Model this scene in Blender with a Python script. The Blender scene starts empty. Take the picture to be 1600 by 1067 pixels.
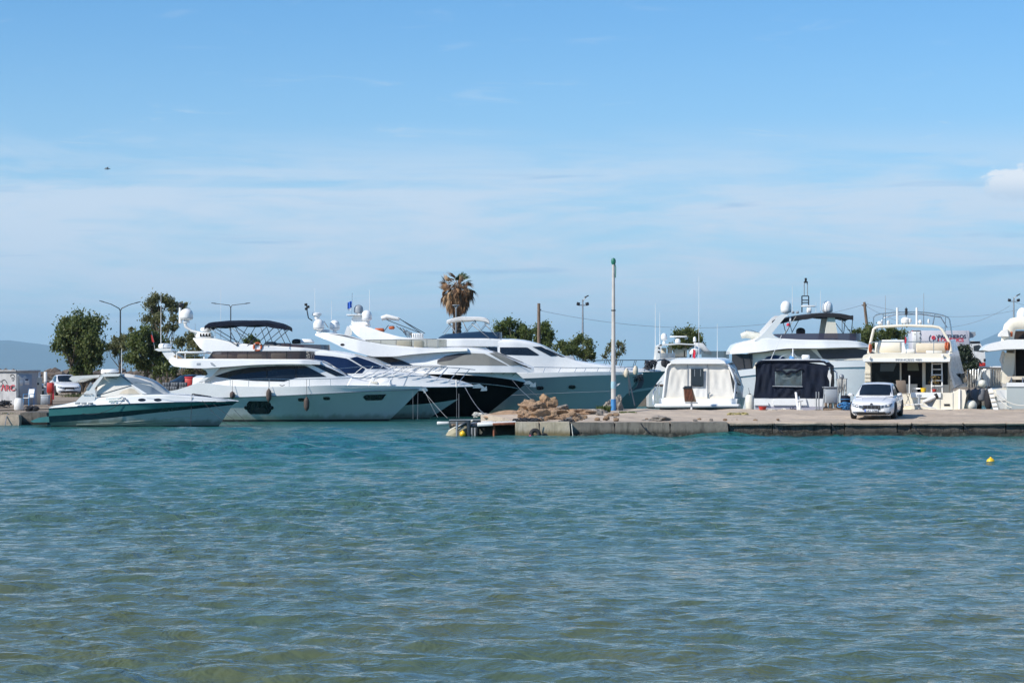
import bpy, bmesh, math, random
import numpy as np
from mathutils import Vector, Matrix, Quaternion, noise as mnoise

SC = bpy.context.scene
COL = SC.collection
R = math.radians
rnd = random.Random(7)
nrng = np.random.default_rng(11)

# ------------------------------------------------------------------ camera, sky, sun, exposure
FOC = 3600.0            # focal length in units of a 1600-wide frame (81 mm on a 36 mm sensor)
EYE = 2.45              # eye height above the water
HZN = 583.0             # row of the horizon in a 1600x1067 frame
cam_d = bpy.data.cameras.new('camera')
cam_d.sensor_width = 36.0
cam_d.lens = FOC / 1600 * 36.0
cam_d.shift_y = (HZN - 533.5) / 1600
cam_d.clip_start = 0.5
cam_d.clip_end = 90000
cam = bpy.data.objects.new('camera', cam_d)
cam.location = (0, 0, EYE)
cam.rotation_euler = (R(90), 0, 0)
COL.objects.link(cam)
SC.camera = cam

SUN_EL, SUN_AZ = R(38), R(-121)      # azimuth clockwise from +Y: left and a little behind the camera
world = bpy.data.worlds.new('World')
SC.world = world
world.use_nodes = True
wn, wl = world.node_tree.nodes, world.node_tree.links
wn.clear()
class G:
    """tiny helper to write shader node graphs"""
    def __init__(s, tree): s.t = tree; s.n = tree.nodes; s.l = tree.links
    def node(s, kind, **kw):
        nd = s.n.new(kind)
        for k, v in kw.items(): setattr(nd, k, v)
        return nd
    def put(s, sock, val):
        if isinstance(val, bpy.types.NodeSocket): s.l.new(val, sock)
        elif val is not None: sock.default_value = val
    def math(s, op, a, b=None, c=None, clamp=False):
        nd = s.node('ShaderNodeMath', operation=op, use_clamp=clamp)
        s.put(nd.inputs[0], a); s.put(nd.inputs[1], b)
        if c is not None: s.put(nd.inputs[2], c)
        return nd.outputs[0]
    def ss(s, v, lo, hi, a=0.0, b=1.0):
        nd = s.node('ShaderNodeMapRange', interpolation_type='SMOOTHSTEP')
        s.put(nd.inputs[0], v); nd.inputs[1].default_value = lo; nd.inputs[2].default_value = hi
        nd.inputs[3].default_value = a; nd.inputs[4].default_value = b
        return nd.outputs[0]
    def noise(s, vec, scale, detail=4, rough=0.55, dist=0.0, out=0):
        nd = s.node('ShaderNodeTexNoise')
        if vec is not None: s.l.new(vec, nd.inputs['Vector'])
        nd.inputs['Scale'].default_value = scale; nd.inputs['Detail'].default_value = detail
        nd.inputs['Roughness'].default_value = rough; nd.inputs['Distortion'].default_value = dist
        return nd.outputs[out]
    def mix(s, f, a, b, mode='MIX'):
        nd = s.node('ShaderNodeMix', data_type='RGBA', blend_type=mode)
        s.put(nd.inputs[0], f); s.put(nd.inputs[6], a); s.put(nd.inputs[7], b)
        return nd.outputs[2]
    def mapping(s, vec, scale=(1, 1, 1), loc=(0, 0, 0), rot=(0, 0, 0)):
        nd = s.node('ShaderNodeMapping')
        s.l.new(vec, nd.inputs[0]); nd.inputs['Location'].default_value = loc
        nd.inputs['Rotation'].default_value = rot; nd.inputs['Scale'].default_value = scale
        return nd.outputs[0]
    def ramp(s, f, stops):
        nd = s.node('ShaderNodeValToRGB')
        e = nd.color_ramp.elements
        while len(e) < len(stops): e.new(0.5)
        for el, (p, c) in zip(e, stops): el.position = p; el.color = (*c, 1) if len(c) == 3 else c
        s.put(nd.inputs[0], f)
        return nd.outputs[0]

g = G(world.node_tree)
sky = g.node('ShaderNodeTexSky', sky_type='NISHITA', sun_disc=False, sun_elevation=SUN_EL,
             sun_rotation=SUN_AZ, altitude=0.0, air_density=1.0, dust_density=0.2, ozone_density=3.0)
tc = g.node('ShaderNodeTexCoord')
sep = g.node('ShaderNodeSeparateXYZ'); wl.new(tc.outputs['Generated'], sep.inputs[0])
dz = sep.outputs[2]
az = g.math('ARCTAN2', sep.outputs[0], sep.outputs[1])
tinted = g.mix(1.0, sky.outputs[0], (0.53, 0.90, 1.20, 1), 'MULTIPLY')
# thin high cloud, the same all round the sky: streaks that lie along the horizon
comb = g.node('ShaderNodeCombineXYZ')
wl.new(az, comb.inputs[0]); wl.new(dz, comb.inputs[1])
v1 = g.mapping(comb.outputs[0], (4.6, 30, 1), (0.5, 0.0, 0.0))
v2 = g.mapping(comb.outputs[0], (17, 120, 1), (3.1, 0.4, 2.0))
c1 = g.noise(v1, 1.0, 5, 0.6, 1.1)
c2 = g.noise(v2, 1.0, 5, 0.62, 0.9)
veil = g.math('MULTIPLY', g.ss(dz, 0.0, 0.035, 0.55, 1.0), g.ss(dz, 0.070, 0.112, 1.0, 0.0))
cl = g.math('ADD', g.math('MULTIPLY', c1, 0.75), g.math('MULTIPLY', c2, 0.35))
body = g.math('MULTIPLY', g.ss(cl, 0.40, 0.62), veil)
wisp = g.math('MULTIPLY', g.ss(c2, 0.56, 0.76), g.ss(dz, 0.05, 0.16, 0.50, 0.12))
cov = g.math('MAXIMUM', g.math('MULTIPLY', body, 0.88), wisp, clamp=True)
grey = g.math('MULTIPLY', g.ss(g.noise(g.mapping(comb.outputs[0], (9, 120, 1), (7.7, 2.3, 4)), 1.0, 3, 0.6, 0.4), 0.60, 0.74), veil)
base = g.mix(g.ss(dz, 0.0, 0.17, 0.68, 0.0), tinted, (4.9, 6.6, 8.3, 1))
c_col = g.mix(grey, (6.0, 6.85, 7.9, 1), (3.9, 5.3, 7.1, 1))
withc = g.mix(cov, base, c_col)
withc = g.mix(g.math('MULTIPLY', grey, 0.22), withc, (2.6, 4.4, 6.6, 1))
# one small heap of cloud low in the sky to the right
dx = g.math('DIVIDE', g.math('SUBTRACT', az, 0.2155), 0.0125)
dy = g.math('DIVIDE', g.math('SUBTRACT', dz, 0.0800), 0.0080)
rr = g.math('SQRT', g.math('ADD', g.math('MULTIPLY', dx, dx), g.math('MULTIPLY', dy, dy)))
heap = g.ss(g.math('SUBTRACT', g.noise(g.mapping(comb.outputs[0], (85, 150, 1)), 1.0, 4, 0.6, 0.3), g.math('MULTIPLY', rr, 0.42)), 0.06, 0.24)
heap_c = g.mix(g.ss(dy, -0.8, 0.5), (5.0, 6.1, 7.4, 1), (8.0, 8.2, 8.5, 1))
withc = g.mix(g.math('MULTIPLY', heap, 0.88), withc, heap_c)
bg = g.node('ShaderNodeBackground'); bg.inputs[1].default_value = 0.105
wl.new(withc, bg.inputs[0])
wo = g.node('ShaderNodeOutputWorld'); wl.new(bg.outputs[0], wo.inputs[0])

sun_d = bpy.data.lights.new('sun', 'SUN')
sun_d.energy = 5.0; sun_d.angle = R(0.5); sun_d.color = (1.0, 0.945, 0.86)
sun = bpy.data.objects.new('sun', sun_d)
sv = Vector((math.sin(SUN_AZ) * math.cos(SUN_EL), math.cos(SUN_AZ) * math.cos(SUN_EL), math.sin(SUN_EL)))
sun.rotation_euler = (-sv).to_track_quat('-Z', 'Y').to_euler()
sun.location = (-60, 20, 80)
COL.objects.link(sun)

SC.view_settings.view_transform = 'Standard'
SC.view_settings.look = 'None'
SC.view_settings.exposure = 0.2
SC.view_settings.gamma = 1.0
SC.view_settings.use_curve_mapping = False
SC.render.engine = 'CYCLES'
SC.cycles.use_denoising = True
SC.cycles.denoising_input_passes = 'RGB_ALBEDO_NORMAL'
SC.cycles.max_bounces = 6
SC.cycles.diffuse_bounces = 3
SC.cycles.glossy_bounces = 3
SC.cycles.transmission_bounces = 4
SC.cycles.transparent_max_bounces = 10
SC.cycles.volume_bounces = 0
SC.cycles.sample_clamp_indirect = 6.0
SC.cycles.caustics_reflective = False
SC.cycles.caustics_refractive = False

# ------------------------------------------------------------------ measuring
def at(px, py, Y):
    """the point at distance Y whose place was measured on the photograph"""
    return Vector(((px - 800) / FOC * Y, Y, EYE + (HZN - py) / FOC * Y))
def ax(px, Y): return (px - 800) / FOC * Y
def azz(py, Y): return EYE + (HZN - py) / FOC * Y

# ------------------------------------------------------------------ materials
MATS = {}
def mat(name, color, rough=0.5, metal=0.0, coat=0.0, spec=0.5, vary=0.0, vscale=1.5, color2=None, bump=0.0,
        bscale=20.0, ior=1.5, trans=0.0, stretch=(1, 1, 1), dirt=None, rvar=0.0, sheen=0.0, stain=None):
    if name in MATS: return MATS[name]
    m = bpy.data.materials.new(name); m.use_nodes = True
    q = G(m.node_tree); bs = m.node_tree.nodes['Principled BSDF']
    bs.inputs['Roughness'].default_value = rough; bs.inputs['Metallic'].default_value = metal
    bs.inputs['Coat Weight'].default_value = coat; bs.inputs['Coat Roughness'].default_value = 0.06
    bs.inputs['Specular IOR Level'].default_value = spec; bs.inputs['IOR'].default_value = ior
    bs.inputs['Transmission Weight'].default_value = trans
    bs.inputs['Sheen Weight'].default_value = sheen
    tcn = q.node('ShaderNodeTexCoord'); vec = tcn.outputs['Object']
    if stretch != (1, 1, 1): vec = q.mapping(vec, stretch)
    c = (*color, 1)
    if vary > 0 or color2 is not None:
        n = q.noise(vec, vscale, 6, 0.6)
        c2 = (*(color2 if color2 is not None else tuple(max(0, k * (1 - vary)) for k in color)), 1)
        c = q.mix(q.ss(n, 0.38, 0.66), c, c2)
    if dirt is not None:
        dcol, dscale, lo, hi = dirt
        n2 = q.noise(q.mapping(vec, (1, 1, 0.25)), dscale, 7, 0.65)
        c = q.mix(q.math('MULTIPLY', q.ss(n2, lo, hi), 0.8), c, (*dcol, 1))
    if stain is not None:      # algae and scum above the waterline
        sz = q.node('ShaderNodeSeparateXYZ'); q.l.new(tcn.outputs['Object'], sz.inputs[0])
        hgt = q.math('ADD', sz.outputs[2], q.math('MULTIPLY', q.noise(q.mapping(tcn.outputs['Object'], (2.2, 2.2, 0.5)), 1.0, 5, 0.65), -0.55))
        c = q.mix(q.ss(hgt, -0.12, 0.16, 0.75, 0.0), c, (*stain, 1))
    q.put(bs.inputs['Base Color'], c)
    if rvar > 0:
        q.put(bs.inputs['Roughness'], q.ss(q.noise(vec, vscale * 2.3, 4), 0.3, 0.7, max(0.02, rough - rvar), rough + rvar))
    if bump > 0:
        b = q.node('ShaderNodeBump'); b.inputs['Strength'].default_value = 1.0; b.inputs['Distance'].default_value = bump
        q.put(b.inputs['Height'], q.noise(vec, bscale, 5, 0.6)); q.put(bs.inputs['Normal'], b.outputs[0])
    MATS[name] = m
    return m

M_GEL = mat('white gelcoat', (0.80, 0.80, 0.78), 0.28, coat=0.35, vary=0.05, vscale=0.8, dirt=((0.62, 0.60, 0.54), 1.6, 0.60, 0.86), rvar=0.06)
M_CREAM = mat('cream gelcoat', (0.79, 0.73, 0.60), 0.32, coat=0.25, vary=0.07, vscale=0.9, dirt=((0.56, 0.50, 0.38), 1.5, 0.58, 0.85), rvar=0.06)
M_HULLW = mat('aged white hull', (0.56, 0.60, 0.585), 0.22, coat=0.4, vary=0.07, vscale=0.5, dirt=((0.40, 0.43, 0.38), 1.1, 0.58, 0.86), rvar=0.05, stain=(0.24, 0.28, 0.20))
M_HULLG = mat('grey green hull', (0.45, 0.49, 0.48), 0.2, coat=0.5, vary=0.06, vscale=0.4, dirt=((0.26, 0.31, 0.29), 1.0, 0.58, 0.86), rvar=0.05, stain=(0.15, 0.18, 0.13))
M_BLACKH = mat('black hull paint', (0.004, 0.0045, 0.006), 0.35, coat=0.0, spec=0.06, vary=0.3, vscale=0.7)
M_NAVYH = mat('navy hull paint', (0.012, 0.022, 0.05), 0.16, coat=0.6, vary=0.2, vscale=0.7)
M_TEAL = mat('teal hull paint', (0.055, 0.205, 0.205), 0.22, coat=0.4, vary=0.15, vscale=1.2, rvar=0.05)
M_DTEAL = mat('dark teal stripe', (0.007, 0.030, 0.045), 0.22, coat=0.4, vary=0.15)
M_ANTI = mat('dark antifouling', (0.018, 0.020, 0.022), 0.6, vary=0.4, vscale=3)
M_GLASS = mat('dark tinted glass', (0.012, 0.018, 0.026), 0.04, spec=0.6, vary=0.35, vscale=0.7)
M_NGLASS = mat('navy tinted glass', (0.010, 0.022, 0.065), 0.06, spec=0.6, vary=0.3, vscale=0.5)
M_MESH = mat('grey window cover', (0.24, 0.235, 0.21), 0.8, vary=0.14, vscale=1.2, bump=0.004, bscale=9)
M_DMESH = mat('charcoal window cover', (0.055, 0.056, 0.062), 0.75, vary=0.2, vscale=1.2, bump=0.004, bscale=7)
M_STEEL = mat('stainless steel', (0.55, 0.57, 0.58), 0.25, metal=1.0, vary=0.12, vscale=6)
M_DSTEEL = mat('dark steel tube', (0.06, 0.075, 0.09), 0.35, metal=0.7, vary=0.2, vscale=4)
M_NAVYC = mat('navy canvas', (0.006, 0.011, 0.026), 0.8, spec=0.25, vary=0.35, vscale=2.2, bump=0.02, bscale=3.0)
M_CREAMC = mat('cream canvas', (0.70, 0.675, 0.62), 0.85, vary=0.10, vscale=2.0, bump=0.014, bscale=3.2)
M_WHITEC = mat('white canvas', (0.70, 0.69, 0.66), 0.85, vary=0.08, vscale=2.0, bump=0.015, bscale=3.2)
M_BLACKC = mat('black canvas', (0.018, 0.018, 0.022), 0.8, vary=0.3, vscale=2.0, bump=0.015, bscale=3.0)
M_GREYC = mat('grey canvas cover', (0.13, 0.14, 0.155), 0.85, vary=0.25, vscale=2.0, bump=0.03, bscale=4.0)
M_RUBBER = mat('black rubber', (0.014, 0.014, 0.015), 0.65, vary=0.4, vscale=5, bump=0.003, bscale=30)
M_BROWNF = mat('brown fender cover', (0.085, 0.062, 0.052), 0.8, vary=0.25, vscale=7, bump=0.002, bscale=40)
M_WHITEF = mat('white vinyl fender', (0.68, 0.67, 0.58), 0.4, vary=0.12, vscale=4)
M_GREYF = mat('grey fender cover', (0.16, 0.17, 0.19), 0.8, vary=0.2, vscale=5, bump=0.003, bscale=25)
M_ORANGE = mat('orange vinyl', (0.52, 0.115, 0.035), 0.5, vary=0.15, vscale=5)
M_REDP = mat('red paint', (0.50, 0.035, 0.025), 0.5, vary=0.25, vscale=4, dirt=((0.24, 0.06, 0.04), 3, 0.55, 0.8))
M_YELLOW = mat('yellow plastic', (0.80, 0.50, 0.02), 0.38, vary=0.12, vscale=5, dirt=((0.45, 0.30, 0.04), 5, 0.55, 0.8))
M_PINK = mat('pink plastic', (0.70, 0.07, 0.22), 0.45, vary=0.15, vscale=8)
M_BLUEP = mat('blue paint', (0.05, 0.22, 0.48), 0.55, vary=0.2, vscale=4, dirt=((0.30, 0.34, 0.36), 5, 0.62, 0.8))
M_GREENP = mat('green paint', (0.02, 0.19, 0.13), 0.5, vary=0.2, vscale=4)
M_WPAINT = mat('white paint', (0.72, 0.72, 0.70), 0.5, vary=0.10, vscale=2, dirt=((0.42, 0.37, 0.30), 2.5, 0.58, 0.82))
M_GPAINT = mat('grey paint', (0.30, 0.33, 0.36), 0.5, vary=0.15, vscale=2, dirt=((0.2, 0.19, 0.17), 2.5, 0.56, 0.82))
M_TEAK = mat('teak planks', (0.30, 0.22, 0.14), 0.7, vary=0.3, vscale=5, stretch=(1, 8, 1))
M_BEIGE = mat('beige upholstery', (0.62, 0.54, 0.42), 0.7, vary=0.12, vscale=2.5, bump=0.006, bscale=8)
M_ROPE = mat('white rope', (0.62, 0.60, 0.54), 0.9, vary=0.3, vscale=30)
M_DROPE = mat('dark rope', (0.035, 0.04, 0.05), 0.9, vary=0.3, vscale=30)
M_WOOD = mat('weathered wood', (0.21, 0.15, 0.105), 0.85, vary=0.45, vscale=4, stretch=(5, 5, 0.6), bump=0.006, bscale=12)
M_RUST = mat('rusty steel', (0.24, 0.085, 0.045), 0.8, vary=0.5, vscale=7, bump=0.006, bscale=20)
M_LAMPM = mat('dark lamp post paint', (0.035, 0.05, 0.062), 0.5, vary=0.2, vscale=3)
M_GALV = mat('galvanised steel', (0.34, 0.36, 0.38), 0.5, metal=0.6, vary=0.2, vscale=4)
M_TYRE = mat('car tyre', (0.016, 0.016, 0.017), 0.75, vary=0.3, vscale=8)
M_ALLOY = mat('alloy wheel', (0.42, 0.43, 0.45), 0.35, metal=0.8)
M_CARW = mat('white car paint', (0.74, 0.74, 0.74), 0.22, coat=0.7, vary=0.04, vscale=1)
M_CARG = mat('grey car paint', (0.16, 0.17, 0.19), 0.25, metal=0.4, coat=0.7, vary=0.06)
M_CARD = mat('dark car paint', (0.018, 0.024, 0.035), 0.2, coat=0.8, vary=0.1)
M_CARS = mat('silver car paint', (0.36, 0.34, 0.32), 0.28, metal=0.4, coat=0.6, vary=0.06)
M_BLACKP = mat('black plastic', (0.014, 0.014, 0.016), 0.45, vary=0.2, vscale=6)
M_LENS = mat('headlight lens', (0.16, 0.19, 0.23), 0.06, spec=0.8, vary=0.6, vscale=9)
M_PLATE = mat('number plate', (0.70, 0.72, 0.74), 0.4)
M_INK = mat('dark lettering', (0.02, 0.03, 0.07), 0.6)
M_GINK = mat('green lettering', (0.02, 0.22, 0.16), 0.6)
M_RINK = mat('red lettering', (0.62, 0.03, 0.06), 0.6)
M_SPRAY = mat('red spray paint', (0.50, 0.05, 0.07), 0.7)
M_KSPRAY = mat('black spray paint', (0.05, 0.06, 0.07), 0.7)
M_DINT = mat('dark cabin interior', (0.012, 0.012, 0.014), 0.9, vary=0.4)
M_FLAGB = mat('blue flag cloth', (0.03, 0.12, 0.50), 0.8)
M_FLAGW = mat('white flag cloth', (0.75, 0.76, 0.78), 0.8)

def smoked(name, color, alpha, rough=0.05):
    """thin tinted acrylic: part see-through, part coloured gloss"""
    if name in MATS: return MATS[name]
    m = bpy.data.materials.new(name); m.use_nodes = True
    q = G(m.node_tree); bs = m.node_tree.nodes['Principled BSDF']; out = m.node_tree.nodes['Material Output']
    bs.inputs['Base Color'].default_value = (*color, 1); bs.inputs['Roughness'].default_value = rough
    tr = q.node('ShaderNodeBsdfTransparent'); tr.inputs[0].default_value = (*[0.55 + 0.45 * k for k in color], 1)
    mx = q.node('ShaderNodeMixShader'); mx.inputs[0].default_value = alpha
    q.l.new(tr.outputs[0], mx.inputs[1]); q.l.new(bs.outputs[0], mx.inputs[2]); q.l.new(mx.outputs[0], out.inputs[0])
    MATS[name] = m
    return m
M_SMOKE = smoked('smoked acrylic', (0.085, 0.06, 0.062), 0.82)
M_PSMOKE = smoked('purple smoked acrylic', (0.05, 0.04, 0.075), 0.85)
M_CLEAR = smoked('yellowed clear acrylic', (0.36, 0.36, 0.29), 0.55)
M_BSMOKE = smoked('blue tinted screen', (0.02, 0.05, 0.10), 0.85)
M_VINYL = smoked('clear vinyl window', (0.26, 0.33, 0.40), 0.62, 0.1)
M_CABW = smoked('cabin window', (0.10, 0.13, 0.14), 0.7)

# ------------------------------------------------------------------ mesh helpers
class MB:
    def __init__(s): s.v = []; s.f = []
    def add(s, vs, fs):
        b = len(s.v); s.v += [tuple(p) for p in vs]; s.f += [tuple(i + b for i in q) for q in fs]; return s
    def box(s, c, d, rot=None, top=(1, 1), b=0.0):
        """box of size d centred on c; top = scale of the upper face; b = chamfer"""
        hx, hy, hz = d[0] / 2, d[1] / 2, d[2] / 2
        if b <= 0:
            vs = [Vector((sx * hx * (top[0] if sz > 0 else 1), sy * hy * (top[1] if sz > 0 else 1), sz * hz))
                  for sz in (-1, 1) for sy in (-1, 1) for sx in (-1, 1)]
            fs = [(0, 2, 3, 1), (4, 5, 7, 6), (0, 1, 5, 4), (2, 6, 7, 3), (0, 4, 6, 2), (1, 3, 7, 5)]
        else:
            b = min(b, hx * .95, hy * .95, hz * .95)
            vs, fs, ring = [], [], []
            def layer(z, ix, iy, t):
                pts = [(-hx + ix + b, -hy + iy), (hx - ix - b, -hy + iy), (hx - ix, -hy + iy + b), (hx - ix, hy - iy - b),
                       (hx - ix - b, hy - iy), (-hx + ix + b, hy - iy), (-hx + ix, hy - iy - b), (-hx + ix, -hy + iy + b)]
                k = len(vs); vs.extend(Vector((p[0] * t[0], p[1] * t[1], z)) for p in pts); ring.append(range(k, k + 8))
            e = b * 0.6
            layer(-hz, e, e, (1, 1)); layer(-hz + b, 0, 0, (1, 1)); layer(hz - b, 0, 0, top); layer(hz, e, e, top)
            for a, bb in zip(ring[:-1], ring[1:]):
                for i in range(8): fs.append((a[i], a[(i + 1) % 8], bb[(i + 1) % 8], bb[i]))
            fs.append(tuple(reversed(ring[0]))); fs.append(tuple(ring[3]))
        if rot is not None:
            m = rot if isinstance(rot, Matrix) else Matrix.Rotation(rot, 3, 'Z')
            vs = [m @ p for p in vs]
        return s.add([(p[0] + c[0], p[1] + c[1], p[2] + c[2]) for p in vs], fs)
    def tube(s, pts, r, n=6, caps=True, flat=1.0):
        pts = [Vector(p) for p in pts]; k = len(pts); vs, fs = [], []
        rs = r if isinstance(r, (list, tuple)) else [r] * k
        up = None
        for i, p in enumerate(pts):
            t = (pts[min(i + 1, k - 1)] - pts[max(i - 1, 0)])
            t = t.normalized() if t.length > 1e-9 else Vector((0, 0, 1))
            if up is None:
                up = t.cross(Vector((0, 0, 1)))
                if up.length < 0.05: up = t.cross(Vector((0, 1, 0)))
            up = (up - t * up.dot(t)); up = up.normalized() if up.length > 1e-6 else t.orthogonal().normalized()
            w = t.cross(up)
            for j in range(n):
                a = 2 * math.pi * j / n
                vs.append(p + (up * math.cos(a) + w * math.sin(a) * flat) * rs[i])
        for i in range(k - 1):
            for j in range(n):
                a, b = i * n + j, i * n + (j + 1) % n
                fs.append((a, b, b + n, a + n))
        if caps:
            fs.append(tuple(reversed(range(n)))); fs.append(tuple(range((k - 1) * n, k * n)))
        return s.add(vs, fs)
    def lathe(s, prof, c=(0, 0, 0), n=16, rot=None):
        vs, fs = [], []
        for (r, z) in prof:
            for j in range(n):
                a = 2 * math.pi * j / n
                vs.append(Vector((r * math.cos(a), r * math.sin(a), z)))
        for i in range(len(prof) - 1):
            for j in range(n):
                a, b = i * n + j, i * n + (j + 1) % n
                fs.append((a, b, b + n, a + n))
        if prof[0][0] > 1e-4: fs.append(tuple(reversed(range(n))))
        if prof[-1][0] > 1e-4: fs.append(tuple(range((len(prof) - 1) * n, len(prof) * n)))
        if rot is not None: vs = [rot @ p for p in vs]
        return s.add([(p[0] + c[0], p[1] + c[1], p[2] + c[2]) for p in vs], fs)
    def torus(s, c, R0, r0, rot=None, n=20, m=8):
        vs, fs = [], []
        for i in range(n):
            a = 2 * math.pi * i / n
            for j in range(m):
                b = 2 * math.pi * j / m
                vs.append(Vector(((R0 + r0 * math.cos(b)) * math.cos(a), (R0 + r0 * math.cos(b)) * math.sin(a), r0 * math.sin(b))))
        for i in range(n):
            for j in range(m):
                fs.append((i * m + j, ((i + 1) % n) * m + j, ((i + 1) % n) * m + (j + 1) % m, i * m + (j + 1) % m))
        if rot is not None: vs = [rot @ p for p in vs]
        return s.add([(p[0] + c[0], p[1] + c[1], p[2] + c[2]) for p in vs], fs)
    def prism(s, poly, y0, y1):
        """outline in x, z pushed from y0 to y1"""
        n = len(poly)
        vs = [(p[0], y0, p[1]) for p in poly] + [(p[0], y1, p[1]) for p in poly]
        fs = [tuple(range(n)), tuple(reversed(range(n, 2 * n)))] + [(i, i + n, (i + 1) % n + n, (i + 1) % n) for i in range(n)]
        return s.add(vs, fs)
    def grid(s, P, closed=False):
        r, c = len(P), len(P[0])
        vs = [p for row in P for p in row]
        fs = [(i * c + j, i * c + (j + 1) % c, (i + 1) * c + (j + 1) % c, (i + 1) * c + j)
              for i in range(r - 1) for j in range(c if closed else c - 1)]
        return s.add(vs, fs)
    def mesh(s, name, m, smooth=40, fix=True):
        me = bpy.data.meshes.new(name)
        me.from_pydata(s.v, [], s.f)
        if fix:
            bm = bmesh.new(); bm.from_mesh(me)
            bmesh.ops.recalc_face_normals(bm, faces=bm.faces[:])
            bm.to_mesh(me); bm.free()
        if m is not None: me.materials.append(m)
        if smooth:
            me.polygons.foreach_set('use_smooth', [True] * len(me.polygons))
            me.set_sharp_from_angle(angle=R(smooth))
        me.update()
        return me
    def build(s, name, m, parent=None, smooth=40, loc=None, rot=None, fix=True):
        o = bpy.data.objects.new(name, s.mesh(name, m, smooth, fix))
        COL.objects.link(o)
        if parent is not None: o.parent = parent
        if loc is not None: o.location = loc
        if rot is not None: o.rotation_euler = rot
        return o
def link(name, me, parent=None, loc=(0, 0, 0), rot=(0, 0, 0), scale=None):
    o = bpy.data.objects.new(name, me); COL.objects.link(o)
    o.parent = parent; o.location = loc; o.rotation_euler = rot
    if scale is not None: o.scale = scale
    return o
def tag(o, label, cat, group=None):
    o['label'] = label; o['category'] = cat
    if group: o['group'] = group
    return o
def thing(name, label, cat, loc=(0, 0, 0), rz=0.0, group=None):
    o = bpy.data.objects.new(name, None); COL.objects.link(o)
    o.empty_display_size = 0.2
    o.location = loc; o.rotation_euler = (0, 0, rz)
    return tag(o, label, cat, group)
def struct(o): o['kind'] = 'structure'; return o
def stuff(o): o['kind'] = 'stuff'; return o
def copy_tree(o, parent=None):
    c = o.copy(); COL.objects.link(c); c.parent = parent
    for ch in [k for k in bpy.data.objects if k.parent == o]: copy_tree(ch, c)
    return c
def text(name, body, m, size, parent, loc, rot, align='LEFT', extrude=0.004, bold=0.0, sx=1.0):
    cu = bpy.data.curves.new(name, 'FONT'); cu.body = body; cu.size = size; cu.extrude = extrude
    cu.align_x = align; cu.offset = bold
    cu.materials.append(m)
    t = bpy.data.objects.new(name + '_outline', cu); COL.objects.link(t)
    bpy.context.view_layer.update()
    me = bpy.data.meshes.new_from_object(t.evaluated_get(bpy.context.evaluated_depsgraph_get()))
    bpy.data.objects.remove(t); bpy.data.curves.remove(cu)
    if not me.materials: me.materials.append(m)
    o = bpy.data.objects.new(name, me); COL.objects.link(o)
    o.parent = parent; o.location = loc; o.rotation_euler = rot; o.scale = (sx, 1, 1); o['kind'] = 'stuff'
    return o
def interp(keys, x):
    xs = [k[0] for k in keys]; ys = [k[1] for k in keys]
    return float(np.interp(x, xs, ys))
def smooth_keys(keys, n=40):
    """monotone cubic resampling of key points so profiles run as curves"""
    xs = np.array([k[0] for k in keys], float); ys = np.array([k[1] for k in keys], float)
    if len(xs) < 3: return keys
    h = np.diff(xs); d = np.diff(ys) / h; m = np.zeros_like(xs)
    m[0], m[-1] = d[0], d[-1]
    for i in range(1, len(xs) - 1):
        if d[i - 1] * d[i] > 0:
            w1, w2 = 2 * h[i] + h[i - 1], h[i] + 2 * h[i - 1]
            m[i] = (w1 + w2) / (w1 / d[i - 1] + w2 / d[i])
    X = np.linspace(xs[0], xs[-1], n); out = []
    for x in X:
        i = min(np.searchsorted(xs, x, 'right') - 1, len(h) - 1); t = (x - xs[i]) / h[i]
        out.append((float(x), float((1 + 2 * t) * (1 - t) ** 2 * ys[i] + t * (1 - t) ** 2 * h[i] * m[i] + t * t * (3 - 2 * t) * ys[i + 1] + t * t * (t - 1) * h[i] * m[i + 1])))
    return out
def sag(a, b, drop=0.3, n=10):
    a, b = Vector(a), Vector(b)
    return [a.lerp(b, i / n) - Vector((0, 0, drop * 4 * (i / n) * (1 - i / n))) for i in range(n + 1)]
def rope(label, a, b, drop=0.15, r=0.012, m=None, group=None, n=10, name='mooring_rope', cat='rope'):
    o = MB().tube(sag(a, b, drop, n), r, 5).build(name, m or M_ROPE)
    return tag(o, label, cat, group)
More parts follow.
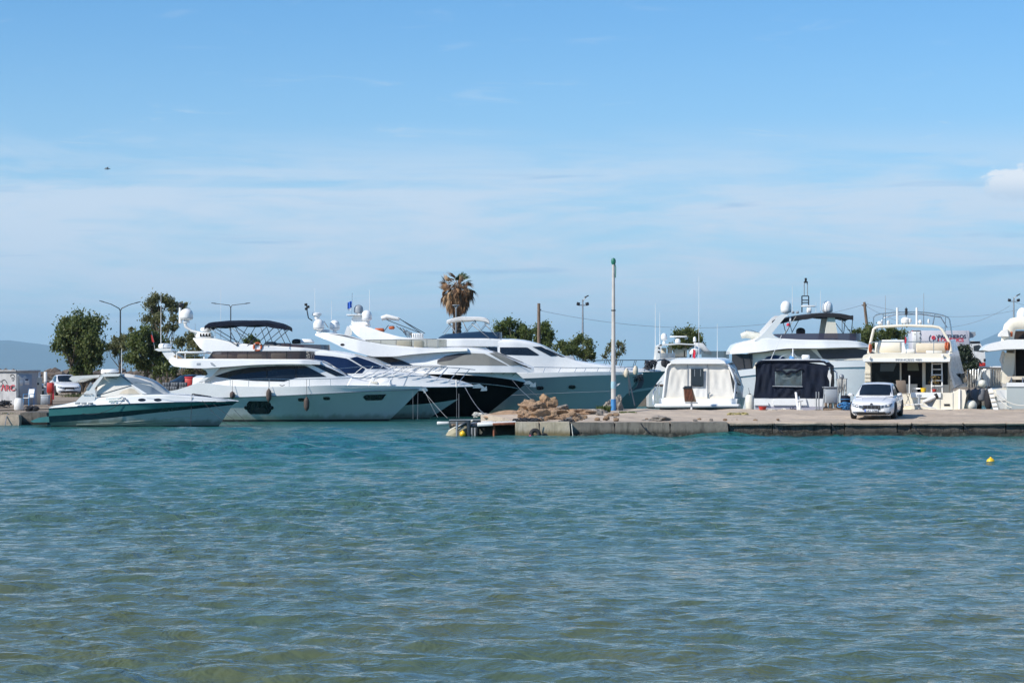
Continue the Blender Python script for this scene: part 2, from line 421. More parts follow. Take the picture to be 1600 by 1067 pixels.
# ------------------------------------------------------------------ water
def water_material():
    m = bpy.data.materials.new('harbour water'); m.use_nodes = True
    q = G(m.node_tree); bs = m.node_tree.nodes['Principled BSDF']
    tcn = q.node('ShaderNodeTexCoord'); P = tcn.outputs['Object']
    murk = q.noise(q.mapping(P, (0.06, 0.035, 1)), 1.0, 3, 0.55, 0.6)
    sed = q.noise(q.mapping(P, (0.55, 0.30, 1)), 1.0, 3, 0.6, 0.4)
    sp = q.node('ShaderNodeSeparateXYZ'); q.l.new(P, sp.inputs[0])
    far_mix = q.ss(q.math('ADD', sp.outputs[1], q.math('MULTIPLY', q.math('SUBTRACT', murk, 0.5), 60.0)), 16, 74)   # base colour shifts from olive near the camera to teal by the pier
    near = q.mix(q.ss(sed, 0.36, 0.66), (0.070, 0.103, 0.066, 1), (0.088, 0.106, 0.054, 1))
    far = q.mix(q.ss(murk, 0.35, 0.65), (0.009, 0.112, 0.120, 1), (0.032, 0.120, 0.098, 1))
    q.put(bs.inputs['Base Color'], q.mix(far_mix, near, far))
    q.put(bs.inputs['Roughness'], q.ss(sp.outputs[1], 25, 100, 0.07, 0.17))    # ripples too small to build, denser out in the wind
    bs.inputs['IOR'].default_value = 1.333; bs.inputs['Specular IOR Level'].default_value = 0.38; bs.inputs['Specular Tint'].default_value = (0.52, 0.78, 1.0, 1)
    w1 = q.noise(q.mapping(P, (2.6, 3.4, 1), (0, 0, 0), (0, 0, 0.25)), 1.0, 3, 0.6, 0.5)
    w2 = q.noise(q.mapping(P, (8.5, 12.0, 1), (5, 3, 1), (0, 0, -0.2)), 1.0, 3, 0.6, 0.3)
    patch = q.ss(q.noise(q.mapping(P, (0.07, 0.035, 1), (3, 8, 1)), 1.0, 2, 0.5), 0.35, 0.65, 0.7, 1.3)
    h = q.math('ADD', q.math('MULTIPLY', w1, 0.10), q.math('MULTIPLY', w2, 0.013))
    b = q.node('ShaderNodeBump'); b.inputs['Distance'].default_value = 1.0
    q.put(b.inputs['Strength'], q.math('MULTIPLY', patch, q.ss(sp.outputs[1], 35, 95, 1.0, 3.4)))
    q.put(b.inputs['Height'], h); q.put(bs.inputs['Normal'], b.outputs[0])
    return m

def build_water():
    H = FOC * 0.64 * EYE
    rows = [9.0]
    while rows[-1] < 114:
        y = rows[-1]; rows.append(y + max(0.030, y * y / H * (0.62 if y < 34 else 0.36)))
    rows = np.array(rows); nc = 760
    half = rows * 0.255 + 2.5
    U = np.linspace(-1, 1, nc)
    X = half[:, None] * U[None, :]; Y = np.repeat(rows[:, None], nc, 1)
    step = np.gradient(rows)[:, None]
    Z = np.zeros_like(X)
    rg = np.random.default_rng(5)
    for i in range(72):
        lam = 0.26 * (1.7 / 0.26) ** rg.random()
        th = math.pi / 2 + rg.normal(0, 0.42) + 0.12
        k = 2 * math.pi / lam; kx, ky = k * math.cos(th), k * math.sin(th)
        amp = 0.0050 * lam ** 1.0 * (0.6 + 0.8 * rg.random())
        fade = np.clip((lam / np.maximum(step, 1e-4) - 1.4) / 1.6, 0, 1)
        ph = kx * X + ky * Y + rg.random() * 6.28 + 0.9 * np.sin(1.3 * X * math.sin(th) + 0.5 * Y + i) + 0.6 * np.sin(2.9 * X + 0.8 * Y + 2.3 * i)
        Z += amp * fade * (np.sin(ph) + 0.12 * np.sin(2 * ph + 1.2))
    for i in range(22):
        lam = 1.2 * (4.2 / 1.2) ** rg.random(); th = math.pi / 2 + rg.normal(0, 0.5) + 0.12
        k = 2 * math.pi / lam; ph = k * (math.cos(th) * X + math.sin(th) * Y) + rg.random() * 6.28 + 0.9 * np.sin(1.1 * X + 0.4 * Y + i) + 0.7 * np.sin(2.3 * X - 0.3 * Y + 2 * i)
        Z += 0.0085 * lam ** 0.85 * np.clip((Y - 42) / 35, 0, 1) * np.clip((lam / step - 1.4) / 1.6, 0, 1) * np.sin(ph)
    Z *= np.clip((107 - Y) / 9, 0, 1) * (0.75 + 0.35 * np.sin(0.21 * X + 0.13 * Y) * np.sin(0.09 * Y - 0.15 * X))
    nr = len(rows)
    co = np.stack([X, Y, Z], -1).reshape(-1, 3)
    idx = np.arange(nr * nc).reshape(nr, nc)
    quads = np.stack([idx[:-1, :-1], idx[:-1, 1:], idx[1:, 1:], idx[1:, :-1]], -1).reshape(-1, 4)
    # the open sea round it, in coarse sheets that butt against the rippled part
    n0 = len(co); yA, yB = rows[0], rows[-1]; hA, hB = half[0], half[-1]
    big = 45000.0
    extra = np.array([(-hA, yA, 0), (hA, yA, 0), (hB, yB, 0), (-hB, yB, 0),
                      (-big, -200, 0), (big, -200, 0), (big, big, 0), (-big, big, 0), (-big, yA, 0), (big, yA, 0), (big, yB, 0), (-big, yB, 0)], float)
    co = np.concatenate([co, extra]); e = n0
    xq = np.array([(e + 4, e + 5, e + 9, e + 8), (e + 8, e + 0, e + 3, e + 11), (e + 1, e + 9, e + 10, e + 2), (e + 11, e + 10, e + 6, e + 7)])
    quads = np.concatenate([quads, xq])
    me = bpy.data.meshes.new('water')
    me.vertices.add(len(co)); me.vertices.foreach_set('co', co.astype(np.float32).ravel())
    me.loops.add(quads.size); me.loops.foreach_set('vertex_index', quads.astype(np.int32).ravel())
    me.polygons.add(len(quads)); me.polygons.foreach_set('loop_start', np.arange(0, quads.size, 4, dtype=np.int32))
    me.polygons.foreach_set('use_smooth', np.ones(len(quads), bool))
    me.update(calc_edges=True); me.validate()
    me.materials.append(water_material())
    o = bpy.data.objects.new('water', me); COL.objects.link(o)
    return struct(o)
build_water()

# ------------------------------------------------------------------ ground materials
def concrete(name, c1, c2, stain, rough=0.9, wl=None, bump=0.02):
    m = bpy.data.materials.new(name); m.use_nodes = True
    q = G(m.node_tree); bs = m.node_tree.nodes['Principled BSDF']
    P = q.node('ShaderNodeTexCoord').outputs['Object']
    a = q.noise(P, 0.5, 8, 0.65, 0.4); b = q.noise(P, 5.0, 6, 0.7); c = q.noise(q.mapping(P, (1, 1, 0.3)), 1.3, 7, 0.7, 0.8)
    col = q.mix(q.ss(a, 0.36, 0.64), (*c1, 1), (*c2, 1))
    col = q.mix(q.math('MULTIPLY', q.ss(b, 0.42, 0.75), 0.55), col, (*[k * 0.6 for k in c1], 1))
    col = q.mix(q.math('MULTIPLY', q.ss(c, 0.52, 0.72), 0.75), col, (*stain, 1))
    if wl is not None:       # damp tide band and runs of rust and dirt
        sz = q.node('ShaderNodeSeparateXYZ'); q.l.new(P, sz.inputs[0])
        run = q.noise(q.mapping(P, (3.2, 3.2, 0.22)), 1.0, 5, 0.7)
        col = q.mix(q.math('MULTIPLY', q.ss(run, 0.50, 0.66), 0.7), col, (*[k * 0.42 for k in c2], 1))
        col = q.mix(q.ss(q.math('ADD', sz.outputs[2], q.math('MULTIPLY', run, -0.35)), -0.10, 0.14, 0.92, 0.0), col, (*wl, 1))
    q.put(bs.inputs['Base Color'], col); bs.inputs['Roughness'].default_value = rough
    bp = q.node('ShaderNodeBump'); bp.inputs['Distance'].default_value = bump
    q.put(bp.inputs['Height'], q.math('ADD', b, q.noise(P, 22, 4, 0.6))); q.put(bs.inputs['Normal'], bp.outputs[0])
    MATS[name] = m
    return m
M_PIER = concrete('worn pier concrete', (0.53, 0.43, 0.33), (0.42, 0.34, 0.265), (0.20, 0.155, 0.12))
M_BLOCK = concrete('pale quay block', (0.54, 0.48, 0.38), (0.44, 0.38, 0.27), (0.17, 0.145, 0.10), wl=(0.16, 0.125, 0.055))
M_BLOCKG = concrete('grey quay block', (0.23, 0.21, 0.175), (0.16, 0.15, 0.13), (0.07, 0.065, 0.055), wl=(0.03, 0.03, 0.022))
M_BLOCKD = concrete('dark wet quay stone', (0.15, 0.135, 0.115), (0.095, 0.088, 0.078), (0.03, 0.03, 0.03), wl=(0.02, 0.021, 0.017), bump=0.07)
M_WEEDFILL = mat('dark weed and jetty fill', (0.022, 0.026, 0.018), 0.6, vary=0.5, vscale=4, bump=0.03, bscale=9)  # waterline weed, and the dark fill standing in for shade under the jetty
M_LAND = concrete('dusty ground', (0.33, 0.26, 0.19), (0.26, 0.21, 0.16), (0.17, 0.15, 0.10), bump=0.03)
M_TERR = concrete('pale terrace concrete', (0.42, 0.38, 0.32), (0.34, 0.31, 0.26), (0.22, 0.2, 0.17))
M_BRK = concrete('breakwater stone', (0.16, 0.125, 0.10), (0.11, 0.09, 0.075), (0.05, 0.045, 0.04), bump=0.06)
M_ROCKO = concrete('ochre rock', (0.55, 0.37, 0.22), (0.44, 0.27, 0.16), (0.17, 0.10, 0.07), bump=0.12)
M_ROCKP = concrete('pinkish rock', (0.51, 0.345, 0.215), (0.41, 0.26, 0.16), (0.13, 0.09, 0.07), bump=0.12)
M_ROCKG = concrete('grey rock', (0.36, 0.32, 0.28), (0.27, 0.24, 0.21), (0.11, 0.10, 0.09), bump=0.09)

# ------------------------------------------------------------------ pier on the right
PF, PB = 90.0, 103.0                      # front and back edge
def pier_z(y): return 0.53 + (y - PF) * 0.0235
PXL, PXR = 0.15, 34.0
def pier_front(x): return PF + 0.10 * math.sin(x * 0.8) * 0.3
pm = MB()
nx, ny = 120, 26
top = []
def pier_left(y):     # ragged left tip: the back part runs further left than the front block
    return np.interp(y, [90, 94, 97, 99.5, 101, 103], [PXL, PXL - 0.2, -0.4, -1.35, -0.9, 0.6])
for j in range(ny + 1):
    y = PF + 0.02 + (PB - PF - 0.02) * j / ny
    row = []
    for i in range(nx + 1):
        u = i / nx; xl = float(pier_left(y)); x = xl + (PXR - xl) * u ** 1.25
        d = 0.035 * math.sin(x * 2.1 + y * 1.7) * math.sin(x * 0.9 - y * 0.8) + rnd.uniform(-0.012, 0.012)
        low = -0.10 * max(0, 1 - (x - xl) / 1.2)
        row.append((x, y, pier_z(y) + d + low))
    top.append(row)
pm.grid(top)
def skirt(edge, zb=-1.5):
    pm.grid([[(p[0], p[1], zb) for p in edge], edge])
skirt(top[0]); skirt(top[-1]); skirt([r[0] for r in top]); skirt([r[-1] for r in top])
pier = struct(pm.build('pier', M_PIER, smooth=50))
def rough_block(name, x0, x1, y0, y1, z0, z1, m, parent, jit=0.02, nx=None, nz=5):
    """a quay block whose visible faces are uneven"""
    b = MB(); nx = nx or max(3, int((x1 - x0) / 0.35)); P = []
    ring = []
    def jt(): return rnd.uniform(-jit, jit)
    rows = []
    for k in range(nz + 1):
        z = z0 + (z1 - z0) * k / nz
        ch = 0.03 if k in (0, nz) else 0
        rows.append([(x0 + ch + (x1 - x0 - 2 * ch) * i / nx, y0 + ch + jt(), z + (jt() if 0 < k < nz else jt() * .6)) for i in range(nx + 1)])
    rows.append([(x0 + (x1 - x0) * i / nx, y0 + (y1 - y0) * 0.5, z1 + jt() * .5) for i in range(nx + 1)])
    rows.append([(x0 + (x1 - x0) * i / nx, y1, z1 + jt() * .5) for i in range(nx + 1)])
    rows.append([(x0 + (x1 - x0) * i / nx, y1, z0) for i in range(nx + 1)])
    b.grid(rows)
    for i in (0, nx):
        b.add([r[i] for r in rows], [tuple(range(len(rows)))])
    return b.build(name, m, parent, smooth=30)
# front facing blocks, the pale pair at the tip proud of the rest
def fx(px): return ax(px, 89.8)
b1 = rough_block('concrete_block', fx(805), fx(842), 89.45, 90.9, -0.9, 0.545, M_BLOCK, pier, 0.012)
b1['label'] = 'pale sunlit quay block at the pier tip'
b2 = rough_block('concrete_block', fx(843), fx(890), 89.45, 90.9, -0.9, 0.55, M_BLOCK, pier, 0.012)
b3 = rough_block('concrete_block', fx(891), fx(960), 89.72, 90.9, -0.9, 0.53, M_BLOCKG, pier, 0.03)
b4 = rough_block('concrete_block', fx(961), fx(1046), 89.62, 90.9, -0.9, 0.54, M_BLOCKG, pier, 0.018)
b5 = rough_block('concrete_block', fx(1047), fx(1137), 89.62, 90.9, -0.9, 0.545, M_BLOCKG, pier, 0.018)
xs = [1138, 1206, 1298, 1319, 1401, 1423, 1505, 1571, 1640, 1720, 1810, 1900, 2000, 2100]
for a, b in zip(xs[:-1], xs[1:]):
    rough_block('concrete_block', fx(a) + 0.02, fx(b), 89.78 + rnd.uniform(-.03, .05), 90.9, -0.9, 0.40 + rnd.uniform(-.02, .02), M_BLOCKD, pier, 0.045)
    rough_block('coping_slab', fx(a) + 0.015, fx(b), 89.68 + rnd.uniform(-.02, .02), 91.0, 0.425, 0.545, M_PIER, pier, 0.012, nz=2)
wd = MB(); P_ = []
for x in np.arange(fx(892), 33, 0.07):
    h = 0.09 + 0.06 * math.sin(x * 2.1) * math.sin(x * 0.9) + 0.03 * math.sin(x * 7.3) + rnd.uniform(-.03, .04)
    yo = 89.60 + 0.04 * math.sin(x * 1.7) + rnd.uniform(-.02, .02)
    P_.append([(x, yo - 0.05, -0.4), (x, yo - 0.04, h * .4), (x, yo, h), (x, yo + .25, h + .02)])
wd.grid(P_)
stuff(wd.build('waterline_weed', M_WEEDFILL, pier, smooth=60))

# ------------------------------------------------------------------ land on the left and behind
LQ = [(-60, 108.8), (-30, 108.8), (-23.6, 108.9), (-22.7, 109.6), (-22.3, 112), (-21.6, 118), (-20.6, 128), (-19.5, 140), (-18, 150), (-14, 168), (40, 176), (90, 178), (90, 231), (-120, 231), (-120, 108.8)]
def land_z(x, y): return float(np.interp(y, [108, 116, 130, 163, 231], [0.50, 0.56, 0.62, 0.88, 0.95]))
bm = bmesh.new()
vs = [bm.verts.new((x, y, land_z(x, y))) for x, y in LQ]
f = bm.faces.new(vs)
res = bmesh.ops.triangulate(bm, faces=[f])
for _ in range(5):
    long_e = [e for e in bm.edges if e.calc_length() > 3.0]
    if not long_e: break
    bmesh.ops.subdivide_edges(bm, edges=long_e, cuts=1)
for v in bm.verts:
    v.co.z = land_z(v.co.x, v.co.y) + 0.05 * math.sin(v.co.x * 1.3) * math.sin(v.co.y * 0.9)
bd = [e for e in bm.edges if e.is_boundary]
ex = bmesh.ops.extrude_edge_only(bm, edges=bd)
for v in ex['geom']:
    if isinstance(v, bmesh.types.BMVert): v.co.z = -1.5
bmesh.ops.recalc_face_normals(bm, faces=bm.faces[:])
me = bpy.data.meshes.new('ground'); bm.to_mesh(me); bm.free(); me.materials.append(M_LAND)
ground = struct(link('ground', me))
# quay edge stones along the left shore
qx = [-31.5, -29.6, -28.3, -27.0, -25.6, -24.4, -23.2]
for a, b in zip(qx[:-1], qx[1:]):
    rough_block('quay_stone', a + 0.02, b, 108.35 + rnd.uniform(-.1, .15), 110.2 + rnd.uniform(0, .4), -0.8, 0.50 + rnd.uniform(-.06, .08), M_PIER if rnd.random() < .6 else M_BLOCKG, ground, 0.05)
rough_block('quay_stone', -23.3, -22.0, 109.0, 113.5, -0.8, 0.60, M_BLOCKD, ground, 0.05)
rough_block('quay_stone', -22.5, -21.3, 113.6, 119, -0.8, 0.62, M_BLOCKD, ground, 0.05)
rough_block('quay_stone', -21.9, -20.3, 119.1, 128, -0.8, 0.64, M_BLOCKD, ground, 0.05)

# terrace behind the harbour with its retaining wall
tb = MB()
tb.box((91, 248, 0.5), (146, 34, 5.0 - 0.02))
terr = struct(tb.build('terrace', M_TERR, smooth=0))
terr.location.z = 0.0
capm = MB(); capm.box((91, 231.2, 3.06), (146, 0.7, 0.16), b=0.03)
capm.build('wall_coping', M_WPAINT, terr)
# stone breakwater in front of the terrace on the left
def rock_mesh(name, seed, m, sx=1.0, sy=1.0, sz=0.8, sub=2, rough=0.28, angular=0.5):
    rg = random.Random(seed)
    bm = bmesh.new(); bmesh.ops.create_icosphere(bm, subdivisions=sub, radius=0.5)
    planes = [(Vector((rg.gauss(0, 1), rg.gauss(0, 1), rg.gauss(0, 1))).normalized(), rg.uniform(0.26, 0.42)) for _ in range(9)]
    for v in bm.verts:
        p = v.co.copy()
        for nrm, d in planes:
            k = p.dot(nrm)
            if k > d: p -= nrm * (k - d) * (0.6 + 0.4 * angular)
        o_ = Vector((seed * 3.1, seed * 1.7, seed * 0.9))
        p *= 1 + rough * (0.75 * (mnoise.fractal(p * 3.2 + o_, 0.8, 2.1, 5)) - 0.55 * abs(mnoise.noise(p * 5.5 + o_)))
        v.co = Vector((p.x * sx, p.y * sy, p.z * sz)) * 1.3
    me = bpy.data.meshes.new(name); bm.to_mesh(me); bm.free(); me.materials.append(m)
    me.polygons.foreach_set('use_smooth', [True] * len(me.polygons)); me.set_sharp_from_angle(angle=R(28))
    return me
bk = MB()
bw = MB(); bw.box((-58, 242, 0.6), (151, 22, 4.0), b=.3)
brw = struct(bw.build('breakwater', M_BRK, smooth=0))
brocks = [rock_mesh('boulder', 40 + i, M_BRK, 1.2, 1.0, 0.85, 1) for i in range(5)]
for i in range(900):
    me = brocks[i % 5]; x = rnd.uniform(-75, 18); t = rnd.random() ** .8
    y = 231.2 - 4.0 * (1 - t); z = 0.7 + 1.85 * t + rnd.uniform(-.15, .15)
    s = rnd.uniform(0.5, 1.15); a = rnd.uniform(0, 6.28); ca, sa = math.cos(a), math.sin(a)
    bk.add([(x + s * (p.co.x * ca - p.co.y * sa), y + s * (p.co.x * sa + p.co.y * ca), z + s * p.co.z) for p in me.vertices],
           [tuple(q.vertices) for q in me.polygons])
stuff(bk.build('boulders', M_BRK, brw, smooth=30, fix=False))

# ------------------------------------------------------------------ far hills
M_HILL = mat('far hillside', (0.055, 0.075, 0.075), 0.95, vary=0.4, vscale=0.0005)
def hills(name, pts, Y, depth, seed):
    rg = np.random.default_rng(seed)
    keys = [(ax(p, Y), azz(q, Y)) for p, q in pts]
    X = np.linspace(keys[0][0], keys[-1][0], 260)
    ridge = np.interp(X, [k[0] for k in keys], [k[1] for k in keys])
    nz = np.zeros_like(X)
    for o in range(1, 7):
        nz += np.sin(X / (4900 / 2 ** o) + rg.random() * 6.28) * 58 / 1.75 ** o
    rowsP = []
    for j in range(15):
        t = j / 14; s = math.sin(math.pi * t) ** 0.8
        off = np.sin(X / 800 + j) * 230
        h = (ridge + nz * (1 if 4 < j < 10 else 0.7)) * s + np.sin(X / 580 + j * 2.2) * 17 * s
        rowsP.append([(float(a), float(Y - depth + 2 * depth * t + o * 0.5), float(max(-20, z))) for a, z, o in zip(X, h, off)])
    o = MB().grid(rowsP).build(name, M_HILL, smooth=60, fix=False)
    return struct(o)
hills('hills', [(-900, 560), (-400, 545), (-150, 535), (0, 529), (45, 533), (90, 537), (150, 540), (230, 545), (320, 551), (420, 560), (560, 572), (700, 585)], 26000, 2900, 3)
hills('hills', [(1330, 588), (1420, 574), (1490, 556), (1535, 540), (1565, 528), (1600, 524), (1680, 512), (1800, 520), (2000, 545), (2300, 578)], 30000, 3100, 9)
# ------------------------------------------------------------------ boat toolkit
class Boat:
    def __init__(s, name, label, px0, Yc, hb, cat='yacht', group=None, flip=False):
        s.Yc, s.hb = Yc, hb
        s.X0 = ax(px0, Yc)
        s.o = thing(name, label, cat, (s.X0, Yc, 0), 0, group)
    def L(s, px, py, y=None):
        y = -s.hb * 0.85 if y is None else y
        p = at(px, py, s.Yc + y)
        return Vector((p.x - s.X0, y, p.z))
    def X(s, px, y=None): return s.L(px, HZN, y).x
    def Z(s, py, y=None): return s.L(800, py, y).z
    def K(s, pts, y=None, curve=True):
        k = sorted((s.L(a, b, y).x, s.L(a, b, y).z) for a, b in pts)
        return smooth_keys(k) if curve else k
    def part(s, name, mb, m, parent=None, smooth=40): return mb.build(name, m, parent or s.o, smooth)

def plan(t, ent, p, stern=0.06):
    if t < ent: return 1 - stern * ((ent - t) / max(ent, 1e-6)) ** 2
    return max(0.0, 1 - ((t - ent) / (1 - ent)) ** p)
def level(x0, x1, hb, z, ent=0.42, p=2.0, n=34):
    """one waterline of a hull, from stern to stem"""
    out = []
    for i in range(n + 1):
        t = 1 - (1 - i / n) ** 1.35
        x = x0 + (x1 - x0) * t
        zz = z if isinstance(z, (int, float)) else interp(z, x)
        out.append(Vector((x, hb * plan(t, ent, p), zz)))
    return out
def hull(b, levels, bands, deck=None, parent=None):
    """bands: (name, material, number of levels joined) from the keel up"""
    i = 0; made = []
    for name, m, n in bands:
        mb = MB(); lv = levels[i:i + n + 1]
        for sgn in (-1, 1):
            mb.grid([[(p.x, sgn * p.y, p.z) for p in l] for l in lv])
        for a, c in zip(lv[:-1], lv[1:]):
            mb.add([(a[0].x, -a[0].y, a[0].z), (a[0].x, a[0].y, a[0].z), (c[0].x, c[0].y, c[0].z), (c[0].x, -c[0].y, c[0].z)], [(0, 1, 2, 3)])
        made.append(mb.build(name, m, parent or b.o, smooth=50)); i += n
    if deck:
        name, m, drop = deck; l = levels[-1]; mb = MB()
        mb.grid([[(p.x, p.y * u * 0.985, p.z - drop + 0.05 * (1 - u * u)) for p in l] for u in (-1, -0.5, 0, 0.5, 1)])
        made.append(mb.build(name, m, parent or b.o))
    return made

class Loft:
    """a rounded deckhouse or coaming: profile top and bottom edge, half widths along x"""
    def __init__(s, top, bot, w, taper=0.86, r=0.22, camber=0.05, n=46):
        s.top, s.bot, s.w, s.taper, s.r, s.camber = top, bot, w, taper, r, camber
        lo = max(top[0][0], bot[0][0]); hi = min(top[-1][0], bot[-1][0])
        s.xs = list(np.linspace(lo, hi, n))
    def dims(s, x):
        zt, zb = interp(s.top, x), interp(s.bot, x); zt = max(zt, zb + 0.01)
        w = max(interp(s.w, x), 0.01); wt = w * s.taper
        r = min(s.r, (zt - zb) * 0.48, wt * 0.7)
        return zt, zb, w, wt, r
    def section(s, x):
        zt, zb, w, wt, r = s.dims(x)
        pts = [(w, zb), (w + (wt - w) * 0.5, zb + (zt - r - zb) * 0.5), (wt, zt - r)]
        for a in (22, 45, 67, 90):
            pts.append((wt - r + r * math.cos(R(a)), zt - r + r * math.sin(R(a))))
        pts.append((0, zt + s.camber * min(1, wt)))
        return pts
    def hw(s, x, z):
        zt, zb, w, wt, r = s.dims(min(max(x, s.xs[0]), s.xs[-1]))
        if z <= zt - r: return w + (wt - w) * max(-0.3, (z - zb)) / max(zt - r - zb, 1e-3)
        k = min(1, (z - (zt - r)) / max(r, 1e-3))
        return wt - r + r * math.sqrt(max(0, 1 - k * k))
    def build(s, b, name, m, parent=None, smooth=42):
        rows = []
        for x in s.xs:
            h = s.section(x)
            rows.append([(x, -y, z) for y, z in h] + [(x, y, z) for y, z in reversed(h[:-1])])
        mb = MB().grid(rows)
        for row in (rows[0], rows[-1]): mb.add(row, [tuple(range(len(row)))])
        nb = len(rows[0])
        mb.grid([[r[0] for r in rows], [r[-1] for r in rows]])
        return mb.build(name, m, parent or b.o, smooth)
    def patch(s, b, name, m, poly, off=0.014, side=-1, parent=None, nx=22, nz=6):
        """a pane laid on the side of the house, outline given in x, z"""
        x0, x1 = min(p[0] for p in poly), max(p[0] for p in poly)
        rows = []
        for i in range(nx + 1):
            x = x0 + (x1 - x0) * (0.002 + 0.996 * i / nx); zz = []
            for (ax_, az_), (bx_, bz_) in zip(poly, poly[1:] + poly[:1]):
                if (ax_ - x) * (bx_ - x) <= 0 and abs(ax_ - bx_) > 1e-9:
                    zz.append(az_ + (bz_ - az_) * (x - ax_) / (bx_ - ax_))
            if len(zz) < 2: continue
            lo, hi = min(zz), max(zz)
            col = []
            for j in range(nz + 1):
                z = lo + (hi - lo) * j / nz
                col.append((x, side * (s.hw(x, z) + off), z))
            rows.append([(x, side * (s.hw(x, lo) - 0.02), lo)] + col + [(x, side * (s.hw(x, hi) - 0.02), hi)])
        mb = MB().grid(rows)
        for row in (rows[0], rows[-1]):
            mb.add(row + [(row[0][0], side * (abs(row[0][1]) - 0.01), (row[0][2] + row[-1][2]) / 2)], [tuple(range(len(row) + 1))])
        return mb.build(name, m, parent or b.o, smooth=50)
    def roof_pane(s, b, name, m, x0, x1, frac=0.8, off=0.015, parent=None, y0=None):
        rows = []
        for i in range(13):
            x = x0 + (x1 - x0) * i / 12; zt, zb, w, wt, r = s.dims(x); c = s.camber * min(1, wt)
            k = (wt - r) * frac
            rows.append([(x, k * u, zt + c * (1 - abs(u) * frac) + off) for u in (-1, -.5, 0, .5, 1)])
        return MB().grid(rows).build(name, m, parent or b.o, smooth=50)

def rail(b, pts, posts=(), r=0.018, m=None, name='guard_rail', mid=None, parent=None):
    """handrail through pts; posts = (foot, head) pairs, each a sub-part"""
    m = m or M_STEEL
    o = MB().tube(pts, r, 6).build(name, m, parent or b.o, smooth=60)
    for a, c in posts:
        MB().tube([a, c], r * 0.85, 5).build('stanchion', m, o if parent is None else parent, smooth=60)
    if mid: MB().tube(mid, r * 0.6, 5).build('lower_rail', m, o if parent is None else parent, smooth=60)
    return o
def dome_prof(r, h):
    pr = [(r * 0.62, 0), (r * 0.92, h * 0.06), (r, h * 0.16), (r * 1.0, h * 0.5)]
    for a in range(15, 91, 15):
        pr.append((r * math.cos(R(a)) + (1e-5 if a == 90 else 0), h * 0.5 + h * 0.5 * math.sin(R(a))))
    return pr
def sat_dome(b, px, ytop, ybot, rpx, y=0.0, foot=None, m=None):
    S = FOC / (b.Yc + y); p = b.L(px, ybot, y); h = (ybot - ytop) / S; r = rpx / S
    o = MB().lathe(dome_prof(r, h), p, 20).build('satellite_dome', m or M_GEL, b.o, smooth=50)
    MB().lathe([(r * 1.015, h * .17), (r * 1.015, h * .21)], p, 20).build('seam_band', M_GPAINT, o, smooth=50)
    if foot:
        hz_ = (foot - ybot) / S
        MB().lathe([(r * .55, -hz_), (r * .42, -hz_ * .6), (r * .42, 0.02)], p, 12).build('pedestal', M_GEL, o, smooth=50)
    return o
def radome(b, px, ytop, ybot, rpx, y=0.0, name='radar_dome'):
    S = FOC / (b.Yc + y); p = b.L(px, ybot, y); h = (ybot - ytop) / S; r = rpx / S
    return MB().lathe([(r * .5, -h * .25), (r * .55, 0), (r * .96, h * .1), (r, h * .35), (r, h * .6), (r * .9, h * .88), (r * .5, h), (1e-4, h * 1.02)], p, 18).build(name, M_GEL, b.o, smooth=35)
def antenna(b, px, ytop, ybot, y=0.0, r=0.016, m=None, lean=0):
    return MB().tube([b.L(px, ybot, y), b.L(px + lean, ytop, y)], [r * 1.5, r * 0.6], 5).build('antenna', m or M_GEL, b.o, smooth=60)
def canopy(b, top, w, droop, thick, m, name='bimini', y=0.0, valance=0.0, parent=None):
    """stretched cloth roof: top outline along x, half width w, edges lower by droop"""
    k = smooth_keys(sorted((b.L(p, q, y).x, b.L(p, q, y).z) for p, q in top), 26)
    us = [-1, -.93, -.75, -.45, 0, .45, .75, .93, 1]
    def row(x, z, dz):
        return [(x, w * u, z - droop * abs(u) ** 2.2 + 0.02 * math.sin(x * 3.1 + u * 4) * abs(u) - dz) for u in us]
    rows = [row(x, z, 0) for x, z in k]
    low = [row(x, z, thick * (0.8 + 0.35 * abs(math.sin(x * 2.3)))) for x, z in k]
    P = [a + list(reversed(c)) for a, c in zip(rows, low)]
    mb = MB().grid(P, closed=True); n = len(P[0])
    for r_ in (P[0], P[-1]): mb.add(r_, [tuple(range(n))])
    return mb.build(name, m, parent or b.o, smooth=55)
def bow_hoop(b, parent, base_px, base_py, top_px, top_py, w, r=0.02, m=None, y=0.0, name='canopy_frame'):
    a0, a1 = b.L(base_px, base_py, y), b.L(top_px, top_py, y)
    pts = [(a0.x, -w, a0.z), (a1.x, -w * .98, a1.z - 0.06), (a1.x, -w * .9, a1.z), (a1.x, w * .9, a1.z), (a1.x, w * .98, a1.z - 0.06), (a0.x, w, a0.z)]
    return MB().tube(pts, r, 6).build(name, m or M_DSTEEL, parent, smooth=60)
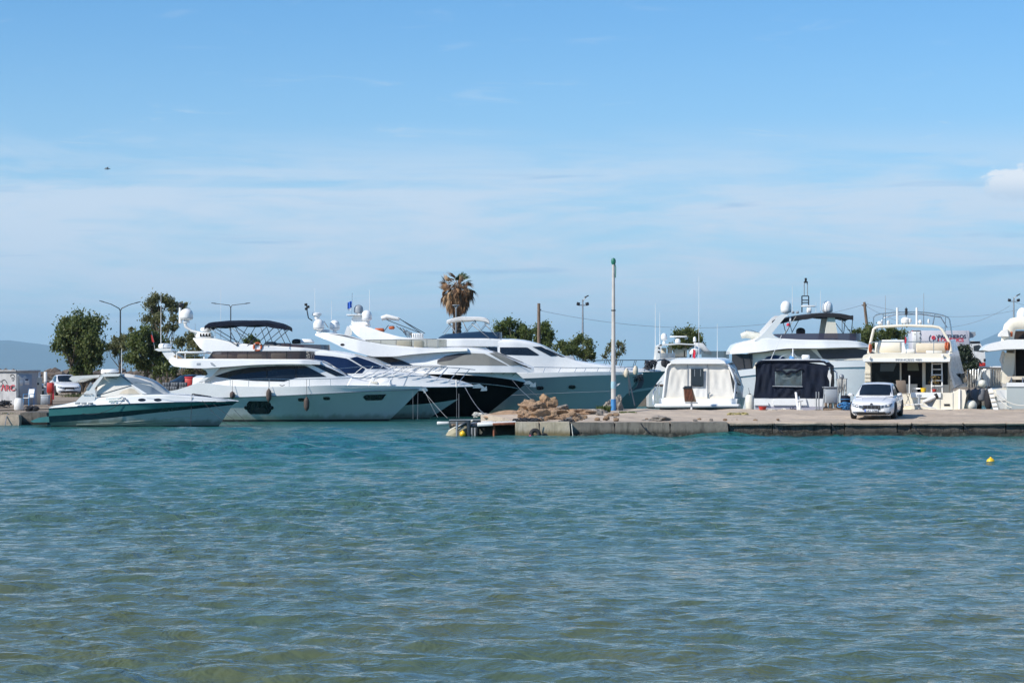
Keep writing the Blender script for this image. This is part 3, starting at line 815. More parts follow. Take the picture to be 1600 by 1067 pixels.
def hull_pane(b, name, m, levels, poly, off=0.012, parent=None, nx=16, nz=5):
    """window or porthole laid on the near topsides; outline in x, z"""
    L0 = sorted(levels, key=lambda l: l[0].z)
    def yat(x, z):
        pts = []
        for l in L0:
            xs = [p.x for p in l]
            pts.append((float(np.interp(x, xs, [p.z for p in l])), float(np.interp(x, xs, [p.y for p in l], right=0))))
        pts.sort()
        return float(np.interp(z, [p[0] for p in pts], [p[1] for p in pts]))
    x0, x1 = min(p[0] for p in poly), max(p[0] for p in poly); rows = []
    for i in range(nx + 1):
        x = x0 + (x1 - x0) * (0.002 + 0.996 * i / nx); zz = []
        for (ax_, az_), (bx_, bz_) in zip(poly, poly[1:] + poly[:1]):
            if (ax_ - x) * (bx_ - x) <= 0 and abs(ax_ - bx_) > 1e-9: zz.append(az_ + (bz_ - az_) * (x - ax_) / (bx_ - ax_))
        if len(zz) < 2: continue
        lo, hi = min(zz), max(zz)
        rows.append([(x, -(yat(x, lo) - .02), lo)] + [(x, -(yat(x, z) + off), z) for z in np.linspace(lo, hi, nz + 1)] + [(x, -(yat(x, hi) - .02), hi)])
    mb = MB().grid(rows)
    for row in (rows[0], rows[-1]): mb.add(row, [tuple(range(len(row)))])
    return mb.build(name, m, parent or b.o, smooth=50)
def oval(b, px, py, hx, hy, n=16, sq=0.5):
    out = []
    for i in range(n):
        a = 2 * math.pi * i / n; c, s_ = math.cos(a), math.sin(a)
        q = b.L(px + hx * math.copysign(abs(c) ** sq, c), py + hy * math.copysign(abs(s_) ** sq, s_))
        out.append((q.x, q.z))
    return out
def outline(b, pts, y=None): return [(b.L(p, q, y).x, b.L(p, q, y).z) for p, q in pts]
def fender(label, p_top, length, r, m, hang=None, style='long', group=None, cap=None):
    """hanging fender with its line; p_top = world point of the top eye"""
    o = thing('fender', label, 'fender', p_top, 0, group)
    if style == 'long':
        pr = [(0.012, 0), (r * .28, -0.03), (r * .34, -length * .07), (r * .85, -length * .2), (r, -length * .35), (r, -length * .68), (r * .82, -length * .83), (r * .34, -length * .95), (r * .2, -length), (1e-4, -length)]
    elif style == 'drum':
        pr = [(0.012, 0), (r * .3, -.02), (r * .75, -length * .06), (r, -length * .16), (r, -length * .85), (r * .75, -length * .95), (1e-4, -length)]
    else:
        pr = [(0.012, 0), (r * .2, -.02), (r * .24, -r * .2)] + [(r * math.sin(R(a)), -r * 0.2 - r * (1 - math.cos(R(a)))) for a in range(18, 181, 18)]
        pr[-1] = (1e-4, pr[-1][1])
    MB().lathe([(a, z) for a, z in reversed(pr)], (0, 0, 0), 16).build('body', m, o, smooth=50)
    if cap is not None:
        MB().lathe([(r * .42, -length * .1 if style != 'ball' else -r * .34), (r * .3, 0.0), (0.02, 0.02)], (0, 0, 0), 12).build('eye_cap', cap, o, smooth=50)
    if hang is not None:
        MB().tube([(0, 0, 0), Vector(hang) - Vector(p_top)], 0.010, 5).build('line', M_DROPE, o, smooth=60)
    return o
def life_ring(name, label, c, R0, r0, rot, parent=None):
    o = MB().torus((0, 0, 0), R0, r0, None, 24, 8).build(name, M_ORANGE, parent, smooth=60)
    o.location = c; o.rotation_euler = rot
    for k in range(4):
        a = math.pi / 4 + k * math.pi / 2
        q = Matrix.Rotation(a, 3, 'Z')
        MB().box((0, 0, 0), (r0 * 2.3, R0 * 0.35, r0 * 2.25), None, b=r0 * .5).build('band', M_WPAINT, o, smooth=50).matrix_local = Matrix.Translation(q @ Vector((R0, 0, 0))) @ q.to_4x4()
    if parent is None: tag(o, label, 'life ring')
    return o
# ================================================================== boats moored on the left, bows to the right
# ---- sport boat with teal and white hull
b = Boat('sport_boat', 'white and teal open sport boat with arch and beige canvas, moored nearest on the left', 75, 106.5, 1.5, 'boat')
K = b.K
sheer = K([(77, 638), (156, 633), (262, 629), (320, 628), (371, 627.6)])
s_top = K([(77, 650), (156, 645), (241, 638.6), (326, 632), (372, 629.4)])
s_bot = K([(77, 660), (156, 654.5), (241, 645), (326, 636.5), (371, 632)])
x0 = b.X(77); xb = b.X(373, 0); xw = b.X(343, 0)
lv = [level(x0 + .1, xw - .5, 1.10, -0.45, .35, 1.8), level(x0 + .05, xw, 1.20, 0.05, .36, 1.7), level(x0, xb - 0.28, 1.34, s_bot, .38, 1.9),
      level(x0, xb - 0.14, 1.46, s_top, .40, 2.1), level(x0, xb, 1.53, sheer, .42, 2.3)]
hs = hull(b, lv, [('boot_stripe', M_ANTI, 1), ('hull', M_HULLG, 1), ('dark_stripe', M_DTEAL, 1), ('teal_band', M_TEAL, 1)])
# white spray rails on the lower hull
for f in (0.35, 0.68):
    pts = []
    for i in range(4, 30):
        a, c = lv[1][i], lv[2][i]; p = a.lerp(c, f * (0.25 + 0.75 * i / 30)); pts.append((p.x, -p.y - 0.012, p.z))
    MB().tube(pts, 0.014, 5).build('spray_rail', M_HULLW, hs[1])
dk = K([(77, 636.5), (90, 634.5), (120, 627.5), (156, 621), (205, 617.5), (258, 616), (305, 619.5), (340, 623), (372, 627)])
w_dk = [(x0, 1.42), (b.X(120), 1.5), (b.X(200), 1.5), (b.X(258), 1.32), (b.X(305), 0.95), (b.X(340), 0.58), (xb - .05, 0.05)]
deck = Loft(dk, [(p.x, p.z + .004) for p in lv[-1]], w_dk, 0.90, 0.12, 0.06)
deck.build(b, 'deck_moulding', M_GEL)
for px in (222, 246.5): deck.patch(b, 'porthole', M_GLASS, oval(b, px, 624.6, 6, 2.3, 16, 1.0))
MB().tube([(p.x, -p.y - .01, p.z) for p in lv[-1]] , 0.022, 6).build('rub_rail', M_DTEAL, b.o, smooth=60)
# swim platform
MB().prism(outline(b, [(47, 658), (60, 652.5), (80, 650), (80, 659.5), (52, 660)]), -1.25, 1.25).build('swim_platform', M_TEAL, b.o)
MB().prism(outline(b, [(56, 656), (66, 653), (79, 651.4), (79, 652.2), (60, 656.6)]), -1.1, 1.1).build('platform_pad', M_HULLG, b.o)
# arch
for sg in (-1, 1):
    y0, y1 = (-1.36, -1.22) if sg < 0 else (1.22, 1.36)
    MB().prism(outline(b, [(116, 630), (158, 586.5), (170, 584.5), (161, 589), (147.5, 607), (150, 616), (147, 630)], -1.36), y0, y1).build('arch_leg', M_GEL, b.o)
pts = outline(b, [(158, 586.6), (163, 584), (189, 584), (187, 587.5), (164, 588.5)], -1.2)
MB().prism(pts, -1.38, 1.38).build('arch_top', M_GEL, b.o)
MB().prism(outline(b, [(134.5, 607.5), (141.5, 597), (143.5, 598), (143.5, 600), (137, 608.8), (135, 609)], -1.36), -1.39, -1.365).build('arch_inset', M_GPAINT, b.o)
for i in range(3):
    q = b.L(121.5 + 10.3 * i, 630, -1.46)
    MB().box((q.x, -1.53, q.z), (0.24, 0.05, 0.085), b=.01).build('vent_grille', M_GPAINT, b.o)
text('arch_lettering', 'Bluestar 40', M_INK, 0.10, b.o, b.L(129, 617, -1.40) , (R(90), 0, 0))
text('boat_name', 'Σ ΑΛΣΙΟΤΤΕ ΤΙ', M_GINK, 0.10, b.o, b.L(166, 624.3, -1.50), (R(83), 0, 0), extrude=.012)
text('boat_name', 'Λ.Π.  48', M_GINK, 0.10, b.o, b.L(170, 628.4, -1.515), (R(83), 0, 0), extrude=.012)
# canvas hood between arch and windscreen
cv_top = K([(160, 586.5), (187, 586.6), (206, 600), (232, 611), (259, 616)], -1.1)
cv_bot = [(b.X(120), b.Z(620)), (b.X(150), b.Z(620)), (b.X(205), b.Z(618)), (b.X(262), b.Z(617))]
hood = Loft(K([(152, 597), (163, 587), (187, 586.3), (212, 590), (234, 596), (250, 606), (262, 616.4)], -1.0), cv_bot, [(b.X(150), 1.22), (b.X(200), 1.30), (b.X(235), 1.14), (b.X(264), 0.55)], 0.80, 0.26, 0.08)
hood.build(b, 'canvas_hood', M_CREAMC)
hood.patch(b, 'side_window', M_VINYL, outline(b, [(206, 601), (212, 598), (234, 603), (247, 612), (254, 616), (232, 616.4), (222, 612)], -1.2), 0.02)
hood.patch(b, 'hood_window', M_VINYL, outline(b, [(189, 588), (212, 591), (235, 598.5), (236, 601), (212, 597), (206, 599.5)], -1.2), 0.02)
hood.patch(b, 'window_frame', M_GEL, outline(b, [(203.5, 601.5), (206, 600.6), (231, 616), (224.5, 616.4)], -1.2), 0.03)
hood.patch(b, 'cockpit_opening', M_BEIGE, outline(b, [(186, 615), (192, 610), (203, 606.5), (209, 608), (218, 615.5)], -1.25), 0.012)
for a, c in (((150, 618), (205, 602)), ((187, 587), (206, 600)), ((163, 588.5), (181, 592))):
    p, q = b.L(*a, -1.3), b.L(*c, -1.25)
    pts = [(x, -hood.hw(x, z) - .02, z) for x, z in [(p.x + (q.x - p.x) * t, p.z + (q.z - p.z) * t) for t in np.linspace(0, 1, 8)]]
    MB().tube(pts, 0.014, 5).build('canvas_seam', M_GREYC, b.o, smooth=60)
hood.roof_pane(b, 'windscreen', M_VINYL, b.X(205), b.X(255), .92, .02)
MB().prism(outline(b, [(112, 592), (116, 587.5), (160, 585.5), (158, 589), (134, 591.4), (119, 597)], -.6), -1.25, 1.25).build('aft_awning', M_WHITEC, b.o)
radome(b, 173, 576.5, 582.5, 13, 0)
MB().lathe([(0.10, 0), (0.10, .12), (.07, .2), (1e-4, .24)], b.L(161, 584, 0.4), 10).build('horn', M_GEL, b.o)
antenna(b, 190, 545, 584, 0.3, .014)
MB().tube([b.L(258.5, 612, -.4), b.L(276, 604, -.3), b.L(253, 620.5, -.7)], .016, 5).build('wiper_arm', M_GEL, b.o, smooth=60) if False else None
# bow fittings and lines lying on the foredeck
m_ = MB()
for i in range(26):
    a = i * 0.62; q = b.L(302 + i * 1.05, 619 + i * .16, -0.25)
    m_.torus((q.x, q.y + .12 * math.sin(a), q.z + .05), .07, .018, Matrix.Rotation(a, 3, 'Z') @ Matrix.Rotation(1.2, 3, 'X'), 10, 5)
stuff(m_.build('rope_heap', M_DROPE, b.o, smooth=60))
MB().tube([b.L(186, 623, -1.5), b.L(190, 620.5, -1.42), b.L(196, 622, -1.45), b.L(199, 628, -1.55)], .022, 6).build('cleat', M_STEEL, b.o, smooth=60)
rail(b, [b.L(p, q, -1.42 + .9 * max(0, (p - 258) / 110)) for p, q in ((222, 615.5), (258, 615.6), (290, 617), (320, 619.4), (356, 624))], r=.012)
SB = b; SB_lv = lv

# ---- white flybridge yacht
b = Boat('motor_yacht', 'white flybridge yacht with long dark lens window and three brown fenders', 255, 118.1, 2.1, 'yacht')
rub = b.K([(245, 623), (300, 622), (352, 621), (415, 619), (450, 617.5), (520, 614), (570, 611.5), (617, 610), (658, 608.5)])
bul = b.K([(245, 613), (263, 611.4), (285, 607), (300, 601.5), (312, 597.6), (335, 599.5), (362, 603), (415, 604.4), (470, 603.6), (520, 602), (570, 602.4), (617, 603.2), (660, 604)])
x0 = b.X(246); xb = b.X(660, 0); xw = b.X(610, 0)
lv = [level(x0 + .2, xw - .8, 1.45, -0.5, .3, 1.8), level(x0, xw, 1.58, 0.10, .32, 1.75), level(x0, xw + (xb - xw) * .42, 1.80, 0.75, .36, 1.9),
      level(x0, xb - .12, 2.10, rub, .42, 2.2), level(x0, xb, 2.10, bul, .44, 2.4)]
hs = hull(b, lv, [('boot_stripe', M_ANTI, 1), ('hull', M_HULLW, 2), ('bulwark', M_GEL, 1)], ('deck', M_GEL, 0.12))
FY = b; FY_lv = lv
MB().tube([(p.x, -p.y - .015, p.z) for p in lv[3]], 0.03, 6).build('rub_rail', M_GPAINT, b.o, smooth=60)
hull_pane(b, 'hull_window', M_GLASS, lv, outline(b, [(386, 631), (389.5, 626.5), (420, 626.5), (423.5, 631), (423.5, 642), (420, 647), (390, 647), (386, 642)]))
for px in (384.5, 424.5): hull_pane(b, 'window_lug', M_GLASS, lv, oval(b, px, 637, 3, 3, 12, 1), .02)
for px, py in ((471, 624.4), (510, 622.6)): hull_pane(b, 'porthole', M_GLASS, lv, oval(b, px, py, 5.3, 2.5))
hull_pane(b, 'hull_window', M_GLASS, lv, outline(b, [(566, 621), (569, 617.2), (602, 616.2), (595, 625.5), (570, 626)]))
# deckhouse
ht = b.K([(318, 590), (330, 580), (345, 574), (400, 566), (476, 562.5), (499, 565), (519, 574.5), (541, 587.5), (560, 594), (600, 600), (640, 604.5)])
hbk = b.K([(318, 600), (362, 604), (415, 606), (520, 604), (640, 605)])
hw_ = [(b.X(318), 1.55), (b.X(360), 1.72), (b.X(440), 1.70), (b.X(490), 1.5), (b.X(520), 1.25), (b.X(545), 0.95), (b.X(575), .8), (b.X(642), .15)]
house = Loft(ht, hbk, hw_, 0.80, 0.25, 0.06, 60)
house.build(b, 'deckhouse', M_GEL)
house.patch(b, 'side_window', M_GLASS, outline(b, [(333.6, 588), (348, 582.6), (362.5, 578.4), (389, 574), (432.5, 571.4), (476, 571.2), (509, 588.5), (462, 590), (443, 596), (397.5, 595), (362.5, 592.4)]), nx=40)
house.patch(b, 'windscreen', M_GLASS, outline(b, [(485, 569.5), (497, 568), (518, 577), (538, 587), (523, 587.6)]), .016)
house.roof_pane(b, 'windscreen', M_GLASS, b.X(500), b.X(540), .95, .016)
for px in (416, 461.5): house.patch(b, 'window_mullion', M_BLACKP, outline(b, [(px - .9, 572.2 + abs(px - 440) * .02), (px + .9, 572.1), (px + .9, 590), (px - .9, 590.5)]), .02, nx=2)
# flybridge overhang with its aft wing
ft = b.K([(260.5, 561.5), (270, 560.6), (281, 560.6), (325, 560.4), (437, 561), (476, 561.4), (499, 564.6)])
fb = b.K([(260.5, 564.5), (266, 569.5), (275, 573), (315, 575.4), (338, 574.2), (407, 569.6), (456, 568.6), (499, 569.5)])
fly = Loft(ft, fb, [(b.X(260.5), 1.1), (b.X(272), 1.75), (b.X(300), 2.0), (b.X(400), 1.95), (b.X(470), 1.72), (b.X(500), 1.3)], 0.96, 0.12, 0.02, 60)
fly.build(b, 'flybridge_deck', M_GEL)
for sg in (-1, 1):
    MB().prism(outline(b, [(312, 574.5), (345, 573.5), (338, 580), (331, 587), (320, 594), (312, 600), (298, 604), (309, 597), (320, 588.5), (324.6, 584), (322, 579.5)], -1.7), sg * 1.62 - .07, sg * 1.62 + .07).build('side_support', M_GEL, b.o)
fly.patch(b, 'vent_grille', M_GPAINT, outline(b, [(308, 567.2), (314, 567), (314, 570.4), (308, 570.6)]), .012, nx=4)
fly.patch(b, 'courtesy_light', M_GPAINT, outline(b, [(329, 566.4), (332.5, 566.4), (338.5, 572), (335, 572.4), (330, 569.6)]), .012, nx=6)
# smoked fence round the flybridge
P = []
w_at = lambda px: interp(fly.w, b.X(px)) * .90
for px, yt in ((324.6, 560.2), (333, 549), (360, 548.4), (400, 548.4), (440, 548.4), (478, 548.6), (466, 560.8)):
    pass
fence = []
for i in range(21):
    px = 325 + (478 - 325) * i / 20
    yt = np.interp(px, [325, 333, 478], [559.5, 549, 548.6]); yb = 561
    q0, q1 = b.L(px - (1.2 if px > 470 else 0), yb, -w_at(px)), b.L(px, yt, -w_at(px) - .02)
    fence.append([(q0.x, -w_at(px) + .03, q0.z), (q1.x, -w_at(px) - .02, q1.z)])
mbf = MB(); mbf.grid(fence); mbf.grid([[(p[0], -p[1], p[2]) for p in r_] for r_ in fence])
mbf.grid([[(fence[-1][k][0] + .35 * (1 - u * u), fence[-1][k][1] * u, fence[-1][k][2]) for k in (0, 1)] for u in np.linspace(-1, 1, 9)])
so = mbf.build('smoked_screen', M_SMOKE, b.o, smooth=60)
MB().tube([r_[1] for r_ in fence], .016, 6).build('screen_rail', M_DSTEEL, so, smooth=60)
for i in (0, 4, 8, 12, 16, 19): MB().tube([fence[i][0], fence[i][1]], .012, 5).build('screen_post', M_DSTEEL, so, smooth=60)
for px, wpx, h in ((352, 34, 7), (395, 40, 7.5), (440, 26, 9)):
    q = b.L(px, 561, 0); S = FOC / b.Yc
    MB().box((q.x, 0, q.z + h / S / 2), (wpx / S, 2.4, h / S), b=.06).build('seat', M_BEIGE, b.o)
MB().box((b.X(303, -1), 0, b.Z(550.5)), (46 / 31., 3.3, 0.10), b=.03).build('aft_beam', M_GEL, b.o)
for sg in (-1, 1):
    MB().tube([b.L(283, 551, 0) + Vector((0, sg * 1.5, 0)), b.L(283, 561, 0) + Vector((0, sg * 1.5, 0))], .03, 6).build('beam_post', M_GEL, b.o, smooth=60)
    MB().tube([b.L(325, 551, 0) + Vector((0, sg * 1.5, 0)), b.L(325, 561, 0) + Vector((0, sg * 1.5, 0))], .03, 6).build('beam_post', M_GEL, b.o, smooth=60)
rail(b, [b.L(284, 556, -1.75), b.L(324, 556, -1.75)], [(b.L(p, 561, -1.75), b.L(p, 556, -1.75)) for p in (290, 304, 317)], r=.012)
# raked mast with radar at the stern
for sg in (-1, 1):
    MB().prism(outline(b, [(252, 548), (266, 547), (283, 561), (262, 562), (257, 556)], -.9), sg * .85 - .05, sg * .85 + .05).build('mast_leg', M_GEL, b.o)
MB().prism(outline(b, [(243, 546.4), (247, 544.6), (268, 545), (270, 548), (250, 549)], -.5), -.95, .95).build('mast_platform', M_GEL, b.o)
radome(b, 258, 536.5, 544.5, 10.5, -.2)
antenna(b, 251.5, 462, 545, -.6, .016)
antenna(b, 267, 530, 545, .5, .02)
o = MB().prism(outline(b, [(236.2, 523), (238.6, 524), (241.5, 535), (238, 534)], 0), -.1, -.08).build('flag', M_REDP, b.o)
MB().tube([b.L(237, 518, -.09), b.L(242, 546, -.09)], .012, 5).build('flag_pole', M_STEEL, b.o, smooth=60)
MB().prism(outline(b, [(271, 557), (275, 554), (288, 561.5), (280, 561.8)], -1.2), -1.3, -1.1).build('folded_passerelle', M_TEAK, b.o)
# cockpit, swim platform
MB().box((b.X(252, 0), 0, 0.42), (1.5, 3.6, 0.14), b=.04).build('swim_platform', M_GEL, b.o)
# guard rails
def side_y(lv_l, x, k=.94): return -k * float(np.interp(x, [p.x for p in lv_l], [p.y for p in lv_l]))
rp = []; posts = []
for px, py in ((313, 597), (330, 594.4), (362, 593), (415, 592), (470, 592.5), (520, 591.6), (568, 590), (613, 588.6), (640, 588), (656, 587.6)):
    x = b.X(px, -1.5 if px < 560 else -.8); q = b.L(px, py, -1.6 if px < 560 else -.8); rp.append((q.x, side_y(lv[4], q.x), q.z))
rp.append((xb + .05, 0, rp[-1][2]))
for px in (330, 361, 390, 422, 453, 484.5, 517, 549, 583, 612, 636):
    q = b.L(px, 600, -1.6 if px < 560 else -.8); x = q.x; zt = interp([(p[0], p[2]) for p in rp], x)
    posts.append(((x - (.0 if px < 540 else .22), side_y(lv[4], x - .1), interp(bul, x) - .05), (x, side_y(lv[4], x), zt)))
rail(b, rp, posts, .017)
far = [(p[0], -p[1], p[2]) for p in rp]; rail(b, far, [((a[0], -a[1], a[2]), (c[0], -c[1], c[2])) for a, c in posts], .017)
# foredeck locker, cleats, anchor
q = b.L(601, 603, 0); S = FOC / b.Yc
MB().box((q.x, 0, q.z + .17), (.75, 1.1, .36), b=.06, top=(.9, .9)).build('sun_pad_locker', M_GEL, b.o)
MB().box((b.X(575, 0), 0, b.Z(598, 0)), (1.1, 1.2, .14), b=.05).build('deck_hatch', M_CREAM, b.o)
q = b.L(656, 606, 0)
MB().prism([(q.x - .25, q.z - .02), (q.x + .30, q.z + .02), (q.x + .42, q.z - .12), (q.x + .2, q.z - .28), (q.x + .18, q.z - .16), (q.x - .2, q.z - .12)], -.06, .06).build('anchor', M_STEEL, b.o)
MB().tube([b.L(437, 601.5, -2.0), b.L(441, 602.8, -2.0), b.L(445, 601.4, -2.0)], .02, 5).build('cleat', M_DSTEEL, b.o, smooth=60)

# ---- navy and white yacht behind it
b = Boat('motor_yacht', 'yacht with navy bimini over the flybridge and black band along its white bow', 290, 123.4, 2.2, 'yacht')
dkl = b.K([(280, 612), (480, 606), (600, 604.5), (675, 605), (741, 604.2)])
low = b.K([(280, 640), (560, 637), (640, 633), (685, 629), (716, 624)])
x0 = b.X(272); xb = b.X(744, 0); xw = b.X(672, 0); xm = b.X(716, 0)
lv = [level(x0 + .2, xw - .8, 1.5, -0.5, .3, 1.8), level(x0, xw, 1.62, 0.06, .32, 1.75), level(x0, xm, 1.88, low, .36, 2.0), level(x0, xb, 2.2, dkl, .44, 2.3)]
hs = hull(b, lv, [('boot_stripe', M_ANTI, 1), ('hull', M_HULLG, 1), ('dark_band', M_BLACKH, 1)])
NY = b; NY_lv = lv
MB().tube([(p.x, -p.y - .012, p.z) for p in lv[3]], 0.024, 6).build('rub_rail', M_STEEL, b.o, smooth=60)
ft = b.K([(300, 590), (480, 586), (568, 584), (600, 581), (630, 583), (662, 588), (690, 592.4), (722, 596.6), (742, 603.4)])
fore = Loft(ft, [(p.x, p.z + .003) for p in lv[3]], [(p.x, p.y * .985 + .003) for p in lv[3]], .80, .22, .10, 60)
fore.build(b, 'foredeck', M_GEL)
ht = b.K([(380, 556), (420, 550), (450, 546.5), (499, 547), (534, 551), (560, 556.5), (585, 565), (612, 577)])
house = Loft(ht, b.K([(380, 592), (612, 586)]), [(b.X(380), 1.75), (b.X(480), 1.78), (b.X(545), 1.5), (b.X(580), 1.15), (b.X(614), .5)], .78, .25, .06, 54)
house.build(b, 'deckhouse', M_GEL)
house.patch(b, 'side_window', M_NGLASS, outline(b, [(400, 562), (440, 555), (479, 553.4), (519, 556.6), (541, 560), (569, 576), (567, 583), (527, 583.6), (420, 580)]), nx=40)
house.patch(b, 'windscreen', M_NGLASS, outline(b, [(545, 559.6), (556, 556.8), (576, 563.5), (604, 576), (572, 576)]), .018)
house.roof_pane(b, 'windscreen', M_NGLASS, b.X(552), b.X(606), .96, .018)
# flybridge with sweeping aft coaming
ct = b.K([(298, 527.6), (328, 528), (358, 533.5), (398, 538.6), (440, 541), (480, 543.5), (510, 547)])
cb = b.K([(298, 529), (306, 538), (315, 547), (330, 555), (400, 560), (510, 553)])
coam = Loft(ct, cb, [(b.X(298), 1.0), (b.X(312), 1.6), (b.X(400), 1.85), (b.X(470), 1.6), (b.X(512), 1.1)], .94, .1, .0, 50)
coam.build(b, 'flybridge_coaming', M_GEL)
for i, (px, yt, yb, hx, m_) in enumerate(((421, 534, 545, 11, M_GREYC), (441, 536, 546, 14, M_GREYC), (463, 539, 546.5, 12, M_GREYC))):
    q = b.L(px, yb, -.9); S = FOC / b.Yc; h = (yb - yt) / S
    MB().box((q.x, -.2, q.z + h / 2), (2 * hx / S, 2.2, h), b=.12, top=(.72, .8)).build('covered_seat', m_, b.o)
scr = []
for i in range(13):
    px = 440 + 62 * i / 12; w = interp(coam.w, b.X(px)) * .9
    q0, q1 = b.L(px, 547.5, -w), b.L(px - 1, np.interp(px, [440, 502], [536.5, 538.5]), -w * .97)
    scr.append([(q0.x, q0.y, q0.z), (q1.x, q1.y, q1.z)])
mb = MB().grid(scr); mb.grid([[(scr[-1][k][0] + .4 * (1 - u * u), scr[-1][k][1] * u, scr[-1][k][2]) for k in (0, 1)] for u in np.linspace(-1, 1, 7)])
mb.build('flybridge_screen', M_SMOKE, b.o, smooth=60)
life_ring('life_ring', '', b.L(402.5, 542, -1.75), .20, .055, (R(88), 0, R(8)), b.o)
MB().lathe(dome_prof(.26, .26), b.L(463.5, 537, -.4), 16).build('compass_cover', M_BLACKP, b.o)
MB().box(tuple(b.L(480, 533, -.5)), (.72, .8, .22), b=.06, top=(.8, .8)).build('helm_console', M_GEL, b.o)
bim = canopy(b, [(326, 507.5), (331, 504), (345, 502), (360, 500.8), (390, 500.6), (417, 500.4), (432, 503), (446, 506.5), (452, 509.5)], 1.75, .12, .20, M_NAVYC)
for bp, tp in (((378, 541), (330, 510)), ((378, 541), (361, 507)), ((408, 541), (361, 507)), ((375, 541), (394, 507)), ((423, 541), (411, 506.5)), ((392, 541), (425, 507)), ((415, 541), (448, 511)), ((452, 541), (437, 509))):
    bow_hoop(b, bim, bp[0], bp[1], tp[0], tp[1], 1.7, .02)
MB().tube([b.L(330, 511, -1.7), b.L(324, 529, -1.4)], .008, 4).build('stay', M_STEEL, bim, smooth=60)
# radar stack and raked satellite dome on the stern arch
MB().box(tuple(b.L(320, 523.5, 0)), (.85, 1.2, .30), b=.05, top=(.85, .8)).build('mast_base', M_GEL, b.o)
for i in range(4): MB().box(tuple(b.L(313.5 + 4.6 * i, 523.5, -.62)), (.09, .05, .16), b=.01).build('mast_port', M_DINT, b.o)
radome(b, 321.5, 511.5, 518, 8.6, 0)
sat_dome(b, 291.5, 482, 500, 10.2, 0, 504)
MB().tube([b.L(289, 502, 0), b.L(290, 510, 0), b.L(299, 517, 0), b.L(312, 520, 0)], [.10, .09, .07, .07], 8).build('dome_arm', M_GEL, b.o, smooth=60)
MB().tube([b.L(281, 475, 0), b.L(282, 505, 0)], [.05, .10], 7).build('light_mast', M_GEL, b.o, smooth=60)
MB().box(tuple(b.L(283, 477, 0)), (.28, .2, .22), b=.04).build('mast_lamp', M_BLACKP, b.o)
antenna(b, 305, 505, 526, .6, .014); antenna(b, 336, 508, 528, -.8, .012)
antenna(b, 345, 452, 528, .8, .010)
# foredeck sun pad, rails and strap
MB().box((b.X(650, -.4), 0, b.Z(588.5, 0)), (1.5, 1.7, .18), b=.07).build('sun_pad', M_WHITEC, b.o)
rp, posts = [], []
for px, py in ((520, 577), (568, 572.4), (640, 572.6), (696, 573.7), (722, 575.5), (742, 577.7)):
    q = b.L(px, py, -1.2); rp.append((q.x, side_y(lv[3], q.x, .86), q.z))
for px in (560, 575, 590, 608, 624, 646, 668, 690, 709, 724):
    q = b.L(px + 9, 580, -1.2); q2 = b.L(px - 9, 590, -1.2)
    posts.append(((q2.x, side_y(lv[3], q2.x, .88), interp(fore.top, q2.x) - .1), (q.x, side_y(lv[3], q.x, .86), interp([(p[0], p[2]) for p in rp], q.x))))
rail(b, rp, posts, .02); far = [(p[0], -p[1], p[2]) for p in rp]
rail(b, far, [((a[0], -a[1], a[2]), (c[0], -c[1], c[2])) for a, c in posts], .02)
q = b.L(742, 604, 0)
MB().prism([(q.x - .2, q.z + .08), (q.x + .25, q.z + .15), (q.x + .55, q.z - .05), (q.x + .62, q.z + .05), (q.x + .66, q.z - .22), (q.x + .3, q.z - .24), (q.x + .36, q.z - .08), (q.x - .1, q.z - .08)], -.07, .07).build('anchor', M_STEEL, b.o)
MB().tube([b.L(713, 595, -1.0) + Vector((0, -.1, .05)), b.L(713.5, 605, -1.25) + Vector((0, -.12, 0))], .05, 6).build('deck_strap', M_WHITEC, b.o, smooth=60)

# ---- black hulled yacht
b = Boat('motor_yacht', 'black hulled yacht with grey mesh window covers and two white domes astern', 470, 129.3, 2.3, 'yacht')
dkl = b.K([(450, 592), (600, 584.4), (671, 584.4), (741, 586.7), (791, 592), (824, 598)])
x0 = b.X(452); xb = b.X(824, 0); xw = b.X(758, 0)
lv = [level(x0 + .2, xw - .8, 1.55, -0.5, .3, 1.8), level(x0, xw, 1.7, 0.05, .32, 1.75), level(x0, xw + (xb - xw) * .5, 1.98, 1.0, .36, 2.0), level(x0, xb, 2.3, dkl, .44, 2.3)]
hull(b, lv, [('boot_stripe', M_ANTI, 1), ('hull', M_BLACKH, 2)])
BY = b; BY_lv = lv
MB().tube([(p.x, -p.y * .985 - .012, p.z - .42) for p in lv[3][:-3]], 0.02, 6).build('rub_rail', M_STEEL, b.o, smooth=60)
ft = b.K([(460, 575), (640, 573), (740, 575.5), (797, 579), (815, 589), (823, 597)])
fore = Loft(ft, [(p.x, p.z + .003) for p in lv[3]], [(p.x, p.y * .985 + .003) for p in lv[3]], .84, .2, .08, 60)
fore.build(b, 'foredeck', M_GEL)
ht = b.K([(560, 560), (600, 550), (640, 543.6), (690, 542.6), (733, 543.3), (761, 547.5), (792, 557), (812, 565), (835, 574)])
house = Loft(ht, b.K([(560, 582), (835, 582)]), [(b.X(560), 1.85), (b.X(700), 1.85), (b.X(765), 1.55), (b.X(800), 1.15), (b.X(836), .45)], .78, .25, .06, 54)
house.build(b, 'deckhouse', M_GEL)
house.patch(b, 'side_window', M_MESH, outline(b, [(682.5, 568), (683, 562.8), (696, 556), (715, 552.6), (733, 551.2), (757, 552.4), (794, 571), (690, 570.4)]), nx=36)
house.patch(b, 'window_shade', M_DMESH, outline(b, [(683, 562.6), (696, 555.8), (715, 552.2), (735, 550.8), (720, 556), (704, 562.6), (683, 566)]), .022)
house.patch(b, 'windscreen', M_MESH, outline(b, [(764, 551.4), (775, 550.6), (790, 556.8), (818, 570), (797, 571)]), .018)
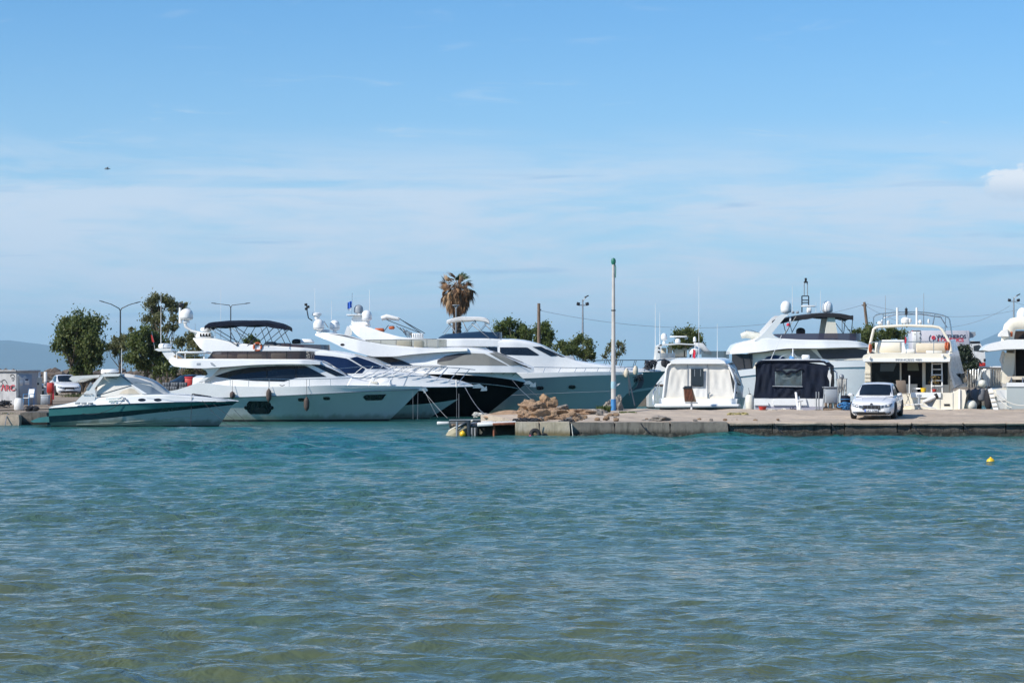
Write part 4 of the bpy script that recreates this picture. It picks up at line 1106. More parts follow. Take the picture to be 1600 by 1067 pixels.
house.roof_pane(b, 'windscreen', M_MESH, b.X(770), b.X(818), .96, .018)
for k in range(2):
    q = b.L(796 + 6 * k, 561 + 3 * k, -.8); MB().tube([q, q + Vector((.55, .0, -.28)), q + Vector((1.0, -.15, -.42))], .022, 5).build('wiper', M_BLACKP, b.o, smooth=60)
# flybridge sweeping up and aft to the domes
ct = b.K([(490, 521), (505, 519.4), (539, 523), (561, 529), (598, 537), (640, 541.4), (677, 543.6), (730, 543.6)])
cb = b.K([(490, 523.4), (514, 533), (539, 544.5), (559, 551), (585, 557), (611, 557), (644, 553.6), (690, 550), (730, 548)])
coam = Loft(ct, cb, [(b.X(490), 1.0), (b.X(505), 1.5), (b.X(560), 1.95), (b.X(650), 1.95), (b.X(730), 1.5)], .95, .12, .0, 56)
coam.build(b, 'flybridge_coaming', M_GEL)
coam.patch(b, 'cover_strip', M_GREYC, outline(b, [(512, 520.6), (540, 523.6), (566, 531.4), (578, 534.4), (560, 530.4), (530, 524)]), .02)
coam.patch(b, 'oval_vent', M_DINT, [(p[0], p[1]) for p in oval(b, 534.5, 538.4, 3.6, 1.9, 14, 1)], .014, nx=8)
house.patch(b, 'aft_window', M_GLASS, outline(b, [(583, 558), (611, 558), (628, 563), (646, 571), (612, 570.6)]), .02)
scr = []
for i in range(15):
    px = 571 + 112 * i / 14; w = interp(coam.w, b.X(px)) * .93
    q0, q1 = b.L(px, np.interp(px, [571, 600, 683], [533, 538, 544]), -w), b.L(px, np.interp(px, [571, 683], [531.4, 529.6]), -w)
    scr.append([(q0.x, q0.y, q0.z), (q1.x, q1.y, q1.z)])
mb = MB().grid(scr); mb.grid([[(scr[-1][k][0] + .5 * (1 - u * u), scr[-1][k][1] * u, scr[-1][k][2]) for k in (0, 1)] for u in np.linspace(-1, 1, 7)])
so = mb.build('clear_screen', M_CLEAR, b.o, smooth=60)
MB().tube([s_[1] for s_ in scr], .014, 5).build('screen_rail', M_DSTEEL, so, smooth=60)
for i in (3, 6, 9, 12): MB().tube([scr[i][0], scr[i][1]], .012, 5).build('screen_post', M_DSTEEL, so, smooth=60)
for px, w_ in ((632, 22), (655, 14)):
    q = b.L(px, 543, 0); MB().box((q.x, 0, q.z + .16), (w_ / 28, 2.2, .42), b=.06).build('seat', M_BEIGE, b.o)
sat_dome(b, 498, 498.5, 516, 8.6, -.6, 520); sat_dome(b, 523, 500, 516, 8, .6, 521)
MB().lathe([(.16, 0), (.16, .18), (.26, .22), (.27, .34), (.2, .38), (1e-4, .39)], b.L(495, 499, 0), 14).build('radar_dome', M_GEL, b.o, smooth=40)
MB().tube([b.L(506, 502, 0), b.L(513, 512, 0)], .03, 5).build('spot_lamp', M_GPAINT, b.o, smooth=60)
MB().box(tuple(b.L(508, 517, 0)), (.5, .5, .14), b=.04).build('mast_base', M_GEL, b.o)
MB().tube([b.L(488, 501, -.3), b.L(482, 497, -.3), b.L(480, 487, -.3), b.L(479, 477, -.3)], .035, 6).build('light_mast', M_DSTEEL, b.o, smooth=60)
for px, py in ((478, 476), (481.5, 479.5), (478.5, 482.5)): MB().box(tuple(b.L(px, py, -.3)), (.16, .16, .14), b=.03).build('mast_lamp', M_BLACKP, b.o)
antenna(b, 492, 450, 498, .5, .012); antenna(b, 518, 470, 500, .2, .010)
rp, posts = [], []
for px, py in ((600, 571), (671, 571.2), (724, 573), (770, 574.5), (817, 576)):
    q = b.L(px, py, -1.3); rp.append((q.x, side_y(lv[3], q.x, .86), q.z))
for px in (640, 656, 672, 688, 705, 722, 738, 756, 775, 793, 808):
    q = b.L(px + 7, 580, -1.3); q2 = b.L(px - 8, 590, -1.3)
    posts.append(((q2.x, side_y(lv[3], q2.x, .88), interp(fore.top, q2.x) - .25), (q.x, side_y(lv[3], q.x, .86), interp([(p[0], p[2]) for p in rp], q.x))))
rail(b, rp, posts, .02)
far = [(p[0], -p[1], p[2]) for p in rp]; rail(b, far, [((a[0], -a[1], a[2]), (c[0], -c[1], c[2])) for a, c in posts], .02)
q = b.L(820, 598, 0)
MB().prism([(q.x - .2, q.z + .08), (q.x + .25, q.z + .12), (q.x + .5, q.z - .05), (q.x + .62, q.z + .05), (q.x + .62, q.z - .24), (q.x + .25, q.z - .22), (q.x + .33, q.z - .08), (q.x - .1, q.z - .08)], -.07, .07).build('anchor', M_STEEL, b.o)

# ---- tall white yacht with grey green topsides
b = Boat('motor_yacht', 'grey hulled yacht with white bimini, blue flag and oval portholes behind the rock pile', 560, 135.4, 2.4, 'yacht')
dkl = b.K([(540, 598), (700, 594), (820, 591), (898, 587.6), (952, 586), (1003, 584.6)])
dkt = b.K([(540, 592), (700, 586), (820, 583), (898, 581), (952, 580.6), (1003, 582)])
x0 = b.X(545); xb = b.X(1004, 0); xw = b.X(948, 0)
lv = [level(x0 + .2, xw - .8, 1.6, -0.5, .3, 1.8), level(x0, xw, 1.75, 0.10, .32, 1.75), level(x0, xw + (xb - xw) * .5, 2.05, 1.1, .36, 2.0), level(x0, xb, 2.4, dkl, .44, 2.3), level(x0, xb + .02, 2.38, dkt, .44, 2.3)]
hull(b, lv, [('boot_stripe', M_ANTI, 1), ('hull', M_HULLG, 2), ('bulwark', M_GEL, 1)], ('deck', M_GEL, .1))
WY = b; WY_lv = lv
for px, py in ((844, 606.4), (894.3, 604.8), (790, 608)): hull_pane(b, 'porthole', M_GLASS, lv, oval(b, px, py, 5.8, 3, 16, .7))
MB().tube([(p.x, -p.y * .94, p.z - .95) for p in lv[3][:-6]], 0.014, 5).build('hull_seam', M_GPAINT, b.o, smooth=60)
ht = b.K([(600, 540), (700, 531), (750, 529), (800, 530), (819, 531.8), (846, 538.5), (866, 549), (884, 557), (905, 564), (955, 572), (995, 580.5)])
house = Loft(ht, b.K([(600, 586), (995, 584)]), [(b.X(600), 1.95), (b.X(800), 1.92), (b.X(840), 1.6), (b.X(870), 1.3), (b.X(905), 1.15), (b.X(950), .8), (b.X(996), .2)], .80, .26, .06, 64)
house.build(b, 'deckhouse', M_GEL)
house.patch(b, 'side_window', M_GLASS, outline(b, [(759, 542.4), (777, 542.2), (777, 554), (772, 553.6)]), nx=10)
house.patch(b, 'side_window', M_GLASS, outline(b, [(781, 542.4), (824, 542.6), (842.5, 554), (840, 555.4), (786, 554.2), (781, 550)]), nx=24)
house.patch(b, 'windscreen', M_GLASS, outline(b, [(832, 541.6), (846, 541), (872, 555.6), (861, 556.4)]), .018)
house.patch(b, 'windscreen', M_GLASS, outline(b, [(852, 544.6), (857, 546), (884, 558), (876, 557)]), .018)
house.roof_pane(b, 'windscreen', M_GLASS, b.X(848), b.X(882), .95, .018)
MB().box(tuple(b.L(889, 560, 0)), (.75, 1.4, .3), b=.06, top=(.8, .9)).build('deck_hatch', M_GPAINT, b.o)
# flybridge
ct = b.K([(544, 507.5), (556, 506.6), (572, 509.6), (598, 518.5), (637, 527.6), (677, 529), (760, 528.4), (790, 530.5)])
cb = b.K([(544, 509), (548, 516), (564, 529), (580, 536), (637, 541), (790, 541)])
coam = Loft(ct, cb, [(b.X(544), .9), (b.X(556), 1.5), (b.X(620), 2.0), (b.X(720), 2.0), (b.X(790), 1.5)], .95, .12, .0, 56)
coam.build(b, 'flybridge_coaming', M_GEL)
for sg in (-1, 1): MB().prism(outline(b, [(544, 510), (549, 510), (548, 523), (541, 525), (540, 522)], 0), sg * .9 - .05, sg * .9 + .05).build('arch_strut', M_GEL, b.o)
scr = []
for i in range(17):
    px = 685 + 92 * i / 16; w = interp(coam.w, b.X(px)) * .9
    q0, q1 = b.L(px, 529, -w), b.L(px, np.interp(px, [685, 694, 757, 777], [527.5, 522, 517, 527]), -w * .95)
    scr.append([(q0.x, q0.y, q0.z), (q1.x, q1.y, q1.z)])
mb = MB().grid(scr); mb.grid([[(p[0], -p[1], p[2]) for p in r_] for r_ in scr]); i = 13
mb.grid([[(scr[i][k][0] + .9 * (1 - u * u), scr[i][k][1] * u, scr[i][k][2]) for k in (0, 1)] for u in np.linspace(-1, 1, 9)])
mb.build('flybridge_screen', M_BSMOKE, b.o, smooth=60)
bim = canopy(b, [(699, 500.5), (708, 497.4), (721, 494.6), (740, 494.8), (758, 496.2), (764.5, 500)], 1.7, .10, .14, M_WHITEC)
for bp, tp in (((719, 530), (701, 502)), ((731, 519), (722, 499)), ((718, 529), (743, 500)), ((752, 516), (742, 500)), ((751, 516), (761, 503)), ((776, 525), (758, 505)), ((765, 529), (738, 506)), ((693, 522), (703, 508))):
    bow_hoop(b, bim, bp[0], bp[1], tp[0], tp[1], 1.6, .018, M_GALV)
# mast, domes, flag
MB().prism(outline(b, [(549, 507), (551, 496), (562, 490), (577, 500), (579, 510), (566, 512)], 0), -.5, .5).build('mast_base', M_GEL, b.o)
MB().box(tuple(b.L(554, 492.5, 0)), (.85, 1.5, .07), b=.02).build('mast_platform', M_GEL, b.o)
sat_dome(b, 560.2, 476, 489.6, 7.2, .3, 492, M_GPAINT); sat_dome(b, 573, 484.5, 501, 8, -.5, 507)
radome(b, 556, 494.6, 498, 4, -.3)
MB().tube([b.L(550.4, 457.5, 0), b.L(549.6, 492, 0)], .016, 5).build('flag_pole', M_STEEL, b.o, smooth=60)
fr = [[b.L(549.6 - i * .95, 470 + .4 * i + 4.8 * j / 4 * 2.2, .05 * math.sin(i * 1.4)) for i in range(8)] for j in range(5)]
MB().grid(fr).build('flag', M_FLAGB, b.o)
fr = [[b.L(548 - i * 1.0 + .3 * j, 480.6 + .6 * i + j * 1.6, .05 * math.sin(i)) - Vector((0, .03, 0)) for i in range(5)] for j in range(3)]
MB().grid(fr).build('flag_stripe', M_FLAGW, b.o)
antenna(b, 577.5, 453, 500, .2, .014)
# folded awning on its arms
MB().tube([b.L(596, 497.5, -1.2), b.L(604, 495, -1.2), b.L(624, 498.6, -1.2)], [.16, .20, .12], 10, flat=.8).build('rolled_awning', M_WHITEC, b.o, smooth=60)
MB().tube([b.L(596, 498, 1.2), b.L(604, 495.4, 1.2), b.L(624, 499, 1.2)], [.16, .20, .12], 10, flat=.8).build('rolled_awning', M_WHITEC, b.o, smooth=60)
for y in (-1.3, 1.2):
    for a, c in (((604, 499.6), (656, 520)), ((622, 496.8), (664, 521)), ((626, 499), (660, 522)), ((607, 508), (599, 519))):
        MB().tube([b.L(*a, y), b.L(*c, y)], .022, 5).build('awning_arm', M_DSTEEL, b.o, smooth=60)
rg = random.Random(3)
for i in range(16):
    px = 619 + 24 * rg.random(); py = 507 + (px - 619) * .5
    MB().tube([b.L(px, py + 3 * rg.random(), -1.3 + .5 * rg.random()), b.L(px + 5 + 8 * rg.random(), py + 12 + 4 * rg.random(), -1.3 + .5 * rg.random())], .018, 4).build('fishing_rod', rg.choice([M_DSTEEL, M_WOOD, M_GALV]), b.o)
MB().box(tuple(b.L(593, 515.5, -.9)), (.55, .5, .2), b=.08).build('orange_pack', M_ORANGE, b.o); MB().box(tuple(b.L(612, 512, -.9)), (.35, .4, .2), b=.08).build('orange_pack', M_ORANGE, b.o)
q = b.L(653, 524.5, -1.2); bx = MB().box(tuple(q), (.66, .5, .28), b=.02).build('white_crate', M_GEL, b.o)
for i in range(5): MB().box((q.x - .26 + .13 * i, q.y - .26, q.z), (.03, .02, .22)).build('crate_slot', M_GPAINT, bx)
rp, posts = [], []
for px, py in ((780, 574), (820, 573.5), (900, 574.6), (950, 574.4), (998, 573)):
    q = b.L(px, py, -1.3); rp.append((q.x, side_y(lv[4], q.x, .9), q.z))
for px in (800, 824, 848, 872, 897, 912, 932, 952, 975, 992):
    q = b.L(px + 4, 580, -1.3); q2 = b.L(px, 590, -1.3)
    posts.append(((q2.x, side_y(lv[4], q2.x, .92), interp(dkt, q2.x) - .05), (q.x, side_y(lv[4], q.x, .9), interp([(p[0], p[2]) for p in rp], q.x))))
rail(b, rp, posts, .02)
far = [(p[0], -p[1], p[2]) for p in rp]; rail(b, far, [((a[0], -a[1], a[2]), (c[0], -c[1], c[2])) for a, c in posts], .02)
# anchor gear and chain heaps at the bow
q = b.L(1000, 592, 0); mb = MB()
mb.prism([(q.x - .2, q.z + .25), (q.x + .1, q.z + .3), (q.x + .25, q.z - .1), (q.x + .1, q.z - .5), (q.x - .55, q.z - .75), (q.x - .2, q.z - .45), (q.x - .05, q.z - .1)], -.1, .1)
mb.build('anchor', M_DSTEEL, b.o)
m_ = MB()
for i in range(14): m_.torus((q.x - .4 + .08 * (i % 7), -.15 + .1 * math.sin(i), q.z + .1 - .06 * (i % 5)), .10, .02, Matrix.Rotation(i * .8, 3, 'X'), 10, 5)
m_.build('anchor_warp', M_DROPE, b.o, smooth=60)
for px, py in ((979, 583), (993, 579)): MB().lathe([(.10, 0), (.16, .12), (.14, .35), (.06, .5), (1e-4, .52)], b.L(px, py + 6, -.6), 10).build('windlass_cover', M_BEIGE, b.o)

# ---- far dark teal hull
b = Boat('motor_yacht', 'dark teal yacht hull whose high bow pokes out furthest right behind the pole', 640, 142.5, 2.5, 'yacht')
dkl = b.K([(620, 592), (860, 586), (963, 582.4), (1038, 580)])
x0 = b.X(622); xb = b.X(1040, 0); xw = b.X(990, 0)
lv = [level(x0 + .2, xw - .8, 1.6, -0.5, .3, 1.8), level(x0, xw, 1.8, 0.10, .32, 1.75), level(x0, xw + (xb - xw) * .5, 2.1, 1.25, .36, 2.0), level(x0, xb, 2.5, dkl, .44, 2.3)]
M_HULLT = mat('dark teal hull', (0.15, 0.205, 0.205), 0.2, coat=0.5, vary=0.1, vscale=0.5)
hull(b, lv, [('boot_stripe', M_ANTI, 1), ('hull', M_HULLT, 2)])
TY = b; TY_lv = lv
hull_pane(b, 'light_stripe', M_HULLG, lv, outline(b, [(930, 618), (972, 612), (1026, 604), (1023, 608), (972, 616), (930, 622)], -1.0), .01)
ft = b.K([(630, 575), (860, 564.5), (900, 565.5), (955, 570.5), (985, 574.5), (1036, 578.6)])
fore = Loft(ft, [(p.x, p.z + .003) for p in lv[3]], [(p.x, p.y * .985 + .003) for p in lv[3]], .80, .25, .06, 50)
fore.build(b, 'foredeck', M_GEL)
rp, posts = [], []
for px, py in ((840, 565), (900, 563.6), (960, 562.6), (1034, 562.4)):
    q = b.L(px, py, -1.2); rp.append((q.x, side_y(lv[3], q.x, .9), q.z))
rp.append((xb, 0, rp[-1][2]))
for px in (860, 886, 915, 945, 970, 992, 1010, 1026):
    q = b.L(px + 3, 580, -1.2); q2 = b.L(px - 3, 590, -1.2)
    posts.append(((q2.x, side_y(lv[3], q2.x, .92), interp(dkl, q2.x) - .02), (q.x, side_y(lv[3], q.x, .9), interp([(p[0], p[2]) for p in rp], q.x))))
rail(b, rp, posts, .02, M_DSTEEL)
far = [(p[0], -p[1], p[2]) for p in rp]; rail(b, far, [((a[0], -a[1], a[2]), (c[0], -c[1], c[2])) for a, c in posts], .02, M_DSTEEL)
m_ = MB(); rg = random.Random(8)
for i in range(30): m_.torus(tuple(b.L(1008 + 16 * rg.random(), 565 + 10 * rg.random(), -.6 + .8 * rg.random())), .12, .03, Matrix.Rotation(rg.random() * 6, 3, 'X') @ Matrix.Rotation(rg.random() * 6, 3, 'Y'), 9, 5)
stuff(m_.build('rope_bundle', M_DROPE, b.o, smooth=60))

# ---- fenders and lines of the left hand boats
def near_y(b, lv_l, px, py, extra): 
    x = b.X(px); return -float(np.interp(x, [p.x for p in lv_l], [p.y for p in lv_l])) - extra
def wfen(b, lv_l, px, y0, y1, r, label, m, hang_py, cap=None):
    ry = near_y(b, lv_l, px, y0, r + .03); Y = b.Yc + ry
    p = at(px, y0, Y); L = (y1 - y0) / FOC * Y
    fender(label, p, L, r, m, at(px, hang_py, Y + .12), 'long', None, cap)
wfen(FY, FY_lv[3], 363, 611, 623, .13, 'short brown fender hanging below the lens window near the sport boat bow', M_BROWNF, 594)
wfen(FY, FY_lv[3], 420, 606.5, 628, .135, 'brown fender hanging over the large black hull window', M_BROWNF, 592)
wfen(FY, FY_lv[3], 479, 619.5, 642.5, .14, 'brown fender hanging lowest, beside the small oval porthole', M_BROWNF, 592)
W_ = 0.03
rope('dark mooring line hanging straight down from the sport boat bow', at(300, 619, 105.6), at(297.5, 668, 105.2), 0, .012, M_DROPE)
rope('dark line running from the sport boat bow heap to the water, steepest of three', at(312, 621, 105.8), at(362, 668, 104.5), .1, .010, M_DROPE)
rope('dark line from the sport boat bow passing its tip', at(322, 621, 106), at(388, 668, 105), .1, .010, M_DROPE)
rope('dark line crossing the white yacht hull from the sport boat tip', at(366, 640, 106.5), at(396, 667, 105.5), .05, .010, M_DROPE)
rope('slack dark line from the sport boat side cleat to its stern', at(196, 624, 104.9), at(128, 646, 104.9), .25, .012, M_DROPE)
rope('pale rope from the white yacht bow down to the water', at(660, 608, 117.5), at(699, 653, 115.5), .05, .0075, M_GALV)
rope('second pale rope beside it from the white yacht anchor', at(662, 607, 118), at(684, 652, 116), .05, .0075, M_GALV)
rope('thin rope hanging from the white yacht bow nearest its stem', at(645, 612, 117.2), at(645.5, 655, 117), 0, .0075, M_GALV)
rope('thin rope hanging straight from the white yacht stem', at(653, 613, 117.6), at(652.5, 655, 117.2), 0, .0075, M_GALV)
rope('pale rope hanging straight from the strap on the black banded bow', at(713.5, 606, 121.8), at(713.5, 653, 121), 0, .0075, M_GALV)
rope('thin grey rope hanging right of the strap on the black banded bow', at(717, 615, 122), at(717, 653, 121.3), 0, .012, M_GALV)
rope('white rope running from the black banded bow down to the pontoon', at(722, 597, 122), at(756, 649, 103), .1, .0075, M_GALV)
rope('second white rope running from the black banded bow to the pontoon', at(724, 598, 122), at(760, 648, 103), .25, .0075, M_GALV)
rope('white rope from the black hulled bow down to the rock pile', at(797, 589, 128.5), at(836, 628, 101), .1, .0075, M_GALV)
rope('dark rope from the black hulled bow behind the rocks', at(820, 600, 129), at(850, 624, 103), .1, .013, M_DROPE)
rope('thick dark rope from the grey hulled bow down behind the pole', at(982, 588, 134.5), at(992, 634, 110), .0, .03, M_DROPE)
rope('dark rope hanging short from the grey hulled bow rail', at(982, 584, 134.2), at(983.5, 618, 132), .0, .022, M_DROPE)
# ================================================================== boats on the right, sterns to the pier
class Away:
    """a boat seen from astern: local x to the right, y forward (away), z up"""
    def __init__(s, name, label, pxc, Ys, yaw=0.0, cat='boat'):
        s.Ys, s.yaw, s.X0 = Ys, R(yaw), ax(pxc, Ys)
        s.o = thing(name, label, cat, (s.X0, Ys, 0), s.yaw)
    def L(s, px, py, dy=0.0):
        c, sn = math.cos(s.yaw), math.sin(s.yaw); lx = 0.0
        for _ in range(6):
            Y = s.Ys + sn * lx + c * dy
            lx = ((px - 800) / FOC * Y - s.X0 + sn * dy) / c
        Y = s.Ys + sn * lx + c * dy
        return Vector((lx, dy, EYE + (HZN - py) / FOC * Y))
    def O(s, pts, dy): return [s.L(p, q, dy) for p, q in pts]
    def part(s, name, mb, m, parent=None, smooth=40): return mb.build(name, m, parent or s.o, smooth)
    def hull(s, levels, bands, deck=None):
        i = 0; made = []
        for name, m, n in bands:
            mb = MB(); lv = levels[i:i + n + 1]
            for sg in (-1, 1): mb.grid([[(sg * p.y, p.x, p.z) for p in l] for l in lv])
            for a, c in zip(lv[:-1], lv[1:]):
                mb.add([(-a[0].y, a[0].x, a[0].z), (a[0].y, a[0].x, a[0].z), (c[0].y, c[0].x, c[0].z), (-c[0].y, c[0].x, c[0].z)], [(0, 1, 2, 3)])
            made.append(mb.build(name, m, s.o, smooth=50)); i += n
        if deck:
            l = levels[-1]; mb = MB()
            mb.grid([[(p.y * u * .98, p.x, p.z - deck[2]) for p in l] for u in (-1, -.5, 0, .5, 1)])
            made.append(mb.build(deck[0], deck[1], s.o))
        return made
def sweep(sections, cap=True):
    """sections: outlines with equal numbers of points, joined into a solid"""
    mb = MB().grid([[tuple(p) for p in s_] for s_ in sections], closed=True)
    if cap:
        for s_ in (sections[0], sections[-1]): mb.add([tuple(p) for p in s_], [tuple(range(len(s_)))])
    return mb
def slab(pts, y0, y1, s1=(1, 1), dz=0.0):
    """outline of local points at y0, pushed to y1, scaled about its centre there"""
    cx = sum(p[0] for p in pts) / len(pts); cz = sum(p[2] for p in pts) / len(pts)
    a = [(p[0], y0, p[2]) for p in pts]
    c = [(cx + (p[0] - cx) * s1[0], y1, cz + (p[2] - cz) * s1[1] + dz) for p in pts]
    return sweep([a, c])
def cloth(pts_grid, amp, seed, m, name, parent):
    """a cloth panel: grid of points with soft folds, pushed in y"""
    rg = random.Random(seed); ph = [rg.random() * 6 for _ in range(6)]
    P = []
    for i, row in enumerate(pts_grid):
        r_ = []
        for j, p in enumerate(row):
            u, v = j / (len(row) - 1), i / (len(pts_grid) - 1)
            e = min(1, 6 * u, 6 * (1 - u)) * min(1, 6 * v, 6 * (1 - v))
            d = amp * e * (math.sin(9 * u + 3 * v + ph[0]) + .7 * math.sin(17 * u - 6 * v + ph[1]) + .5 * math.sin(5 * v + 21 * u + ph[2]))
            r_.append((p[0], p[1] + d, p[2]))
        P.append(r_)
    return MB().grid(P).build(name, m, parent, smooth=70)
def quad_grid(a, b, c, d, nu=26, nv=16):
    """a, b bottom left/right, c, d top right/left"""
    a, b, c, d = map(Vector, (a, b, c, d))
    return [[a.lerp(b, j / nu).lerp(d.lerp(c, j / nu), i / nv) for j in range(nu + 1)] for i in range(nv + 1)]
def panel(name, m, pts, th, parent, y_dir=1):
    n = len(pts); a = [tuple(p) for p in pts]; c = [(p[0], p[1] + th, p[2]) for p in pts]
    return MB().add(a + c, [tuple(range(n)), tuple(reversed(range(n, 2 * n)))] + [(i, i + n, (i + 1) % n + n, (i + 1) % n) for i in range(n)]).build(name, m, parent, smooth=30)

# ---- boat under a cream canvas enclosure
a = Away('covered_cruiser', 'white cruiser closed in by a cream canvas enclosure with a dark door window', 1089, 104.0, -9)
lv = [level(.7, 8.6, 1.5, -.4, .35, 1.9), level(.7, 9.4, 1.68, .28, .36, 1.8), level(.65, 10.2, 1.85, 1.0, .40, 2.0), level(.62, 10.6, 1.9, 1.30, .42, 2.2)]
a.hull(lv, [('boot_stripe', M_ANTI, 1), ('hull', M_GEL, 2)], ('deck', M_GEL, .02))
MB().box((0, .38, a.L(1089, 634, 0).z), (3.85, .92, .17), b=.06).build('swim_platform', M_GEL, a.o)
MB().box((0, .75, a.L(1089, 640, 0).z), (3.5, .3, .3), b=.04).build('platform_support', M_ANTI, a.o)
panel('transom_panel', M_CREAM, a.O([(1036, 632), (1143, 632), (1145, 620), (1036.5, 621)], .74), .08, a.o)
# enclosure: side walls and roof
oa = a.O([(1036.5, 622), (1042, 576), (1045, 570), (1051, 567), (1131, 567), (1137, 570.5), (1141, 576), (1149, 597), (1146.5, 622)], .80)
ob = [(p[0] * 1.02, 5.2, p[2] + .05) for p in oa]
MB().grid([[tuple(p) for p in oa], [((p[0] + q[0]) / 2, 3.0, (p[2] + q[2]) / 2 - .01) for p, q in zip(oa, ob)], ob]).build('canvas_walls', M_CREAMC, a.o)
G1 = a.L
cloth(quad_grid(G1(1037, 622, .80), G1(1074, 622, .80), G1(1074, 568.5, .84), G1(1045, 570, .84)), .011, 1, M_CREAMC, 'canvas_panel', a.o)
cloth(quad_grid(G1(1074.5, 631, .76), G1(1105, 631, .76), G1(1105, 568.5, .82), G1(1074.5, 568.5, .82)), .007, 2, M_WHITEC, 'canvas_door', a.o)
cloth(quad_grid(G1(1105.5, 622, .80), G1(1147, 622, .80), G1(1138.5, 571, .84), G1(1105.5, 568.5, .84)), .011, 3, M_CREAMC, 'canvas_panel', a.o)
panel('door_window', M_GLASS, a.O([(1079.5, 603.5), (1099.2, 603.5), (1099.2, 576), (1079.5, 576)], .70), .02, a.o)
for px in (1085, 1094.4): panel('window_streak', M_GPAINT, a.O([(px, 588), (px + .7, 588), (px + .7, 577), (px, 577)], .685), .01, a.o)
for px in (1074.3, 1105.3): MB().tube([a.L(px, 622, .74), a.L(px, 568.5, .79)], .014, 5).build('canvas_zip', M_GPAINT, a.o, smooth=60)
MB().tube(a.O([(1036, 623), (1041.5, 577), (1044.5, 570.5), (1051, 567), (1131, 567), (1137.5, 570.5), (1141.5, 577), (1150, 598), (1147, 623)], .78), .055, 8).build('canvas_frame', M_GEL, a.o, smooth=60)
rt = a.O([(1046, 567.6), (1047, 563), (1054, 560.4), (1089, 559.6), (1124, 560.2), (1133, 563), (1136, 567.6)], .55)
sweep([[(p[0] * .96, .62, p[2] - .02) for p in rt], [tuple((p[0], 1.0, p[2])) for p in rt], [(p[0] * 1.06, 3.6, p[2] + .06) for p in rt], [(p[0] * 1.02, 5.6, p[2] - .05) for p in rt]]).build('hardtop', M_GEL, a.o)
MB().box((0, 7.0, 1.55), (3.0, 4.4, .75), b=.25, top=(.8, .8)).build('fore_cabin', M_GEL, a.o)
# raked side glazing on the right, with pillars
sg = [a.L(1139, 569, 1.4), a.L(1149, 575, 3.6), a.L(1162, 604, 4.4), a.L(1160, 622, 3.6), a.L(1150, 622, 1.2), a.L(1150, 598, 1.0)]
MB().add([tuple(p) for p in sg] + [(p.x - .06, p.y, p.z) for p in sg], [tuple(range(6)), tuple(reversed(range(6, 12)))] + [(i, i + 6, (i + 1) % 6 + 6, (i + 1) % 6) for i in range(6)]).build('side_coaming', M_GEL, a.o, smooth=30)
gl = [a.L(1142, 574, 1.6) + Vector((.03, 0, 0)), a.L(1148, 578, 3.2) + Vector((.03, 0, 0)), a.L(1158, 602, 4.0) + Vector((.03, 0, 0)), a.L(1151.5, 598, 1.6) + Vector((.03, 0, 0))]
MB().add([tuple(p) for p in gl] + [(p.x - .02, p.y, p.z) for p in gl], [(0, 1, 2, 3), (7, 6, 5, 4), (0, 4, 5, 1), (1, 5, 6, 2), (2, 6, 7, 3), (3, 7, 4, 0)]).build('side_window', M_VINYL, a.o, smooth=30)
rail(a, [a.L(1020.5, 632, .3), a.L(1021, 612, .4), a.L(1030, 598, 1.0), a.L(1034, 596, 2.0)], [(a.L(1025, 627, .5), a.L(1025, 605, .6)), (a.L(1030, 618, .9), a.L(1030, 598, 1.0))], .024, name='boarding_rail')
MB().tube([a.L(1107, 631, .70), a.L(1107, 615, .72), a.L(1110, 613.5, .72)], .022, 6).build('grab_handle', M_STEEL, a.o, smooth=60)
MB().tube([a.L(1086, 532, 1.4), a.L(1086, 560, 1.4)], .02, 5).build('light_staff', M_GEL, a.o, smooth=60)
MB().lathe([(.07, 0), (.07, .16), (.04, .22), (1e-4, .24)], a.L(1085.5, 534, 1.4), 8).build('mast_light', M_GEL, a.o)
fr = [[a.L(1082.5 + i * 1.4 + .5 * math.sin(j), 545 + j * 2.6 + i * .8, 1.36 + .05 * math.sin(i * 2)) for i in range(4)] for j in range(6)]
MB().grid(fr).build('flag', M_RINK, a.o)
for px, yt in ((1092, 432), (1120.8, 506)):
    MB().tube([a.L(px, 560, 1.6), a.L(px, yt, 1.6)], [.014, .006], 5).build('antenna', M_GEL, a.o, smooth=60)
for px in (1146.5, 1150): MB().lathe([(1e-4, -.06), (.05, -.05), (.06, 0), (.05, .05), (1e-4, .06)], a.L(px, 612 + (px - 1146) * .3, .9), 8).build('step_fender', M_BLACKP, a.o)

# ---- boat under a navy canvas enclosure
a = Away('covered_cruiser', 'cruiser with navy canvas enclosure and one clear plastic window at its stern', 1236, 104.0, -10)
lv = [level(.3, 8.6, 1.5, -.4, .35, 1.9), level(.3, 9.4, 1.62, .28, .36, 1.8), level(.25, 10.2, 1.75, .95, .40, 2.0), level(.22, 10.6, 1.8, 1.3, .42, 2.2)]
M_LAV = mat('lavender grey gelcoat', (0.38, 0.37, 0.42), 0.35, coat=.3, vary=.1)
a.hull(lv, [('boot_stripe', M_ANTI, 1), ('hull', M_LAV, 1), ('topsides', M_GEL, 1)], ('deck', M_GEL, .02))
MB().box((0, .0, .62), (3.3, .6, .14), b=.05).build('swim_platform', M_LAV, a.o)
oa = a.O([(1177, 622), (1181, 600), (1180.5, 572), (1186, 565.8), (1192, 564.6), (1280, 564.6), (1288, 566), (1297, 573), (1298, 600), (1296, 622)], .30)
ob = [(p[0] * 1.0, 5.0, p[2] + .06) for p in oa]
MB().grid([[tuple(p) for p in oa], [((p[0] + q[0]) / 2, 2.6, (p[2] + q[2]) / 2 - .015) for p, q in zip(oa, ob)], ob]).build('canvas_walls', M_NAVYC, a.o)
q = a.L
cloth(quad_grid(q(1177, 622, .30), q(1211, 622, .28), q(1211, 565, .32), q(1184, 567, .34)), .025, 5, M_NAVYC, 'canvas_panel', a.o)
